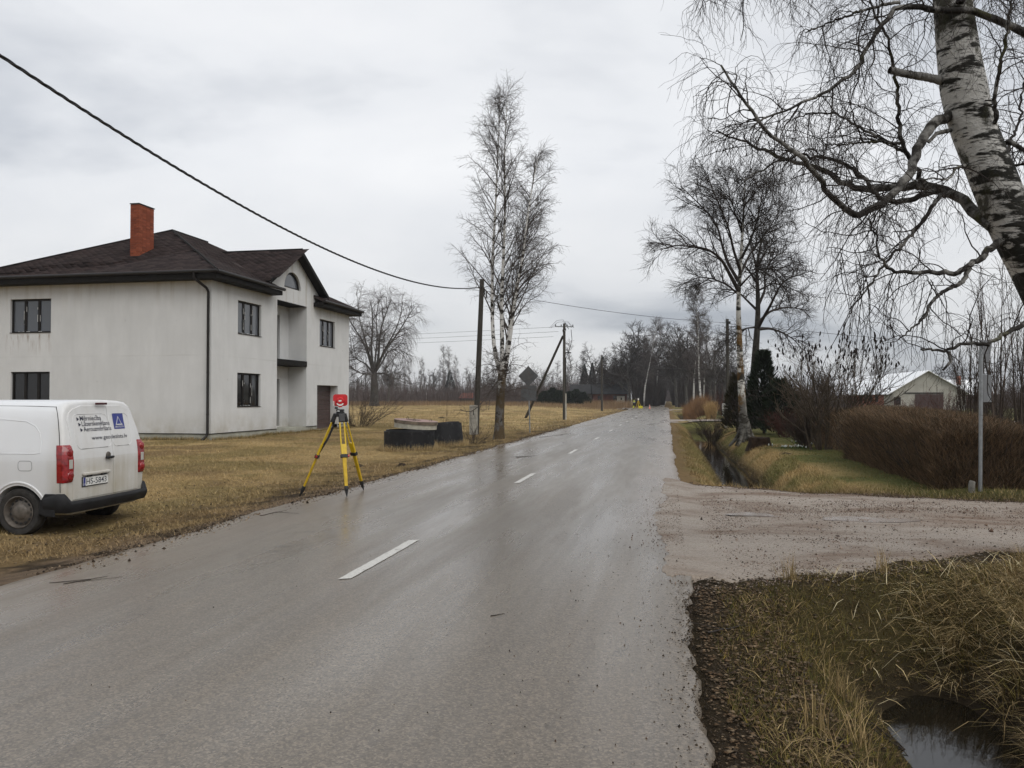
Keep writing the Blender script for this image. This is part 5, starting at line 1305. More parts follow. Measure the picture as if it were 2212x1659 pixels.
boughs = [
    ([(1180, 370), (1100, 352), (1030, 342), (945, 322)], .040, .034),
    ([(1225, 520), (1150, 555, -.1), (1100, 620, -.2), (1065, 710, -.3), (1035, 790, -.35), (990, 860, -.4), (930, 925, -.5), (850, 975, -.55), (770, 990, -.6), (710, 945, -.7), (665, 875, -.8), (610, 790, -.9), (530, 705, -1.0), (430, 640, -1.0), (340, 560, -1.0), (260, 430, -1.0), (170, 300, -.9)], .052, .008),
    ([(1420, 1040), (1340, 985, .2), (1290, 925, .3), (1230, 880, .4), (1150, 862, .5), (1010, 855, .7), (870, 868, .8), (770, 872, .9), (690, 805, 1.0), (570, 762, 1.1), (440, 725, 1.2), (350, 685, 1.3), (260, 650, 1.3), (150, 600, 1.2)], .062, .008),
    ([(1160, 868, .5), (1060, 910, .3), (960, 940, .2), (890, 905, .2), (840, 825, .2), (760, 762, .3), (640, 722, .4), (520, 715, .5), (380, 760, .5), (280, 830, .5)], .034, .007),
    ([(1235, 880, .4), (1165, 905, .2), (1105, 1000, .1), (1040, 1085), (950, 1180, -.1), (885, 1270, -.2), (830, 1350, -.2), (760, 1420, -.2)], .026, .006),
    ([(1110, 845, .5), (1040, 740, .5), (1005, 660, .5), (985, 560, .5), (982, 440, .4), (965, 300, .3), (930, 180, .2), (880, 60, .2), (820, -80, .2)], .027, .008),
    ([(1020, 700, .5), (930, 650, .8), (820, 592, 1.0), (700, 525, 1.1), (580, 518, 1.1), (460, 560, 1.1)], .020, .006),
    ([(990, 660, .5), (880, 650, .3), (760, 660, .1), (640, 665, 0)], .016, .006),
    ([(1460, 1100), (1390, 1160, -.2), (1310, 1220, -.3), (1240, 1255, -.4), (1140, 1256, -.5), (1040, 1246, -.6), (960, 1246, -.7), (900, 1195, -.8), (880, 1080, -.8), (840, 1000, -.8)], .036, .006),
    ([(1310, 1222, -.3), (1285, 1290, -.3), (1190, 1340, -.4), (1130, 1388, -.5), (1112, 1450, -.5), (1045, 1510, -.6), (985, 1560, -.6)], .024, .006),
    ([(1660, 220, .1), (1562, 140), (1400, 72, -.2), (1300, 50, -.25), (1150, 45, -.3), (1050, 30, -.3), (990, 12, -.35), (910, 110, -.4), (840, 240, -.5), (790, 310, -.5), (700, 400, -.6), (560, 462, -.7), (400, 540, -.8), (300, 600, -.8)], .040, .007),
    ([(1700, 1400, -.2), (1562, 1490, -.4), (1480, 1530, -.5), (1390, 1580, -.5), (1275, 1570, -.6), (1220, 1612, -.6), (1160, 1608, -.6), (1090, 1603, -.7)], .030, .009),
    ([(1215, 1612, -.6), (1225, 1660, -.6), (1190, 1700, -.6)], .016, .009),
    ([(1430, 650), (1435, 560, -.2), (1425, 440, -.3), (1448, 320, -.3), (1475, 190, -.3), (1500, 50, -.3), (1510, -120, -.3)], .022, .010),
    ([(1440, 660), (1500, 652, -.1), (1562, 690, -.2), (1680, 760, -.3)], .026, .014),
    ([(1470, 770), (1562, 752, -.2), (1660, 760, -.3)], .014, .008),
    ([(1225, 598), (1160, 612, -.1), (1122, 655, -.1)], .022, .016),
    ([(990, 10, -.35), (930, 20, -.4), (850, 40, -.5), (700, 90, -.6), (560, 150, -.7)], .016, .006),
    ([(1300, 760), (1250, 770, -.4), (1215, 830, -.5), (1150, 815, -.5), (1050, 835, -.5)], .015, .006),
    # boughs above the picture that let their twigs hang into it
    ([(1220, -200), (1050, -300, -.2), (850, -330, -.5), (600, -280, -.8), (400, -200, -1.0), (250, -60, -1.1)], .045, .008),
    ([(1215, -120), (1100, -200, .5), (900, -220, 1.0), (700, -150, 1.4), (500, -60, 1.6)], .040, .008),
    ([(1225, -60), (1350, -160, .3), (1500, -200, .6), (1650, -150, .8), (1750, -40, .9)], .035, .008),
    ([(1230, 30), (1330, -40, -.5), (1450, -80, -.9), (1600, -40, -1.1), (1700, 60, -1.2)], .030, .008),
    ([(1215, -260), (1000, -420, .3), (750, -480, .2), (450, -420, .1), (200, -260, .0), (60, -80, .0)], .045, .008),
    ([(1400, 800, .1), (1480, 700, .8), (1540, 560, 1.1), (1560, 380, 1.2), (1580, 200, 1.2)], .022, .008),
]
BP = np.array([absline(p, 44) for p, _, _ in boughs]); BR = np.concatenate([taper([a], [b], 1, 44, .9) for _, a, b in boughs])
lenB = np.linalg.norm(np.diff(BP, axis=1), axis=-1).sum(1)
# give the boughs knotty unevenness
BP[:, 1:-1] += (rng.normal(0, 1, BP[:, 1:-1].shape) * np.minimum(.012, lenB[:, None, None] / 220))
cg = []
live = [i for i in range(len(boughs)) if i not in (0, 12, 16)]
for i in live:
    k1 = max(3, int(lenB[i] * (7.0 if i in (4, 8, 9, 11) else 10.5)))
    P1, R1 = BP[i:i + 1], BR[i:i + 1]
    t_lo = .30 if i in (1, 2, 10, 11) else .12
    lv = [dict(k=k1, t0=t_lo, t1=1.0, a0=30, a1=80, len=lambda t, r: (.72 - .28 * t) * r.uniform(.3, 1.35, len(t)), n=11, wig=.20, grav=-.035, up=.12, r0=.0060, r1=.0026, sides=4, flat=.2),
          dict(k=3 if i in (4, 8, 9, 11) else 5, t0=.15, t1=1.0, a0=30, a1=75, len=lambda t, r: .42 * r.uniform(.3, 1.5, len(t)), n=10, wig=.22, grav=-.19, r0=.0028, r1=.0016),
          dict(k=3, t0=.15, t1=1.0, a0=25, a1=70, len=lambda t, r: .20 * r.uniform(.35, 1.7, len(t)), n=6, wig=.24, grav=-.22, r0=.0018, r1=.0012)]
    cg += branch_levels(P1, R1, lv, rng)
# long weeping strings in bunches under the low boughs
ws_ = [at(*rA(x, y)[:2], DB + d) - bp_ for x, y, d in ((750, 1180, -.2), (840, 1230, -.4), (960, 1250, -.7), (1130, 1300, -.5), (830, 1100, .2), (700, 1150, .1), (900, 1340, -.2), (1180, 900, .4))]
for w0, ln in zip(ws_[:4], (1.3, 1.5, 1.0, .8)):
    S0 = np.repeat(w0[None], 5, 0) + rng.normal(0, .05, (5, 3)); Q = grow(S0, np.tile([[0, 0, -1.0]], (5, 1)) + rng.normal(0, .25, (5, 3)), rng.uniform(.5, 1, 5) * ln, 16, .10, -.10, rng)
    RQ = taper(np.full(5, .0042), np.full(5, .0018), 5, 16); cg += [(Q, RQ, 4)] + branch_levels(Q, RQ, [dict(k=9, t0=.05, t1=1, a0=20, a1=55, len=lambda t, r: .16 * r.uniform(.3, 1.6, len(t)), n=5, wig=.15, grav=-.16, r0=.0022, r1=.0016)], rng)
big = thing('birch_tree', 'great leaning old birch with black-scarred white trunk and weeping twigs over the gravel road', 'tree', bp_)
V, Fq = tubes([(main, Rm, 28)]); link('trunk', mesh_np('trunk', V, [Fq], True), M_BIRCH_BIG, big)
for i in range(len(boughs)):
    V, Fq = tubes([(BP[i:i + 1], BR[i:i + 1] * (1 + .10 * (vnoise(np.arange(44) * .9 + i * 7, np.zeros(44), 1, 6) - .5))[None], 9)]); link('bough', mesh_np('bough', V, [Fq], True), M_BIRCH_LIMB, big)
V, Fq = tubes(cg); link('crown', mesh_np('crown', V, [Fq], True), M_TWIG, big)
print('big birch faces', len(Fq))
# ------------------------------------------------------------------ more trees: kinds made once, then copied
def far_birch(rng, H, rt, tw, dens=1.0, droop=-.05, spread=.2, sides=3):
    n = 16
    main = grow(np.zeros((1, 3)), np.array([[rng.normal(0, .03), rng.normal(0, .03), 1]]), np.array([H]), n, .035, .02, rng); main[:, 0, 2] = -.3
    Rm = taper([rt], [tw * 1.2], 1, n, .85)
    cg = branch_levels(main, Rm, [
        dict(k=int(30 * dens), t0=.22, t1=.99, a0=28, a1=58, len=lambda t, r: H * (spread * (1 - t) ** .7 + .03) * r.uniform(.6, 1.2, len(t)), n=7, wig=.10, grav=-.01, up=.25, r0=tw * 2.6, r1=tw, sides=sides),
        dict(k=max(3, int(8 * dens)), t0=.15, t1=1.0, a0=25, a1=60, len=lambda t, r: H * .06 * r.uniform(.5, 1.3, len(t)), n=4, wig=.12, grav=droop, r0=tw, r1=tw * .7, sides=sides),
        dict(k=max(2, int(4 * dens)), t0=.2, t1=1.0, a0=25, a1=60, len=lambda t, r: H * .032 * r.uniform(.5, 1.3, len(t)), n=3, wig=.14, grav=droop * 2, r0=tw * .75, r1=tw * .55, sides=sides)], rng)
    return [(main, Rm, 8)], cg
def far_oak(rng, H, rt, tw, dens=1.0, sides=3):
    n = 10
    main = grow(np.zeros((1, 3)), np.array([[0, 0, 1.0]]), np.array([H * .55]), n, .04, .02, rng); main[:, 0, 2] = -.3
    Rm = taper([rt], [rt * .45], 1, n, .85)
    S, D, t, pi = sprout(main, 9, .38, 1.0, 25, 65, rng); D[:, 2] += .3
    L1 = grow(S, D, H * rng.uniform(.3, .5, len(S)), 10, .12, .015, rng); R1 = taper(np.full(len(S), rt * .42), np.full(len(S), tw * 1.5), len(S), 10)
    cg = branch_levels(L1, R1, [
        dict(k=int(9 * dens), t0=.2, t1=1.0, a0=30, a1=70, len=lambda t, r: H * .15 * (1.2 - .6 * t) * r.uniform(.5, 1.2, len(t)), n=6, wig=.16, grav=.01, r0=tw * 2.6, r1=tw, sides=sides),
        dict(k=int(6 * dens), t0=.15, t1=1.0, a0=30, a1=65, len=lambda t, r: H * .065 * r.uniform(.5, 1.3, len(t)), n=4, wig=.14, grav=0, r0=tw, r1=tw * .7, sides=sides),
        dict(k=int(4 * dens), t0=.2, t1=1.0, a0=30, a1=65, len=lambda t, r: H * .032 * r.uniform(.5, 1.3, len(t)), n=3, wig=.14, grav=0, r0=tw * .75, r1=tw * .55, sides=sides)], rng)
    return [(main, Rm, 9), (L1, R1, 5)], cg

# the weeping tree alone in the field
rng = np.random.default_rng(31)
def r13(px, py, dd=0.0): return ((1300 + px * .3617) * .5575, (1050 + py * .3617) * .5575, dd)
d0 = 128.0
bp_ = at(*r13(415, 1440)[:2], d0)
bp_[2] = float(height(bp_[0], bp_[1], False)) - .05
main = stems_from_px([[r13(415, 1445), r13(418, 1300), r13(415, 1180), r13(412, 1090)]], bp_, 10, d0)
Rm = taper([.66], [.52], 1, 10); Rm[0, :2] *= [1.4, 1.15]
limbs = stems_from_px([
    [r13(412, 1095), r13(390, 950), r13(380, 800), r13(400, 640), r13(395, 480), r13(380, 330)],
    [r13(420, 1090), r13(460, 960, -1), r13(465, 800, -1), r13(480, 640, -2), r13(540, 450, -2), r13(600, 300, -2)],
    [r13(405, 1090), r13(350, 900, 1), r13(300, 760, 2), r13(220, 640, 2), r13(150, 540, 2), r13(120, 440, 2)],
    [r13(425, 1085), r13(500, 900, 1), r13(600, 760, 2), r13(700, 620, 3), r13(780, 480, 3), r13(850, 380, 3)],
    [r13(405, 1105), r13(330, 1105, -2), r13(250, 1090, -3), r13(180, 1050, -3), r13(140, 1040, -3)],
    [r13(425, 1095), r13(520, 1095, -2), r13(600, 1140, -3), r13(680, 1160, -3)],
    [r13(400, 1090), r13(330, 1000, -2), r13(240, 950, -3), r13(170, 900, -4), r13(140, 800, -4)],
    [r13(425, 1090), r13(520, 950, 3), r13(560, 850, 3), r13(700, 840, 4), r13(780, 900, 4)],
    [r13(412, 1090), r13(430, 900, 4), r13(450, 700, 5), r13(430, 500, 6), r13(470, 300, 6)],
    [r13(420, 1090), r13(520, 850, -3), r13(640, 650, -5), r13(700, 480, -5), r13(720, 330, -5)],
    [r13(410, 1090), r13(340, 820, -3), r13(280, 600, -5), r13(240, 440, -5), r13(240, 300, -5)]], bp_, 18, d0)
Rl = taper(np.array([.30, .30, .24, .27, .17, .17, .18, .2, .22, .2, .2]), [.05] * 11, 11, 18, .8)
cg = branch_levels(limbs, Rl, [
    dict(k=11, t0=.25, t1=1.0, a0=28, a1=62, len=lambda t, r: (4.6 - 2 * t) * r.uniform(.5, 1.2, len(t)), n=8, wig=.14, grav=-.03, up=.15, r0=.075, r1=.028, sides=4),
    dict(k=8, t0=.2, t1=1.0, a0=28, a1=62, len=lambda t, r: 2.1 * r.uniform(.5, 1.3, len(t)), n=6, wig=.12, grav=-.17, r0=.024, r1=.012),
    dict(k=6, t0=.2, t1=1.0, a0=20, a1=55, len=lambda t, r: 1.5 * r.uniform(.4, 1.3, len(t)), n=5, wig=.10, grav=-.30, r0=.011, r1=.008)], rng)
build_tree('weeping_birch', 'big weeping birch standing alone out in the dry field', 'tree', bp_, [(main, Rm, 12), (limbs, Rl, 6)], cg, M_GREYBARK, M_TWIG_G)

# tree kinds for copying
def kind(fn, seed, mat_t, mat_c, *a, **k):
    r = np.random.default_rng(seed); tg, cg_ = fn(r, *a, **k)
    V, Fq = tubes(tg); mt = mesh_np('trunk', V, [Fq], True); mt.materials.append(mat_t)
    V, Fq = tubes(cg_); mc = mesh_np('crown', V, [Fq], True); mc.materials.append(mat_c)
    return mt, mc
K_B = [kind(far_birch, 100 + i, M_BIRCH, M_TWIG_L, 15.0, .15, .021, 1.0, -.05, .17) for i in range(4)]
K_BN = [kind(far_birch, 120 + i, M_BIRCH, M_TWIG_G, 15.5, .17, .017, 1.5, -.07, .21) for i in range(2)]
K_O = [kind(far_oak, 140 + i, M_GREYBARK, M_TWIG, 14.0, .30, .024) for i in range(3)]
def put(kinds, name, label, x, y, h_scale, rz, group=None, z=None):
    mt, mc = kinds
    z = float(height(x, y, False)) if z is None else z
    o = thing(name, label, 'tree', (x, y, z), rz, group); o.scale = (h_scale * random.uniform(.9, 1.1), h_scale * random.uniform(.9, 1.1), h_scale)
    link('trunk', mt, None, o); link('crown', mc, None, o); return o
# single trees that can be told apart
def px_tree(kinds, name, label, px, Y, top, rz, base_h=15.0, group=None):
    p_ = on_y(px, 862, Y); zt_ = float(on_y(px, top, Y)[2]); return put(kinds, name, label, p_[0], Y, zt_ / base_h, rz, group)
px_tree(K_BN[0], 'birch_tree', 'slender birch beside the rust-coloured reeds on the right verge', 1514, 93.0, 615, .4, 15.5)
px_tree(K_BN[1], 'birch_tree', 'white-trunked birch leading the left row of the avenue behind the surveyor', 1391, 172.0, 690, 1.0, 15.5)
px_tree(K_B[0], 'birch_tree', 'tall pale birch rising behind the far brick farmhouse', 1238, 235.0, 742, 2.0)
px_tree(K_B[1], 'birch_tree', 'pale birch standing close to the tall one behind the brick farmhouse', 1252, 238.0, 755, .3)
for i, (px, Y, top) in enumerate(((958, 215, 752), (968, 214, 757), (984, 217, 775))):
    px_tree(K_B[(i + 2) % 4], 'birch_tree', 'birch in the white-trunked trio at the wood edge across the field', px, Y, top, i * 1.7, 15.0, 'birch trio at the wood edge')
px_tree(K_O[0], 'oak_tree', 'leaning dark tree at the start of the left avenue row', 1360, 176.0, 735, .8, 14.0)
px_tree(K_O[1], 'oak_tree', 'dark spreading tree at the start of the right avenue row', 1483, 150.0, 695, 2.1, 14.0)
px_tree(K_O[2], 'oak_tree', 'shaggy dark tree just past the far driveway on the right', 1536, 128.0, 700, 4.0, 14.0)
px_tree(K_O[1], 'oak_tree', 'brown-twigged tree partly hidden by the weeping birch in the field', 838, 165.0, 765, 5.0, 14.0)
for i, (px, Y, top) in enumerate(((1345, 182, 735), (1374, 180, 712), (1405, 188, 695), (1418, 196, 708), (1330, 188, 760))):
    px_tree((K_O + K_B)[i % 5], 'roadside_tree', 'bare tree in the dark clump left of the road where the avenue begins', px, Y, top, i * 1.3, 14.0, 'dark clump left of the avenue mouth')
for i, (px, Y, top) in enumerate(((1462, 160, 700), (1474, 172, 690), (1498, 140, 690), (1520, 132, 705), (1545, 118, 715), (1562, 126, 735), (1585, 132, 750))):
    px_tree((K_O + K_B)[(i + 1) % 5], 'roadside_tree', 'bare tree in the dark clump on the right before the avenue', px, Y, top, i * 1.9, 14.0, 'dark clump right of the avenue mouth')
# the avenue
for i in range(20):
    y = 186 + i * 17.0 + random.uniform(-3, 3)
    for sx in (-1, 1):
        x = (-6.6 + random.uniform(-.7, .5)) if sx < 0 else (2.3 + random.uniform(-.5, .8))
        k_ = random.choice(K_O + K_B[:2] if i % 3 else K_O)
        put(k_, 'avenue_tree', 'bare tree in the dense avenue lining the far road', x, y, random.uniform(1.15, 1.5), random.uniform(0, 6.28), 'avenue trees along the far road')
for i in range(26):
    y = 180 + i * 9 + random.uniform(-3, 3)
    for sx in (-1, 1):
        x = (-10.5 - random.uniform(0, 9)) if sx < 0 else (6.5 + random.uniform(0, 10))
        put(random.choice(K_O + K_B), 'avenue_tree', 'bare tree standing behind the avenue row of the far road', x, y, random.uniform(.7, 1.2), random.uniform(0, 6.28), 'trees behind the avenue rows')
# wood edge along the back of the field, nearest trees one by one
for i in range(46):
    px = 690 + 650 * (i + random.random()) / 46; Y = random.uniform(200, 250)
    p_ = on_y(px, 862, Y)
    put(random.choice(K_B if random.random() < .7 else K_O), 'wood_edge_tree', 'bare grey tree in the wood along the back of the field', p_[0], Y, random.uniform(.45, .85), random.uniform(0, 6.28), 'trees at the wood edge behind the field')
for i in range(26):
    px = 1560 + 660 * (i + random.random()) / 26; Y = random.uniform(150, 210)
    p_ = on_y(px, 862, Y)
    put(random.choice(K_B if random.random() < .5 else K_O), 'wood_edge_tree', 'bare grey tree in the wood behind the garden and barn', p_[0], Y, random.uniform(.40, .68), random.uniform(0, 6.28), 'trees at the wood edge behind the barn')
# the rest of the wood, one mass
def low_tree(seed, H):
    r = np.random.default_rng(seed); tg, cg_ = far_birch(r, H, .10, .035, .55, -.03, .16)
    return tubes([(tg[0][0], tg[0][1], 4)] + cg_)
lows = [low_tree(200 + i, 12.0) for i in range(4)]
def mass(name, label, spots, mat):
    Vs, Fs, off = [], [], 0
    for x, y, s, rz in spots:
        V, Fq = random.choice(lows); c_, s_ = math.cos(rz), math.sin(rz)
        Vs.append(np.stack([x + s * (V[:, 0] * c_ - V[:, 1] * s_), y + s * (V[:, 0] * s_ + V[:, 1] * c_), .4 + s * V[:, 2]], -1)); Fs.append(Fq + off); off += len(V)
    return tag(link(name, mesh_np(name, np.concatenate(Vs), [np.concatenate(Fs)], True), mat), label, None, None, 'stuff')
sp_ = []
for i in range(210):
    px = random.uniform(560, 1425); Y = random.uniform(240, 300); sp_.append((on_y(px, 862, Y)[0], Y, random.uniform(.5, .95), random.uniform(0, 6.28)))
for i in range(70):
    px = random.uniform(1500, 2350); Y = random.uniform(205, 260); sp_.append((on_y(px, 862, Y)[0], Y, random.uniform(.5, .85), random.uniform(0, 6.28)))
for i in range(40):
    Y = random.uniform(560, 640); sp_.append((random.uniform(-22, 14), Y, random.uniform(.8, 1.3), random.uniform(0, 6.28)))
mass('far_wood', 'grey leafless wood closing the view behind the field', sp_, M_TWIG_L)
def thicket(name, label, spans, n, h0, h1, w, mat, seed):
    """thin upright stems, each a narrow blade with a little lean"""
    r = np.random.default_rng(seed); Vs = []
    for (px0, px1, Y0, Y1) in spans:
        px = r.uniform(px0, px1, n); Y = r.uniform(Y0, Y1, n)
        X = np.array([on_y(a, 862, b)[0] for a, b in zip(px, Y)]); Z = height(X, Y, False) - .1
        h = r.uniform(h0, h1, n) * (.6 + .8 * fbm(X, Y, 9, 3, seed)); a = r.uniform(0, PI, n); l = r.normal(0, .12, (n, 2))
        b0 = np.stack([X, Y, Z], -1); du = np.stack([np.cos(a), np.sin(a), 0 * a], -1) * w
        mid = b0 + np.stack([l[:, 0] * h * .5, l[:, 1] * h * .5, h * .6], -1); tip = b0 + np.stack([l[:, 0] * h * 1.4, l[:, 1] * h * 1.4, h], -1)
        Vs.append(np.stack([b0 - du, b0 + du, mid + du * .8, mid - du * .8, tip], 1).reshape(-1, 3))
    V = np.concatenate(Vs); k = np.arange(len(V) // 5)[:, None] * 5
    return tag(link(name, mesh_np(name, V, [k + np.array([[0, 1, 2, 3]]), k + np.array([[3, 2, 4]])]), mat), label, None, None, 'stuff')
M_UNDER = flat('undergrowth_twigs', (0.085, 0.066, 0.060), 0.9, 0.35, .6, 0.1)
M_UNDER_D = flat('dark_undergrowth', (0.040, 0.033, 0.029), 0.9, 0.35, .6, 0.1)
thicket('undergrowth', 'dense brown undergrowth along the foot of the wood', [(560, 1330, 190, 215), (560, 1330, 215, 250)], 9000, 2.5, 6.0, .035, M_UNDER, 5)
thicket('undergrowth', 'dark saplings crowding both sides of the avenue', [(1368, 1425, 172, 260), (1465, 1600, 150, 240), (1405, 1436, 200, 420), (1452, 1480, 200, 420)], 4500, 3.0, 8.0, .04, M_UNDER_D, 6)
thicket('undergrowth', 'dark trees closing the far end of the avenue', [(1426, 1462, 480, 640)], 2600, 5.0, 11.0, .12, M_UNDER, 16)
thicket('undergrowth', 'brown thicket behind the garden and the barn', [(1560, 2300, 140, 165)], 8000, 2.0, 5.0, .035, M_UNDER, 7)
M_REED = flat('rusty_reeds', (0.185, 0.105, 0.052), 0.9, 0.45, .8, 0.15)
M_REED_F = flat('faded_reeds', (0.20, 0.135, 0.078), 0.9, 0.4, .5, 0.15)
M_REED_P = flat('pale_reeds', (0.33, 0.22, 0.10), 0.9, 0.3, .8, 0.15)
thicket('reeds', 'rust-coloured reeds along the back of the dry field', [(640, 1345, 120, 150), (640, 1345, 140, 185)], 8000, .35, .95, .016, M_REED_F, 9)
thicket('reeds', 'tall faded reeds in front of the brick farmhouse', [(1262, 1362, 140, 172)], 2600, .7, 1.6, .02, M_REED_F, 12)
thicket('reeds', 'tall rust-coloured reeds by the ditch under the slender birch', [(1478, 1530, 78, 92)], 4500, .9, 2.3, .013, M_REED, 10)
thicket('reeds', 'clump of pale dry grass next to the red-stemmed shrubs', [(1526, 1546, 66, 70)], 1500, .8, 1.5, .014, M_REED_P, 11)

# ------------------------------------------------------------------ evergreens
def sprays(r, P, D, ln, w, droop):
    """flat leafy sprays: two triangles each"""
    n = len(P); D = unit(D); s = unit(np.cross(D, r.normal(size=(n, 3)))); L = (ln * r.uniform(.6, 1.3, (n, 1)))
    tip = P + D * L + np.array([0, 0, -1.0]) * droop * L; mid = P + D * L * .5
    return np.stack([P, mid + s * w, tip, mid - s * w], 1).reshape(-1, 3)
def evergreen(name, label, loc, h, r0, n, ln, w, style, mat, seed, group=None):
    r = np.random.default_rng(seed); o = thing(name, label, 'tree' if h > 2.6 else 'bush', loc, 0, group)
    t = r.random(n) ** .85; a = r.uniform(0, 2 * PI, n)
    if style == 'spruce': rr = r0 * (1 - t) ** .9 * (.35 + .65 * np.sqrt(r.random(n))) * (.78 + .3 * np.sin(t * h * 7) ** 2)
    else: rr = r0 * np.sqrt(np.clip(1 - (t * 1.05 - .08) ** 4, 0, 1)) * (.15 + 1.5 * fbm(a * 1.6 + 3, t * h * 1.3, 1, 3, seed)) * (1.05 - .75 * t ** 1.6) * (.55 + .45 * r.random(n) ** .5)
    P = np.stack([rr * np.cos(a), rr * np.sin(a), .15 + t * h], -1)
    D = np.stack([np.cos(a), np.sin(a), np.full(n, -.15 if style == 'spruce' else .9)], -1) + r.normal(0, .25, (n, 3))
    V = sprays(r, P, D, ln * (.25 + .75 * (1 - t))[:, None] if style == 'spruce' else ln, (w * (.4 + .6 * (1 - t)))[:, None] if style == 'spruce' else w, .25 if style == 'spruce' else -.1); k = np.arange(n)[:, None] * 4
    link('foliage', mesh_np('foliage', V, [k + np.array([[0, 1, 2, 3]])], False), mat, o)
    MB().tube([(0, 0, -.2), (0, 0, h * .95)], [max(.06, r0 * .08), .015], 8).build('trunk', M_DARKBARK, o)
    return o
M_THUJA = flat('dark_evergreen', (0.016, 0.024, 0.012), 0.85, 0.5, 2.5, 0.2)
M_THUJA_B = flat('bronzed_evergreen', (0.040, 0.034, 0.016), 0.85, 0.5, 2.0, 0.2)
M_SPRUCE = flat('spruce_green', (0.012, 0.019, 0.013), 0.85, 0.4, 1.5, 0.2)
p_ = on_y(1650, 862, 38.0); evergreen('thuja_tree', 'dark green thuja behind the mossy birch trunk', (p_[0], 38.0, 0), 3.5, .72, 4200, .30, .028, 'thuja', M_THUJA, 1)
p_ = on_y(1592, 862, 39.5); evergreen('thuja_tree', 'bronze-green thuja between the letter boxes and the mossy birch', (p_[0], 39.5, 0), 2.5, .55, 2400, .28, .028, 'thuja', M_THUJA_B, 2)
p_ = on_y(1683, 862, 36.5); evergreen('thuja_tree', 'low dark thuja beside the green garden fence', (p_[0], 36.5, 0), 2.2, .9, 3500, .24, .035, 'thuja', M_THUJA, 3)
for i, (px, top) in enumerate(((1263, 790), (1279, 787))):
    p_ = on_y(px, 862, 225.0); zt_ = float(on_y(px, top, 225)[2])
    evergreen('spruce_tree', 'dark spruce in the pair behind the brick farmhouse', (p_[0], 225.0 + i, .4), zt_, 2.3, 5000, .75, .16, 'spruce', M_SPRUCE, 4 + i, 'pair of spruces behind the farmhouse')
p_ = on_y(972, 862, 212.0); evergreen('pine_tree', 'small dark pine in front of the birch trio', (p_[0], 212, .5), 9.0, 2.2, 1100, .8, .16, 'spruce', M_SPRUCE, 8)
for i, (px, w_, h_) in enumerate(((1176, 2.0, 2.3), (1192, 2.2, 2.9), (1209, 2.0, 2.4), (1228, 2.1, 2.2), (1245, 2.0, 2.6), (1258, 1.8, 2.1))):
    p_ = on_y(px, 862, 152.0); evergreen('evergreen_bush', 'rounded dark evergreen bush in the row beside the brick farmhouse', (p_[0], 152.0 + i % 2, .45), h_, w_ * .7, 1600, .4, .09, 'thuja', M_THUJA, 20 + i, 'evergreen bushes by the farmhouse')

# ------------------------------------------------------------------ shrubs and hedges
def shrub(name, label, loc, h, w, stems, rng, mat, lv_extra=(), r0=.012, lean=.55, group=None, wig=.08, cat='shrub', twig=.004, up=.06):
    o = thing(name, label, cat, loc, 0, group)
    a = rng.uniform(0, 2 * PI, stems); b = rng.uniform(.05, lean, stems)
    P0 = np.stack([.12 * w * np.cos(a) * rng.random(stems), .12 * w * np.sin(a) * rng.random(stems), np.full(stems, -.1)], -1)
    D = np.stack([np.cos(a) * b * w / h, np.sin(a) * b * w / h, np.ones(stems)], -1)
    P = grow(P0, D, h * rng.uniform(.65, 1.08, stems) * np.sqrt(1 + (b * w / h) ** 2), 12, wig, up * .3, rng); R = taper(rng.uniform(.6, 1.2, stems) * r0, np.full(stems, twig), stems, 12)
    groups = [(P, R, 5)] + branch_levels(P, R, list(lv_extra), rng)
    V, Fq = tubes(groups[:1]); link('stems', mesh_np('stems', V, [Fq], True), mat, o)['kind'] = 'stuff'
    V, Fq = tubes(groups[1:]); link('twigs', mesh_np('twigs', V, [Fq], True), mat, o)['kind'] = 'stuff'
    return o, groups
rng = np.random.default_rng(44)
M_SUMAC = flat('sumac_wood', (0.075, 0.058, 0.042), 0.9, 0.4, 4, 0.2)
M_CONE = flat('sumac_seed_head', (0.014, 0.009, 0.008), 0.9, 0.4, 30, 0.1)
sp0 = gpt(1772, 972)
su, gr = shrub('sumac_bush', 'wide sumac bush with dark upright seed heads on every tip', (sp0[0] + .1, sp0[1] + .2, 0), 2.9, 3.2, 16, rng, M_SUMAC,
    [dict(k=9, t0=.25, t1=.98, a0=22, a1=48, len=lambda t, r: (1.5 - .8 * t) * r.uniform(.6, 1.15, len(t)), n=9, wig=.07, grav=.04, r0=.024, r1=.016, sides=4),
     dict(k=4, t0=.3, t1=.98, a0=20, a1=45, len=lambda t, r: .62 * r.uniform(.6, 1.2, len(t)), n=7, wig=.07, grav=.06, r0=.016, r1=.013, sides=4),
     dict(k=3, t0=.2, t1=.9, a0=25, a1=60, len=lambda t, r: .28 * r.uniform(.5, 1.2, len(t)), n=4, wig=.1, grav=.03, r0=.007, r1=.005)], r0=.038, lean=.75, wig=.06)
tips = np.concatenate([g_[0][:, -1] for g_ in gr[1:3]])
tips = tips[np.argsort(-(tips[:, 2] + .25 * np.abs(tips[:, 0])) + rng.normal(0, .3, len(tips)))][:170]
cm = MB().lathe([(0, -.02), (.018, 0), (.030, .035), (.026, .08), (.012, .125), (0, .14)], n=7).mesh('seed_head'); cm.materials.append(M_CONE)
for t_ in tips:
    c_ = link('seed_head', cm, None, su); c_.location = t_; c_.rotation_euler = (random.uniform(-.35, .35), random.uniform(-.35, .35), 0); k_ = random.uniform(.65, 1.0); c_.scale = (k_, k_, k_ * random.uniform(.9, 1.3))
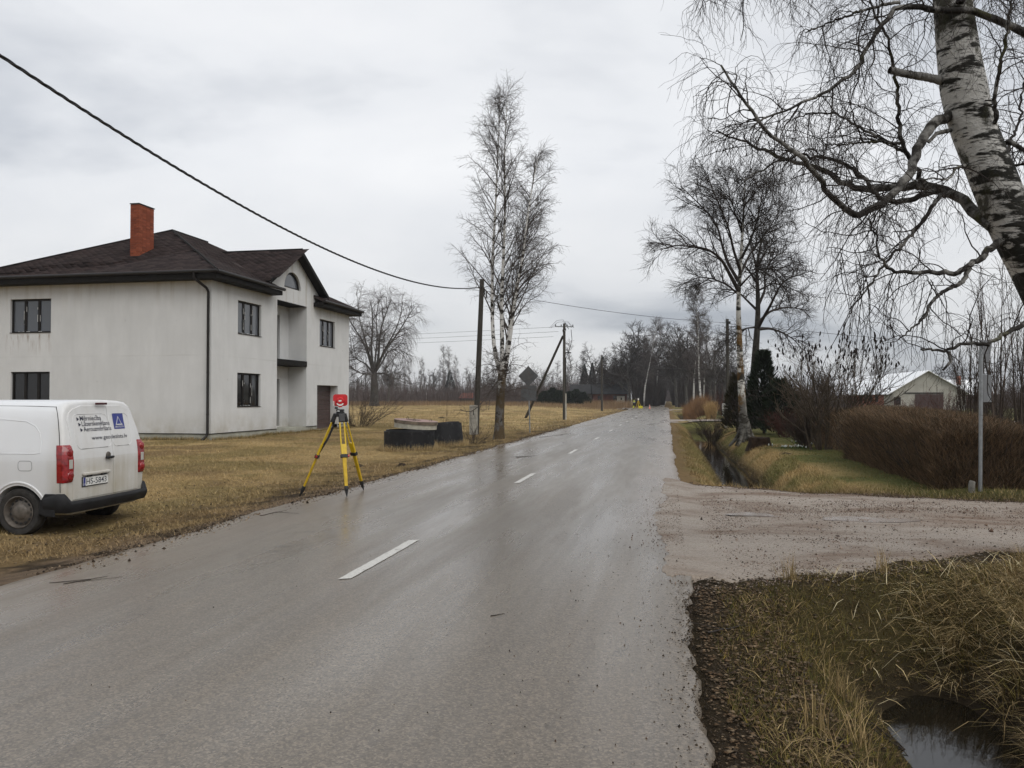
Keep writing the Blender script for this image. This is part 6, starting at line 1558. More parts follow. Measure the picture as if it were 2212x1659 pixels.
tw = [dict(k=9, t0=.15, t1=1, a0=20, a1=50, len=lambda t, r: .45 * r.uniform(.5, 1.2, len(t)), n=6, wig=.12, grav=.03, r0=.007, r1=.004), dict(k=5, t0=.2, t1=1, a0=20, a1=50, len=lambda t, r: .2 * r.uniform(.5, 1.2, len(t)), n=4, wig=.12, grav=.02, r0=.004, r1=.003)]
M_SHRUB = flat('shrub_wood', (0.060, 0.045, 0.036), 0.9, 0.4, 4, 0.2); M_SHRUB_R = flat('red_stem_shrub', (0.075, 0.034, 0.027), 0.9, 0.4, 3, 0.2)
def shrub_px(px, py, h, w, stems, label, mat, seed, lv=tw, **k):
    p_ = gpt(px, py); r = np.random.default_rng(seed); return shrub('garden_shrub', label, (p_[0], p_[1], float(height(p_[0], p_[1], False))), h, w, stems, r, mat, lv, **k)[0]
shrub_px(1738, 968, 1.25, 1.3, 34, 'dense low twiggy shrub to the left of the sumac bush', M_SHRUB, 1)
shrub_px(1830, 985, 1.5, 1.0, 4, 'thin shrub with a single bent stem between sumac and hedge', M_SUMAC, 2, r0=.03)
shrub_px(1700, 945, 1.1, 2.2, 34, 'reddish low shrub by the green garden fence', M_SHRUB_R, 3)
shrub_px(1540, 930, 1.5, 2.2, 36, 'brown bush overhanging the far end of the ditch', M_SHRUB, 4)
shrub_px(1575, 915, 1.5, 2.0, 30, 'reddish bush round the letter box post', M_SHRUB_R, 5)
shrub_px(1556, 897, 2.4, 3.0, 44, 'dark red-stemmed shrub behind the pale dry grass', M_SHRUB_R, 6)
for i, (px, py, h) in enumerate(((2092, 1000, 3.6), (2150, 1004, 4.9), (2207, 1000, 5.0))):
    shrub_px(px, py, h, .8, 9, ['thin upright shrub rising directly behind the clipped hedge end', 'tall upright shrub rising behind the edge-on signpost', 'tall bushy upright shrub behind the low right hedge'][i], M_SHRUB, 30 + i,
        [dict(k=10, t0=.25, t1=1, a0=10, a1=25, len=lambda t, r: .7 * r.uniform(.4, 1.2, len(t)), n=8, wig=.06, grav=.05, r0=.009, r1=.004), dict(k=5, t0=.2, t1=1, a0=15, a1=40, len=lambda t, r: .3 * r.uniform(.4, 1.2, len(t)), n=4, wig=.1, grav=.04, r0=.0045, r1=.003)], r0=.028, lean=.35, wig=.03)
for i, (px, py, h, w) in enumerate(((2180, 960, 1.9, 3.0), (2120, 950, 1.7, 2.6), (1965, 905, 1.5, 4.0), (2045, 905, 2.3, 3.6))):
    shrub_px(px, py, h, w, 40, ['tangled brown bush filling the garden behind the low right hedge', 'loose brown bush behind the gap in the hedges', 'rust-red bush against the pale barn gable', 'rust-red bush to the right of the barn door'][i], M_SHRUB if i < 2 else M_SHRUB_R, 40 + i, r0=.016, twig=.006)
p_ = on_y(775, 905, 43.5)
sh_, _ = shrub('garden_shrub', 'low spreading brown bush at the far corner of the house', (p_[0], 43.5, 0), 1.9, 4.4, 46, np.random.default_rng(61), M_SHRUB, tw, r0=.012, lean=.9)
p_ = gpt(1020, 955); shrub('garden_shrub', 'small dry bramble tuft at the foot of the birch by the pole', (p_[0], p_[1], -.05), .55, 1.6, 26, np.random.default_rng(62), M_SHRUB, tw[:1], r0=.006, lean=.9)
p_ = gpt(962, 940, -.05); shrub('dry_stalk', 'single tall dry stalk leaning behind the tilted well ring', (p_[0], p_[1], 0), 1.7, .5, 2, np.random.default_rng(63), M_SHRUB, tw[1:], r0=.008, lean=.9)

def hedge(name, label, x0, x1, y0, y1, h0, h1, n, seed, colr):
    """clipped hedge: thousands of short upright twigs filling a rounded block"""
    r = np.random.default_rng(seed)
    o = thing(name, label, 'hedge', ((x0 + x1) / 2, (y0 + y1) / 2, 0)); cx, cy = (x0 + x1) / 2, (y0 + y1) / 2
    u, v, t = r.uniform(-1, 1, n), r.uniform(-1, 1, n), r.random(n)
    face = r.random(n); u = np.where(face < .35, np.sign(u) * (1 - .12 * r.random(n)), u); v = np.where((face > .35) & (face < .6), np.sign(v) * (1 - .08 * r.random(n)), v); t = np.where(face > .72, 1 - .15 * r.random(n), t)
    X = cx + u * (x1 - x0) / 2 * (1 - .10 * (t > .85)); Y = cy + v * (y1 - y0) / 2
    top = np.interp(Y, [y0, y0 + .5, y0 + 1.5, y1], [h0 * .86, h0, (h0 + h1) / 2, h1]) * (1 + .05 * (fbm(X, Y, .7, 3, seed) - .5)) * (1 - .12 * np.abs(u) ** 4)
    Z = t * top * .97; L = r.uniform(.14, .34, n)
    D = unit(np.stack([r.normal(0, .45, n) + .35 * u, r.normal(0, .45, n) + .25 * v, np.full(n, .9)], -1))
    P = np.stack([X - cx, Y - cy, Z - .05], -1); Q = P + D * L[:, None]; Q[:, 2] = np.minimum(Q[:, 2], top + r.normal(0, .035, n) + .03)
    s = unit(np.cross(D, r.normal(size=(n, 3)))) * r.uniform(.0018, .0034, n)[:, None]
    mid = (P + Q) / 2 + r.normal(0, .02, (n, 3))
    V = np.stack([P - s, P + s, mid + s, mid - s, Q], 1).reshape(-1, 3); k = np.arange(n)[:, None] * 5
    cc_ = np.array(colr)[r.integers(0, len(colr), n)] * r.uniform(.55, 1.5, (n, 1))
    link('twigs', mesh_np('twigs', V, [k + np.array([[0, 1, 2, 3]]), k + np.array([[3, 2, 4]])], False, np.repeat(cc_, 5, 0)), M_COLTWIG, o)['kind'] = 'stuff'
    m = int(n / 90); P0 = np.stack([r.uniform(x0 - cx, x1 - cx, m) * .85, r.uniform(y0 - cy, y1 - cy, m) * .95, np.full(m, -.1)], -1)
    B = grow(P0, np.stack([r.normal(0, .25, m), r.normal(0, .25, m), np.ones(m)], -1), h0 * r.uniform(.6, .95, m), 7, .12, .0, r)
    V, Fq = tubes([(B, taper(np.full(m, .014), np.full(m, .005), m, 7), 4)]); link('stems', mesh_np('stems', V, [Fq], True), M_SHRUB, o)['kind'] = 'stuff'
    return o
M_COLTWIG = by_attr('clipped_twigs', 0.9, 0.15)
HC = [(0.190, 0.124, 0.072), (0.140, 0.090, 0.054), (0.092, 0.064, 0.040), (0.060, 0.048, 0.032)]
hedge('hedge', 'tall clipped brown hedge along the garden corner behind the grass verge', 4.62, 6.35, 15.3, 22.6, 1.22, 1.42, 85000, 1, HC)
hedge('hedge', 'lower clipped brown hedge continuing right of the signpost', 6.5, 14.0, 15.55, 17.0, .98, 1.05, 50000, 2, HC)
hedge('hedge', 'far stretch of clipped hedge behind the sumac bush', 5.0, 6.2, 23.0, 33.0, 1.25, 1.3, 26000, 3, HC)

# ------------------------------------------------------------------ barn, farmhouse, shed, fence
g = NT('white_sheet_roof'); rib = g.n.new('ShaderNodeTexWave'); rib.inputs['Scale'].default_value = 3.0; rib.bands_direction = 'X'
M_WROOF = g.done(g.ramp(g.noise(.4, detail=4), (0.3, (0.86, 0.88, 0.90)), (0.7, (0.92, 0.93, 0.94))), 0.35, 0.5, 0.0)
M_PALEW = flat('pale_block_wall', (0.36, 0.345, 0.30), 0.9, 0.15, .8, 0.2)
g = NT('far_brick'); br = g.n.new('ShaderNodeTexBrick'); br.inputs['Scale'].default_value = 4.0
br.inputs['Color1'].default_value = (0.30, 0.105, 0.062, 1); br.inputs['Color2'].default_value = (0.22, 0.075, 0.05, 1); br.inputs['Mortar'].default_value = (0.25, 0.19, 0.16, 1)
g.l.new(g.mapped(rot=(rad(90), 0, 0)), br.inputs['Vector']); M_FBRICK = g.done(g.mix(.4, br.outputs['Color'], (0.25, 0.09, 0.055)), 0.9, 0.2)
M_DROOF = flat('old_slate_roof', (0.034, 0.034, 0.035), 0.85, 0.3, 1.5, 0.2)
M_WHITE = flat('white_woodwork', (0.6, 0.6, 0.58), 0.6, 0.1, 4)
pg_ = at(2004.5, 862, 112.0); hwB = 9.9 / 2; LB = 54.0
barn = thing('barn', 'long barn with bright white sheet roof, pale gable and red brick side', 'barn', (pg_[0], pg_[1], 0), rad(2.0))
eh, ph = 2.45, 5.5
wz = MB(); wz.poly([(-hwB, 0, -.3), (hwB, 0, -.3), (hwB, 0, eh), (0, 0, ph), (-hwB, 0, eh)]); wz.build('gable_wall', M_PALEW, barn)
wz = MB(); wz.poly([(-hwB, LB, -.3), (hwB, LB, -.3), (hwB, LB, eh), (0, LB, ph), (-hwB, LB, eh)]); wz.build('gable_wall', M_FBRICK, barn)
for s in (-1, 1):
    sw = MB(); sw.box((s * (hwB - .15), LB / 2 + 1.5, 1.07), (.3, LB - 3.2, 2.74)); side_w = sw.build('side_wall', M_FBRICK, barn)
    sw = MB(); sw.box((s * (hwB - .155), 1.55, 1.07), (.3, 3.1, 2.74)); sw.build('corner_wall', M_PALEW, barn)
    rf = MB(); sl = (ph - eh) / hwB
    rf.prism([(s * (hwB + .45), -.5, eh - sl * .45 + .12), (s * (hwB + .45), LB + .5, eh - sl * .45 + .12), (0, LB + .5, ph + .12), (0, -.5, ph + .12)], (0, 0, -.10)); rfo = rf.build('roof', M_WROOF, barn)
    st_ = MB(); st_.prism([(s * (hwB + .44), 4.6, eh - sl * .44 + .128), (s * (hwB + .44), 5.6, eh - sl * .44 + .128), (0, 5.6, ph + .128), (0, 4.6, ph + .128)], (0, 0, .02)); st_.build('roof_strip', M_GALV, rfo)
    for k in range(15):
        w_ = MB(); w_.box((s * (hwB + .0), 6.5 + k * 3.0, 1.55), (.06, 1.25, .85)); wo_ = w_.build('window', M_FRAME, barn)
        for q in (-.4, 0, .4):
            w_ = MB(); w_.box((s * (hwB + .032), 6.5 + k * 3.0 + q, 1.55), (.02, .30, .75)); w_.build('pane', M_PANE_L, wo_)
dB = MB()
for k in range(9): dB.box((-.2 + k * .41 - 1.3, -.06, 1.0), (.395, .06, 2.5))
dB.build('sliding_door', M_DOOR, barn); MB().box((-.6, -.06, 2.42), (5.2, .1, .14)).build('door_rail', M_FASCIA, barn)
MB().box((-hwB + .9, -.03, 1.3), (.9, .06, 1.1)).build('window', M_FRAME, barn)
# wing behind the barn
pw_ = at(2085, 862, 140.0)
wing = thing('outbuilding', 'low brick outbuilding with white roof and small chimney beside the barn', 'building', (pw_[0], pw_[1], 0), rad(5))
MB().box((0, 2.5, 1.1), (10.6, 5.0, 2.7)).build('wall', M_FBRICK, wing)
rf = MB(); rf.prism([(-5.8, -.5, 2.35), (5.8, -.5, 2.35), (4.0, 2.5, 5.0), (-5.8, 2.5, 5.0)], (0, 0, -.1)); rfo = rf.build('roof', M_WROOF, wing)
rf = MB(); rf.prism([(5.8, -.5, 2.35), (5.8, 5.5, 2.35), (4.0, 2.5, 5.0)], (0, 0, -.1)); rf.build('roof', M_WROOF, wing)
rf = MB(); rf.prism([(-5.8, 5.5, 2.35), (5.8, 5.5, 2.35), (4.0, 2.5, 5.0), (-5.8, 2.5, 5.0)], (0, 0, -.1)); rf.build('roof', M_WROOF, wing)
MB().box((-.4, 1.6, 4.9), (.6, .6, 1.5)).build('chimney', M_FBRICK, wing)
# brick farmhouse at the end of the field
M_OBRICK = flat('dark_red_brick', (0.105, 0.046, 0.034), 0.9, 0.3, 1.2, 0.1)  # darker red-brown than the barn's brick
pf_ = at(1318, 862, 180.0)
fh = thing('farmhouse', 'low red brick farmhouse with dark roof at the end of the field', 'house', (pf_[0], pf_[1], .3), rad(8))
MB().box((0, 3, 1.3), (7.6, 6, 2.6)).build('wall', M_OBRICK, fh)
for s in (-1, 1):
    rf = MB(); rf.prism([(-4.1, 3 + s * 3.6, 2.45), (4.1, 3 + s * 3.6, 2.45), (4.1, 3, 4.7), (-4.1, 3, 4.7)], (0, 0, -.12)); rf.build('roof', M_DROOF, fh)
    rf = MB(); rf.prism([(-9.0, 3 + s * 2.6, 2.5), (-4.2, 3 + s * 2.6, 2.5), (-4.2, 3, 4.62), (-9.0, 3, 4.62)], (0, 0, -.12)); rf.build('annex_roof', M_DROOF, fh)
MB().box((-6.4, 3, 1.2), (4.4, 4.6, 2.5)).build('annex_wall', M_GREYBARK, fh)
for x in (-2.3, 1.2):
    w_ = MB(); w_.box((x, -.02, 1.45), (1.0, .1, 1.1)); wo_ = w_.build('window', M_GREYBARK, fh)
    for q in (-.28, .28): MB().box((x + q, -.08, 1.45), (.42, .06, .95)).build('pane', M_PANE_L, wo_)
MB().box((.8, 3, 4.75), (.6, .6, .6)).build('chimney', M_OBRICK, fh)
hut = thing('hut', 'small pale hut with a dark door hatch beside the brick farmhouse', 'hut', (at(1341, 862, 178)[0], at(1341, 862, 178)[1], .25), rad(5))
MB().box((0, .6, .95), (1.7, 1.4, 2.1)).build('wall', M_PALEW, hut); MB().box((0, .55, 2.03), (1.95, 1.7, .1)).build('roof', M_DROOF, hut); MB().box((.1, -.11, 1.35), (.28, .05, .5)).build('hatch', M_FRAME, hut)
ps_ = at(1007, 862, 200.0)
shd = thing('shed', 'little shed with a rusty red roof in front of the wood', 'shed', (ps_[0], ps_[1], .5))
MB().box((0, 1.5, .8), (3.0, 3, 1.7)).build('wall', M_GREYBARK, shd)
for s in (-1, 1): MB().prism([(-1.9, 1.5 + s * 2.0, 1.3), (1.9, 1.5 + s * 2.0, 1.3), (1.5, 1.5, 2.6), (-1.5, 1.5, 2.6)], (0, 0, -.1)).build('roof', flat('rusty_roof', (0.15, 0.05, 0.035), 0.85, .25), shd)
M_GRN = flat('green_fence_paint', (0.035, 0.085, 0.065), 0.6, 0.3, 6)
fo_ = gpt(1688, 935)
fen = thing('garden_fence', 'short green wire fence panel between the thujas', 'fence', (fo_[0], fo_[1], 0), rad(15))
for k in range(4): MB().tube([(k * .5 - .75, 0, -.2), (k * .5 - .75, 0, 1.35)], .025, 8).build('post', M_GRN, fen)
for z in (.3, .75, 1.25): MB().tube([(-.75, .03, z), (.75, .03, z)], .012, 6).build('rail', M_GRN, fen)
for k in range(13): MB().tube([(k * .125 - .75, .042, .2), (k * .125 - .75, .042, 1.3)], .005, 4).build('wire', M_GRN, fen)

# ------------------------------------------------------------------ stump, molehills, fallen sticks
s0 = gpt(1640, 962); zs_ = float(height(s0[0], s0[1], False))
stp = thing('tree_stump', 'dark rotten tree stump in the grass beside the mossy birch', 'stump', (s0[0], s0[1], zs_))
n = 26; th_ = np.linspace(0, 2 * PI, n, endpoint=False); rr_ = .36 * (1 + .25 * (vnoise(np.cos(th_) * 2.3 + 4, np.sin(th_) * 2.3, 1, 3) - .5) * 2)
rows = []
for z, k in ((-.15, 1.35), (.05, 1.12), (.18, 1.0), (.30, .97), (.33, .9), (.30, .4)): rows.append(np.stack([rr_ * k * np.cos(th_), rr_ * k * np.sin(th_), z + .03 * vnoise(np.cos(th_) * 5, np.sin(th_) * 5 + z, 1, 9)], -1))
V = np.concatenate(rows + [np.array([[0, 0, .27]])]); fq = []
for i in range(5):
    k = np.arange(n); fq.append(np.stack([i * n + k, i * n + (k + 1) % n, (i + 1) * n + (k + 1) % n, (i + 1) * n + k], -1))
M_ROT = flat('rotten_wood', (0.030, 0.020, 0.014), 0.95, 0.5, 8, 0.1, bump=0.6)
link('bole', mesh_np('bole', V, [np.concatenate(fq), np.stack([5 * n + np.arange(n), 5 * n + (np.arange(n) + 1) % n, np.full(n, 6 * n)], -1)], True), M_ROT, stp)
M_EARTH = flat('fresh_earth', (0.035, 0.026, 0.019), 0.95, 0.4, 12, 0.1, bump=0.8)
def mound(px, py, r, h, label):
    p_ = gpt(px, py, -.08); m = 22; V = []; rr = np.random.default_rng(int(px)); 
    for j, k in enumerate(np.linspace(1, 0, 7)):
        for q in range(m):
            a = 2 * PI * q / m; f = k * r * (1 + .3 * rr.normal(0, .5)); V.append((f * math.cos(a), f * math.sin(a), -.05 + h * (1 - k ** 1.6) * (1 + .15 * rr.normal())))
    V = np.array(V); k = np.arange(m); fq = np.concatenate([np.stack([i * m + k, i * m + (k + 1) % m, (i + 1) * m + (k + 1) % m, (i + 1) * m + k], -1) for i in range(6)])
    o = tag(link('molehill', mesh_np('molehill', V, [fq], True), M_EARTH), label, 'molehill'); o.location = (p_[0], p_[1], float(height(p_[0], p_[1])))
for px, py, r, h, lab in ((869, 1003, .20, .12, 'dark fresh molehill in front of the well rings'), (776, 1003, .24, .10, 'dark molehill directly behind the tripod leg'), (1047, 958, .16, .08, 'small molehill at the foot of the three-stemmed birch'), (955, 906, .5, .14, 'flat earth heap out in the field behind the well rings'), (1352, 886, .5, .25, 'dark earth pile by the far plain pole'), (1695, 985, .30, .10, 'brown molehill on the lawn below the snowdrops')):
    mound(px, py, r, h, lab)
M_STICK = flat('wet_stick', (0.022, 0.016, 0.012), 0.7, 0.4, 20)
def stick(px0, py0, px1, py1, r, label, seed, fork=True):
    a, b = gpt(px0, py0, .03), gpt(px1, py1, .03); rr = np.random.default_rng(seed); n = 12; t = np.linspace(0, 1, n)
    P = a + (b - a) * t[:, None]; P[1:-1, :2] += np.cumsum(rr.normal(0, .012, (n - 2, 2)), 0) * np.linalg.norm(b - a)
    def rest(P):
        for p in P: p[2] = (float(road_z(p[0])) if ROAD_L < p[0] < ROAD_R else float(height(p[0], p[1])) + .015) + r * .8
    rest(P); o = thing('fallen_stick', label, 'stick', P[0]); MB().tube([tuple(p - P[0]) for p in P], [r * (1 - .6 * k) for k in t], 6).build('branch', M_STICK, o)
    if fork:
        for k in (4, 7):
            q = [P[k].copy(), P[k] + np.array([rr.normal(0, .1), rr.normal(0, .1), 0]), P[k] + np.array([rr.normal(0, .2), rr.normal(0, .2), 0])]; rest(q); MB().tube([tuple(p - P[0]) for p in q], [r * .6, r * .5, r * .3], 5).build('side_twig', M_STICK, o)
stick(137, 1262, 232, 1246, 0.0040, 'thin forked stick lying on the asphalt before the van', 1)
stick(562, 1113, 612, 1103, 0.0050, 'dark stick at the road edge left of the tripod', 3)
stick(1165, 945, 1240, 938, 0.0080, 'long thin stick on the wet road edge past the birch', 4)
stick(2000, 1375, 1870, 1405, .010, 'pale bent branch lying across the ditch bank', 5, True)
stick(1115, 990, 1160, 986, 0.0060, 'short stick on the road edge near the birch foot', 7)
stick(1530, 1352, 1625, 1335, .006, 'thin dark twig on the bare soil at the asphalt corner', 8)
stick(1060, 1335, 1090, 1330, .004, 'tiny twig lying alone in the near traffic lane', 9, False)
# ------------------------------------------------------------------ grass, straw, leaves, stones
def blades(name, label, X, Y, h, w, lean, az, cols, seed, seg2=False, curl=.5, lift=-.01, jitter=.35, mat=None, local=0.0):
    r = np.random.default_rng(seed); n = len(X)
    h = h * r.uniform(.55, 1.35, n); lean = np.clip(lean + r.normal(0, .3, n), 0, 1.5)
    az = az + r.normal(0, jitter, n) if az is not None else r.uniform(0, 2 * PI, n)
    Z = height(X, Y) + lift; P = np.stack([X, Y, Z], -1)
    d = np.stack([np.cos(az), np.sin(az), 0 * az], -1); s = np.stack([-np.sin(az), np.cos(az), 0 * az], -1)
    tw = r.uniform(-.9, .9, n)[:, None]; s = unit(s + d * tw) * (w * r.uniform(.6, 1.3, n))[:, None]
    up = np.array([0, 0, 1.0]); c_, s_ = np.cos(lean)[:, None], np.sin(lean)[:, None]; H = h[:, None]
    ci = np.asarray(cols)[r.integers(0, len(cols), n)] * r.uniform(.7, 1.3, (n, 1))
    if local: gc_ = ground_colour(X, Y); ci = ci * (1 - local) + local * 1.3 * gc_ * r.uniform(.6, 1.5, (n, 1))
    if seg2:
        l2 = np.clip(lean + curl, 0, 2.0); mid = P + (up * c_ + d * s_) * H * .55; tip = mid + (up * np.cos(l2)[:, None] + d * np.sin(l2)[:, None]) * H * .5
        V = np.stack([P - s, P + s, mid + s * .8, mid - s * .8, tip], 1); k = np.arange(n)[:, None] * 5
        me = mesh_np(name, V.reshape(-1, 3), [k + np.array([[0, 1, 2, 3]]), k + np.array([[3, 2, 4]])], False, np.repeat(ci, 5, 0))
    else:
        tip = P + (up * c_ + d * s_) * H; V = np.stack([P - s, P + s, tip], 1); k = np.arange(n)[:, None] * 3
        me = mesh_np(name, V.reshape(-1, 3), [k + np.array([[0, 1, 2]])], False, np.repeat(ci, 3, 0))
    return tag(link(name, me, mat or M_BLADE), label, None, None, 'stuff')
g = NT('grass_blades'); M_BLADE = g.done(g.attr('Col'), 0.9, 0.06)
S1, S2, S3, S4 = (0.46, 0.350, 0.188), (0.35, 0.258, 0.130), (0.235, 0.167, 0.080), (0.150, 0.113, 0.050)
G1, G2, G3 = (0.085, 0.078, 0.024), (0.060, 0.066, 0.020), (0.155, 0.125, 0.038)
def scatter(n, x0, x1, y0, y1, r, keep, falloff=None):
    xs, ys = [], []; got = 0
    while got < n:
        X, Y = r.uniform(x0, x1, n * 2), r.uniform(y0, y1, n * 2); ok = keep(X, Y)
        if falloff: ok &= r.random(n * 2) < np.minimum(1, (falloff / np.hypot(X, Y)) ** 1.6)
        xs.append(X[ok]); ys.append(Y[ok]); got += int(ok.sum())
    return np.concatenate(xs)[:n], np.concatenate(ys)[:n]
r = np.random.default_rng(77)
def on_left(X, Y):
    hse = (X < HX + .05) & (X > HX - HW - .3) & (Y > HY - .02) & (Y < HY + HL)
    edge = X < edge_l(Y) - .02 - .5 * (fbm(X, Y, .7, 3, 5)) ** 2
    bare = sstep(1.9, .3, ROAD_L - X + (fbm(X, Y, 1.3, 4, 33) - .5) * 2.2) * sstep(20, 11, Y)
    tuft = sstep(.36, .60, fbm(X, Y, .33, 3, 101))
    return (RNG.random(X.shape) < .18 + .82 * tuft) & ~hse & edge & ~((X < -7.7) & (X > -12.4) & (np.abs(Y - 10.1) < .75)) & (RNG.random(X.shape) > bare * .8)
X, Y = scatter(190000, -32, -5.5, 7.5, 45, r, on_left, 12)
blades('dry_grass', 'matted straw-coloured grass on the verge and lawn left of the road', X, Y, .078, .0045, 1.05, None, [S1, S1, S2, S2, S3, S4], 1, local=.68)
X, Y = scatter(45000, -90, -5.5, 42, 125, r, on_left, 60)
blades('dry_grass', 'dry yellow grass covering the wide field', X, Y, .20, .018, 1.1, None, [S1, S1, S2, S3], 2, local=.4)
# tussocks that stand up a little
tx, ty = scatter(1300, -20, -5.9, 11, 42, r, on_left, 22)
X = (tx[:, None] + r.normal(0, .09, (1300, 24))).ravel(); Y = (ty[:, None] + r.normal(0, .09, (1300, 24))).ravel()
blades('dry_grass', 'small straw tussocks dotted over the lawn left of the road', X, Y, .11, .004, .8, None, [S1, S1, S2, S3], 3, local=.4)
# grass rubbing round the well rings, the house foot and the pole
a = r.uniform(0, 2 * PI, 2600); X = np.concatenate([c1[0] + (.84 + .12 * r.random(2600)) * np.cos(a), c2[0] + (.84 + .12 * r.random(2600)) * np.cos(a)]); Y = np.concatenate([c1[1] + (.84 + .12 * r.random(2600)) * np.sin(a), c2[1] + (.84 + .12 * r.random(2600)) * np.sin(a)])
blades('dry_grass', 'straw grown up round the foot of the well rings', X, Y, .22, .005, .45, None, [S1, S1, S2], 4)
X = np.concatenate([r.uniform(HX + .0, HX + .25, 5000), r.uniform(HX - 10, HX, 4000)]); Y = np.concatenate([r.uniform(HY, HY + HL, 5000), r.uniform(HY - .25, HY, 4000)])
blades('dry_grass', 'grass fringe along the plinth of the house', X, Y, .16, .007, .4, None, [S2, S3, S4, G3], 5)
# right side: near bank
def near_r(X, Y): return (X > edge_r(Y) + .06 + .34 * fbm(X, Y, .4, 3, 51) ** 1.5) & (Y < south_edge(X) - .10 + (fbm(X, Y, .6, 3, 52) - .5) * .9)
def dry(X, Y): return (height(X, Y) > WATER + .03)
X, Y = scatter(200000, .3, 9, 1.0, 10.5, r, lambda X, Y: near_r(X, Y) & dry(X, Y) & (RNG.random(X.shape) < .32 + .8 * sstep(.38, .6, fbm(X, Y, .35, 3, 57))), 5)
blades('verge_grass', 'short mossy winter grass on the near ditch bank', X, Y, .068, .0024, .9, None, [G1, G1, G2, G3, S4, S4, S3, (.20, .145, .032), (.08, .056, .026), (.055, .040, .02)], 6)
X, Y = scatter(22000, .5, 9, 1.0, 10.0, r, lambda X, Y: near_r(X, Y) & dry(X, Y) & (fbm(X, Y, .45, 3, 61) > .52), 5)
blades('verge_grass', 'longer dead grass blades among the moss on the near bank', X, Y, .13, .0022, 1.0, None, [S2, S2, S3, S3, S4, S4, G3, G1], 7, True, .5)
X, Y = scatter(46000, 2.0, 9, 1.0, 8.6, r, lambda X, Y: near_r(X, Y) & dry(X, Y) & (fbm(X, Y, .6, 3, 63) > .40) & (Y < south_edge(X) - .7), 5)
blades('long_grass', 'long bleached grass drooping over the ditch from its right bank', X, Y, .36, .0026, .85, PI * 1.08, [S2, S2, S3, S3, S4, S4, G3, (.42, .33, .19)], 8, True, .8, jitter=.6)
tx, ty = scatter(30, .6, 5.0, 2.5, 9.0, r, lambda X, Y: near_r(X, Y) & dry(X, Y))
X = (tx[:, None] + r.normal(0, .045, (30, 60))).ravel(); Y = (ty[:, None] + r.normal(0, .045, (30, 60))).ravel()
blades('grass_tuft', 'upright dead grass tufts on the near ditch banks', X, Y, .24, .0022, .35, None, [S2, S3, S3, S4], 9, True, .35)
X, Y = scatter(900, 1.4, 4.6, 6.0, 8.6, r, lambda X, Y: near_r(X, Y) & dry(X, Y))
blades('grass_straw', 'bleached straws lying loose at the ditch head', X, Y, .32, .0030, 1.25, None, [(.58, .50, .32), (.48, .38, .2)], 10, True, .3)
# right side beyond the gravel road
def far_r(X, Y): return (X > edge_r(Y) + .15 + .6 * fbm(X, Y, .6, 3, 71) ** 1.5) & (Y > north_edge(X) + .10 + (fbm(X, Y, .6, 3, 72) - .5) * .6)
X, Y = scatter(60000, .3, 11, 13, 56, r, lambda X, Y: far_r(X, Y) & dry(X, Y) & (X < 3.3), 16)
blades('bank_grass', 'combed dry grass on the banks of the far ditch', X, Y, .13, .0045, .95, None, [S1, S2, S2, S3, S4, G3], 11, local=.6)
X, Y = scatter(45000, 3.0, 16, 13, 50, r, lambda X, Y: far_r(X, Y), 18)
blades('garden_lawn', 'worn green lawn in front of the hedge and shrubs', X, Y, .07, .0045, .7, None, [G1, G1, G2, G3, S4, S3], 12)
X, Y = scatter(9000, 2.6, 16, 13, 17, r, lambda X, Y: far_r(X, Y) & (Y < north_edge(X) + 2.2))
blades('bank_grass', 'mixed green and straw grass strip along the gravel road', X, Y, .12, .004, .85, None, [S1, S2, S3, G3, G1, G1], 13, local=.4)
# leaf litter and soil crumbs beside the asphalt
def chips(name, label, X, Y, size, cols, seed, zoff=.004, flat_=.25):
    rr = np.random.default_rng(seed); n = len(X); s = size * rr.uniform(.4, 1.0, n) ** 1.0 * rr.choice([.6, 1, 1, 1.6], n)
    Z = np.where((X > ROAD_L) & (X < ROAD_R), road_z(X) - .008 * (zoff > .01), height(X, Y)) + zoff
    base = np.array([(1, 0, 0), (-.5, .87, 0), (-.5, -.87, 0), (0, 0, 1), (0, 0, -.6)]) * rr.uniform(.6, 1.4, (n, 5, 1)); base[..., 2] *= flat_ * rr.uniform(.5, 2.5, (n, 1))
    a = rr.uniform(0, 2 * PI, n); c_, s_ = np.cos(a)[:, None], np.sin(a)[:, None]
    V = np.stack([base[..., 0] * c_ - base[..., 1] * s_, base[..., 0] * s_ + base[..., 1] * c_, base[..., 2]], -1) * s[:, None, None] + np.stack([X, Y, Z], -1)[:, None]
    k = np.arange(n)[:, None] * 5; ci = np.asarray(cols)[rr.integers(0, len(cols), n)] * rr.uniform(.6, 1.4, (n, 1))
    F_ = [k + np.array([q]) for q in ((0, 1, 3), (1, 2, 3), (2, 0, 3), (1, 0, 4), (2, 1, 4), (0, 2, 4))]
    return tag(link(name, mesh_np(name, V.reshape(-1, 3), F_, False, np.repeat(ci, 5, 0)), M_CHIP), label, None, None, 'stuff')
M_CHIP = by_attr('stone_chips', .9, .1)
Y = r.uniform(1.5, 7.2, 9000); X = edge_r(Y) + r.normal(.06, .13, 9000)
chips('soil_crumbs', 'dark soil crumbs and rotten leaves along the near asphalt edge', X, Y, .0075, [(.022, .018, .014), (.035, .027, .020), (.055, .040, .026), (.10, .075, .05)], 1, -.002, .4)
X, Y = scatter(9000, .6, 6, 1.5, 9.2, r, near_r); Y2 = r.uniform(1.5, 7.1, 6000); X2 = edge_r(Y2) + r.uniform(.05, .75, 6000)
X, Y = np.concatenate([X, X2]), np.concatenate([Y, Y2]); k = dry(X, Y)
chips('leaf_litter', 'brown leaf litter scattered over the near ditch bank', X[k], Y[k], .017, [(.08, .052, .030), (.10, .066, .038), (.05, .038, .026), (.15, .11, .07)], 2, .012, .15)
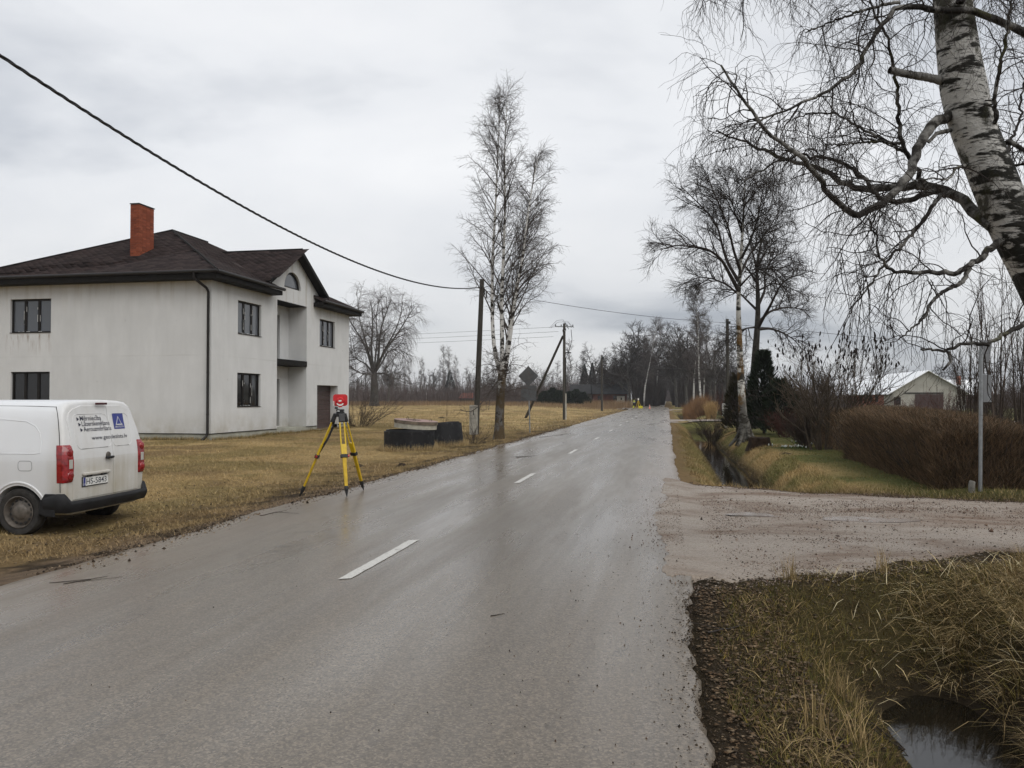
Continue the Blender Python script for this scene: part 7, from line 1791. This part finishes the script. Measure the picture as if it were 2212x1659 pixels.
X, Y = scatter(30000, -.5, 9, 7, 16.5, r, lambda X, Y: (RNG.random(X.shape) < sstep(-.5, .5, X)) & (Y > south_edge(X) - .3) & (Y < north_edge(X) + .3) & (RNG.random(X.shape) < .15 + sstep(.42, .62, fbm(X * .5, Y * 1.6, .9, 3, 88))), 11)
chips('gravel_stones', 'loose reddish and grey stones on the gravel road', X, Y, .0075, [(.16, .105, .078), (.11, .078, .060), (.22, .18, .15), (.08, .06, .05), (.28, .22, .18)], 3, .014, .6)
Xs = r.uniform(.2, 8, 5000); Ys = south_edge(Xs) + r.normal(-.05, .22, 5000)
chips('leaf_litter', 'dark rotten leaves and twigs along the gravel edge above the ditch', Xs, Ys, .015, [(.035, .027, .019), (.06, .044, .03), (.10, .075, .05), (.2, .17, .14)], 7, .012, .3)
Xs = r.uniform(.4, 9, 4000); Ys = north_edge(Xs) + r.normal(.05, .16, 4000)
chips('soil_crumbs', 'dark crumbs along the far edge of the gravel road', Xs, Ys, .014, [(.045, .034, .024), (.08, .058, .04), (.14, .10, .07)], 8, .01, .4)
X = np.concatenate([.17 - np.abs(r.normal(0, .7, 1100)), r.uniform(-5.4, .1, 200)]); Y = np.concatenate([r.uniform(2.5, 17, 1100), r.uniform(3, 25, 200)])
k = X > ROAD_L + .1
X3, Y3 = scatter(700, .2, 9, 7.4, 15.5, r, lambda X, Y: (Y > south_edge(X)) & (Y < north_edge(X)))
chips('gravel_stones', 'larger single stones lying on the gravel road', X3, Y3, .018, [(.13, .085, .062), (.20, .165, .14), (.09, .07, .06), (.26, .21, .17)], 11, .014, .55)
chips('road_grit', 'dark grit thrown onto the asphalt by the gravel turning', X[k], Y[k], .0042, [(.03, .026, .023), (.05, .04, .035), (.12, .08, .06)], 4, .002, .7)
Y = r.uniform(6.5, 45, 9000); X = edge_l(Y) + r.normal(-.10, .18, 9000)
chips('soil_crumbs', 'dark crumbs of soil and rotten grass along the left asphalt edge', X, Y, .016, [(.030, .024, .018), (.06, .043, .03), (.11, .08, .055), (.2, .15, .10)], 5, 0, .5)
X, Y = scatter(3500, -9.5, -5.7, 7.5, 16, r, lambda X, Y: X < edge_l(Y))
chips('leaf_litter', 'rotten grass and pebbles on the trodden verge by the van', X, Y, .016, [(.05, .038, .026), (.10, .07, .045), (.2, .155, .11)], 6, .006, .3)
# snowdrops on the lawn
sx_, sy_ = [], []
for px, py, n_, w_ in ((1706, 968, 60, .25), (1752, 964, 12, .08), (1722, 958, 10, .12)):
    p_ = gpt(px, py); sx_.append(p_[0] + r.normal(0, w_, n_)); sy_.append(p_[1] + r.normal(0, w_ * .8, n_))
X, Y = np.concatenate(sx_), np.concatenate(sy_)
chips('snowdrops', 'patch of white snowdrops flowering on the lawn', X, Y, .022, [(.72, .74, .71), (.62, .64, .60)], 9, .07, 1.0)
blades('snowdrop_leaves', 'green leaves under the snowdrop flowers', np.repeat(X, 4) + r.normal(0, .02, len(X) * 4), np.repeat(Y, 4) + r.normal(0, .02, len(X) * 4), .12, .006, .4, None, [(.07, .12, .04)], 14)

# ------------------------------------------------------------------ the surveyor far down the road
def skin_mesh(verts, edges, radii, mat, name, parent, sub=2):
    me = bpy.data.meshes.new(name); me.from_pydata(verts, edges, []); o = link(name, me, mat, parent)
    o.modifiers.new('skin', 'SKIN'); sd = o.modifiers.new('sub', 'SUBSURF'); sd.levels = sub; sd.render_levels = sub
    for i, rr in enumerate(radii): me.skin_vertices[0].data[i].radius = (rr, rr) if not isinstance(rr, tuple) else rr
    me.skin_vertices[0].data[0].use_root = True
    return o
M_SKIN = NT('skin').done((0.42, 0.25, 0.18), .6); M_DARKC = flat('dark_workwear', (0.018, 0.020, 0.026), .9, .2, 8); M_HIVIS = flat('hi_vis_yellow', (0.62, 0.66, 0.04), .7, .1, 8)
M_REFL = flat('reflective_band', (0.62, 0.63, 0.62), .4, .05, 8); M_CONEO = flat('cone_orange', (0.62, 0.10, 0.02), .5, .1, 8)
pp_ = gpt(1369, 882.5); PY = float(pp_[1])
per = thing('person', 'person in yellow vest and dark trousers bending over the distant instrument', 'person', (pp_[0], PY, .0), rad(6))
# facing +X (towards the instrument), leaning forward
J = [(0, 0, .95), (.07, 0, 1.15), (.20, 0, 1.38), (.26, 0, 1.47), (.33, 0, 1.58), (.36, 0, 1.68),        # pelvis, waist, chest, neck, head, crown
     (.0, .10, .90), (.04, .12, .50), (-.02, .12, .09), (.13, .13, .04), (.0, -.10, .90), (.02, -.13, .50), (-.10, -.12, .09), (.06, -.13, .04),
     (.20, .19, 1.40), (.30, .24, 1.14), (.52, .16, 1.28), (.20, -.19, 1.40), (.32, -.24, 1.15), (.52, -.14, 1.30), (.60, .13, 1.33), (.60, -.11, 1.35)]
E_ = [(0, 1), (1, 2), (2, 3), (3, 4), (4, 5), (0, 6), (6, 7), (7, 8), (8, 9), (0, 10), (10, 11), (11, 12), (12, 13), (2, 14), (14, 15), (15, 16), (16, 20), (2, 17), (17, 18), (18, 19), (19, 21)]
RA = [.15, .15, .17, .06, .095, .07, .095, .065, .05, .04, .095, .065, .05, .04, .075, .05, .035, .075, .05, .035, .03, .03]
skin_mesh(J, E_, RA, M_DARKC, 'body', per)
skin_mesh([(.02, 0, .92), (.07, 0, 1.13), (.17, 0, 1.33), (.215, 0, 1.42)], [(0, 1), (1, 2), (2, 3)], [.175, .175, .20, .13], M_HIVIS, 'vest', per)
for z, x in ((1.03, .05), (1.28, .15)):
    MB().lathe([(.205, -.03), (.208, 0), (.205, .03)], (x, 0, z), 20).build('reflective_band', M_REFL, per)
for s, x0, x1 in ((1, .035, -.02), (-1, .015, -.095)):
    MB().tube([(x0, s * .125, .46), ((x0 + x1) / 2, s * .123, .3), (x1, s * .12, .10)], [.078, .078, .075], 10).build('trouser_leg', M_HIVIS, per)
MB().lathe([(0, .05), (.06, .04), (.088, 0), (.092, -.06), (.075, -.10), (0, -.11)], (.345, 0, 1.63), 14).build('face', M_SKIN, per)
MB().lathe([(0, .075), (.06, .065), (.10, .02), (.105, -.02), (.09, -.03)], (.335, 0, 1.65), 14).build('cap', M_DARKC, per)
ti = thing('tripod', 'yellow tripod with a white instrument in front of the distant person', 'tripod', (pp_[0] + .75, PY, 0))
for a in (.5, 2.6, 4.7):
    q = MB(); q.bar((.07 * math.cos(a), .07 * math.sin(a), 1.3), (.55 * math.cos(a), .55 * math.sin(a), .02), .085, .04); q.build('leg', M_YEL, ti)
MB().lathe([(0, 0), (.09, 0), (.09, .06), (0, .06)], (0, 0, 1.28), 16).build('head', M_TBLK, ti); MB().box((0, 0, 1.53), (.22, .18, .32)).build('instrument', M_TWHT, ti, .03); MB().tube([(-.14, 0, 1.5), (.1, 0, 1.5)], .05, 10).build('telescope', M_TBLK, ti)
cs = thing('instrument_case', 'bright yellow instrument case on the ground by the far tripod', 'case', (pp_[0] + 1.15, PY - .6, .02))
MB().box((0, 0, .21), (.62, .40, .42)).build('shell', flat('case_yellow', (0.62, 0.55, 0.02), .5, .1, 8), cs, .05); MB().tube([(-.12, 0, .42), (-.1, 0, .47), (.1, 0, .47), (.12, 0, .42)], .015, 6).build('handle', M_TBLK, cs)
pc_ = gpt(1403.5, 883); co_ = thing('traffic_cone', 'small orange and white traffic cone beside the distant surveyor', 'cone', (pc_[0], pc_[1], .0))
MB().lathe([(.17, .03), (.12, .22)], n=18).lathe([(.095, .34), (.06, .50)], n=18).lathe([(.04, .62), (.025, .70), (0, .70)], n=18).build('shell', M_CONEO, co_)
MB().lathe([(.12, .22), (.095, .34)], n=18).lathe([(.06, .50), (.04, .62)], n=18).build('white_band', M_REFL, co_)
MB().box((0, 0, .02), (.42, .42, .045)).build('base', M_CONEO, co_, .01)
M_STAKE = flat('wood_stake', (0.30, 0.22, 0.13), .8, .3, 8)
for px, py, h in ((1304, 889, .55), (1348, 884, .5)):
    q_ = gpt(px, py); o = thing('stake', ['short survey stake close to the far plain pole', 'survey stake near the earth pile by the far pole'][px > 1320], 'stake', (q_[0], q_[1], 0)); MB().box((0, 0, h / 2), (.05, .05, h)).build('peg', M_STAKE, o)
pm_ = gpt(1296, 1921 * .5575 if False else 1071.5, 0)
mk = MB(); mk.lathe([(0, 0), (.05, 0)], (0, 0, 0), 10)
mk = gpt(706, 1071, .01); tag(link('paint_dot', mesh_np('paint_dot', np.array([(mk[0] + .06 * math.cos(a_), mk[1] + .04 * math.sin(a_), float(height(mk[0], mk[1])) + .035) for a_ in np.linspace(0, 2 * PI, 9)[:-1]]), [np.arange(8)[None]]), NT('pink_paint').done((.75, .08, .10), .6)), 'pink survey paint dot at the road edge by the tripod', 'paint mark')
# ------------------------------------------------------------------ damp air
hz = bpy.data.materials.new('damp_air'); hz.use_nodes = True
hn, hl_ = hz.node_tree.nodes, hz.node_tree.links; hn.clear()
ho = hn.new('ShaderNodeOutputMaterial'); hv = hn.new('ShaderNodeVolumePrincipled')
hv.inputs['Color'].default_value = (0.86, 0.88, 0.92, 1); hv.inputs['Density'].default_value = 0.0003; hv.inputs['Anisotropy'].default_value = 0.2
hl_.new(hv.outputs[0], ho.inputs['Volume'])
MB().box((0, 1350, 14.0), (5200, 3500, 33.0)).build('haze', hz)
tag(bpy.data.objects['haze'], 'thin grey haze in the damp air over the fields', None, None, 'stuff')
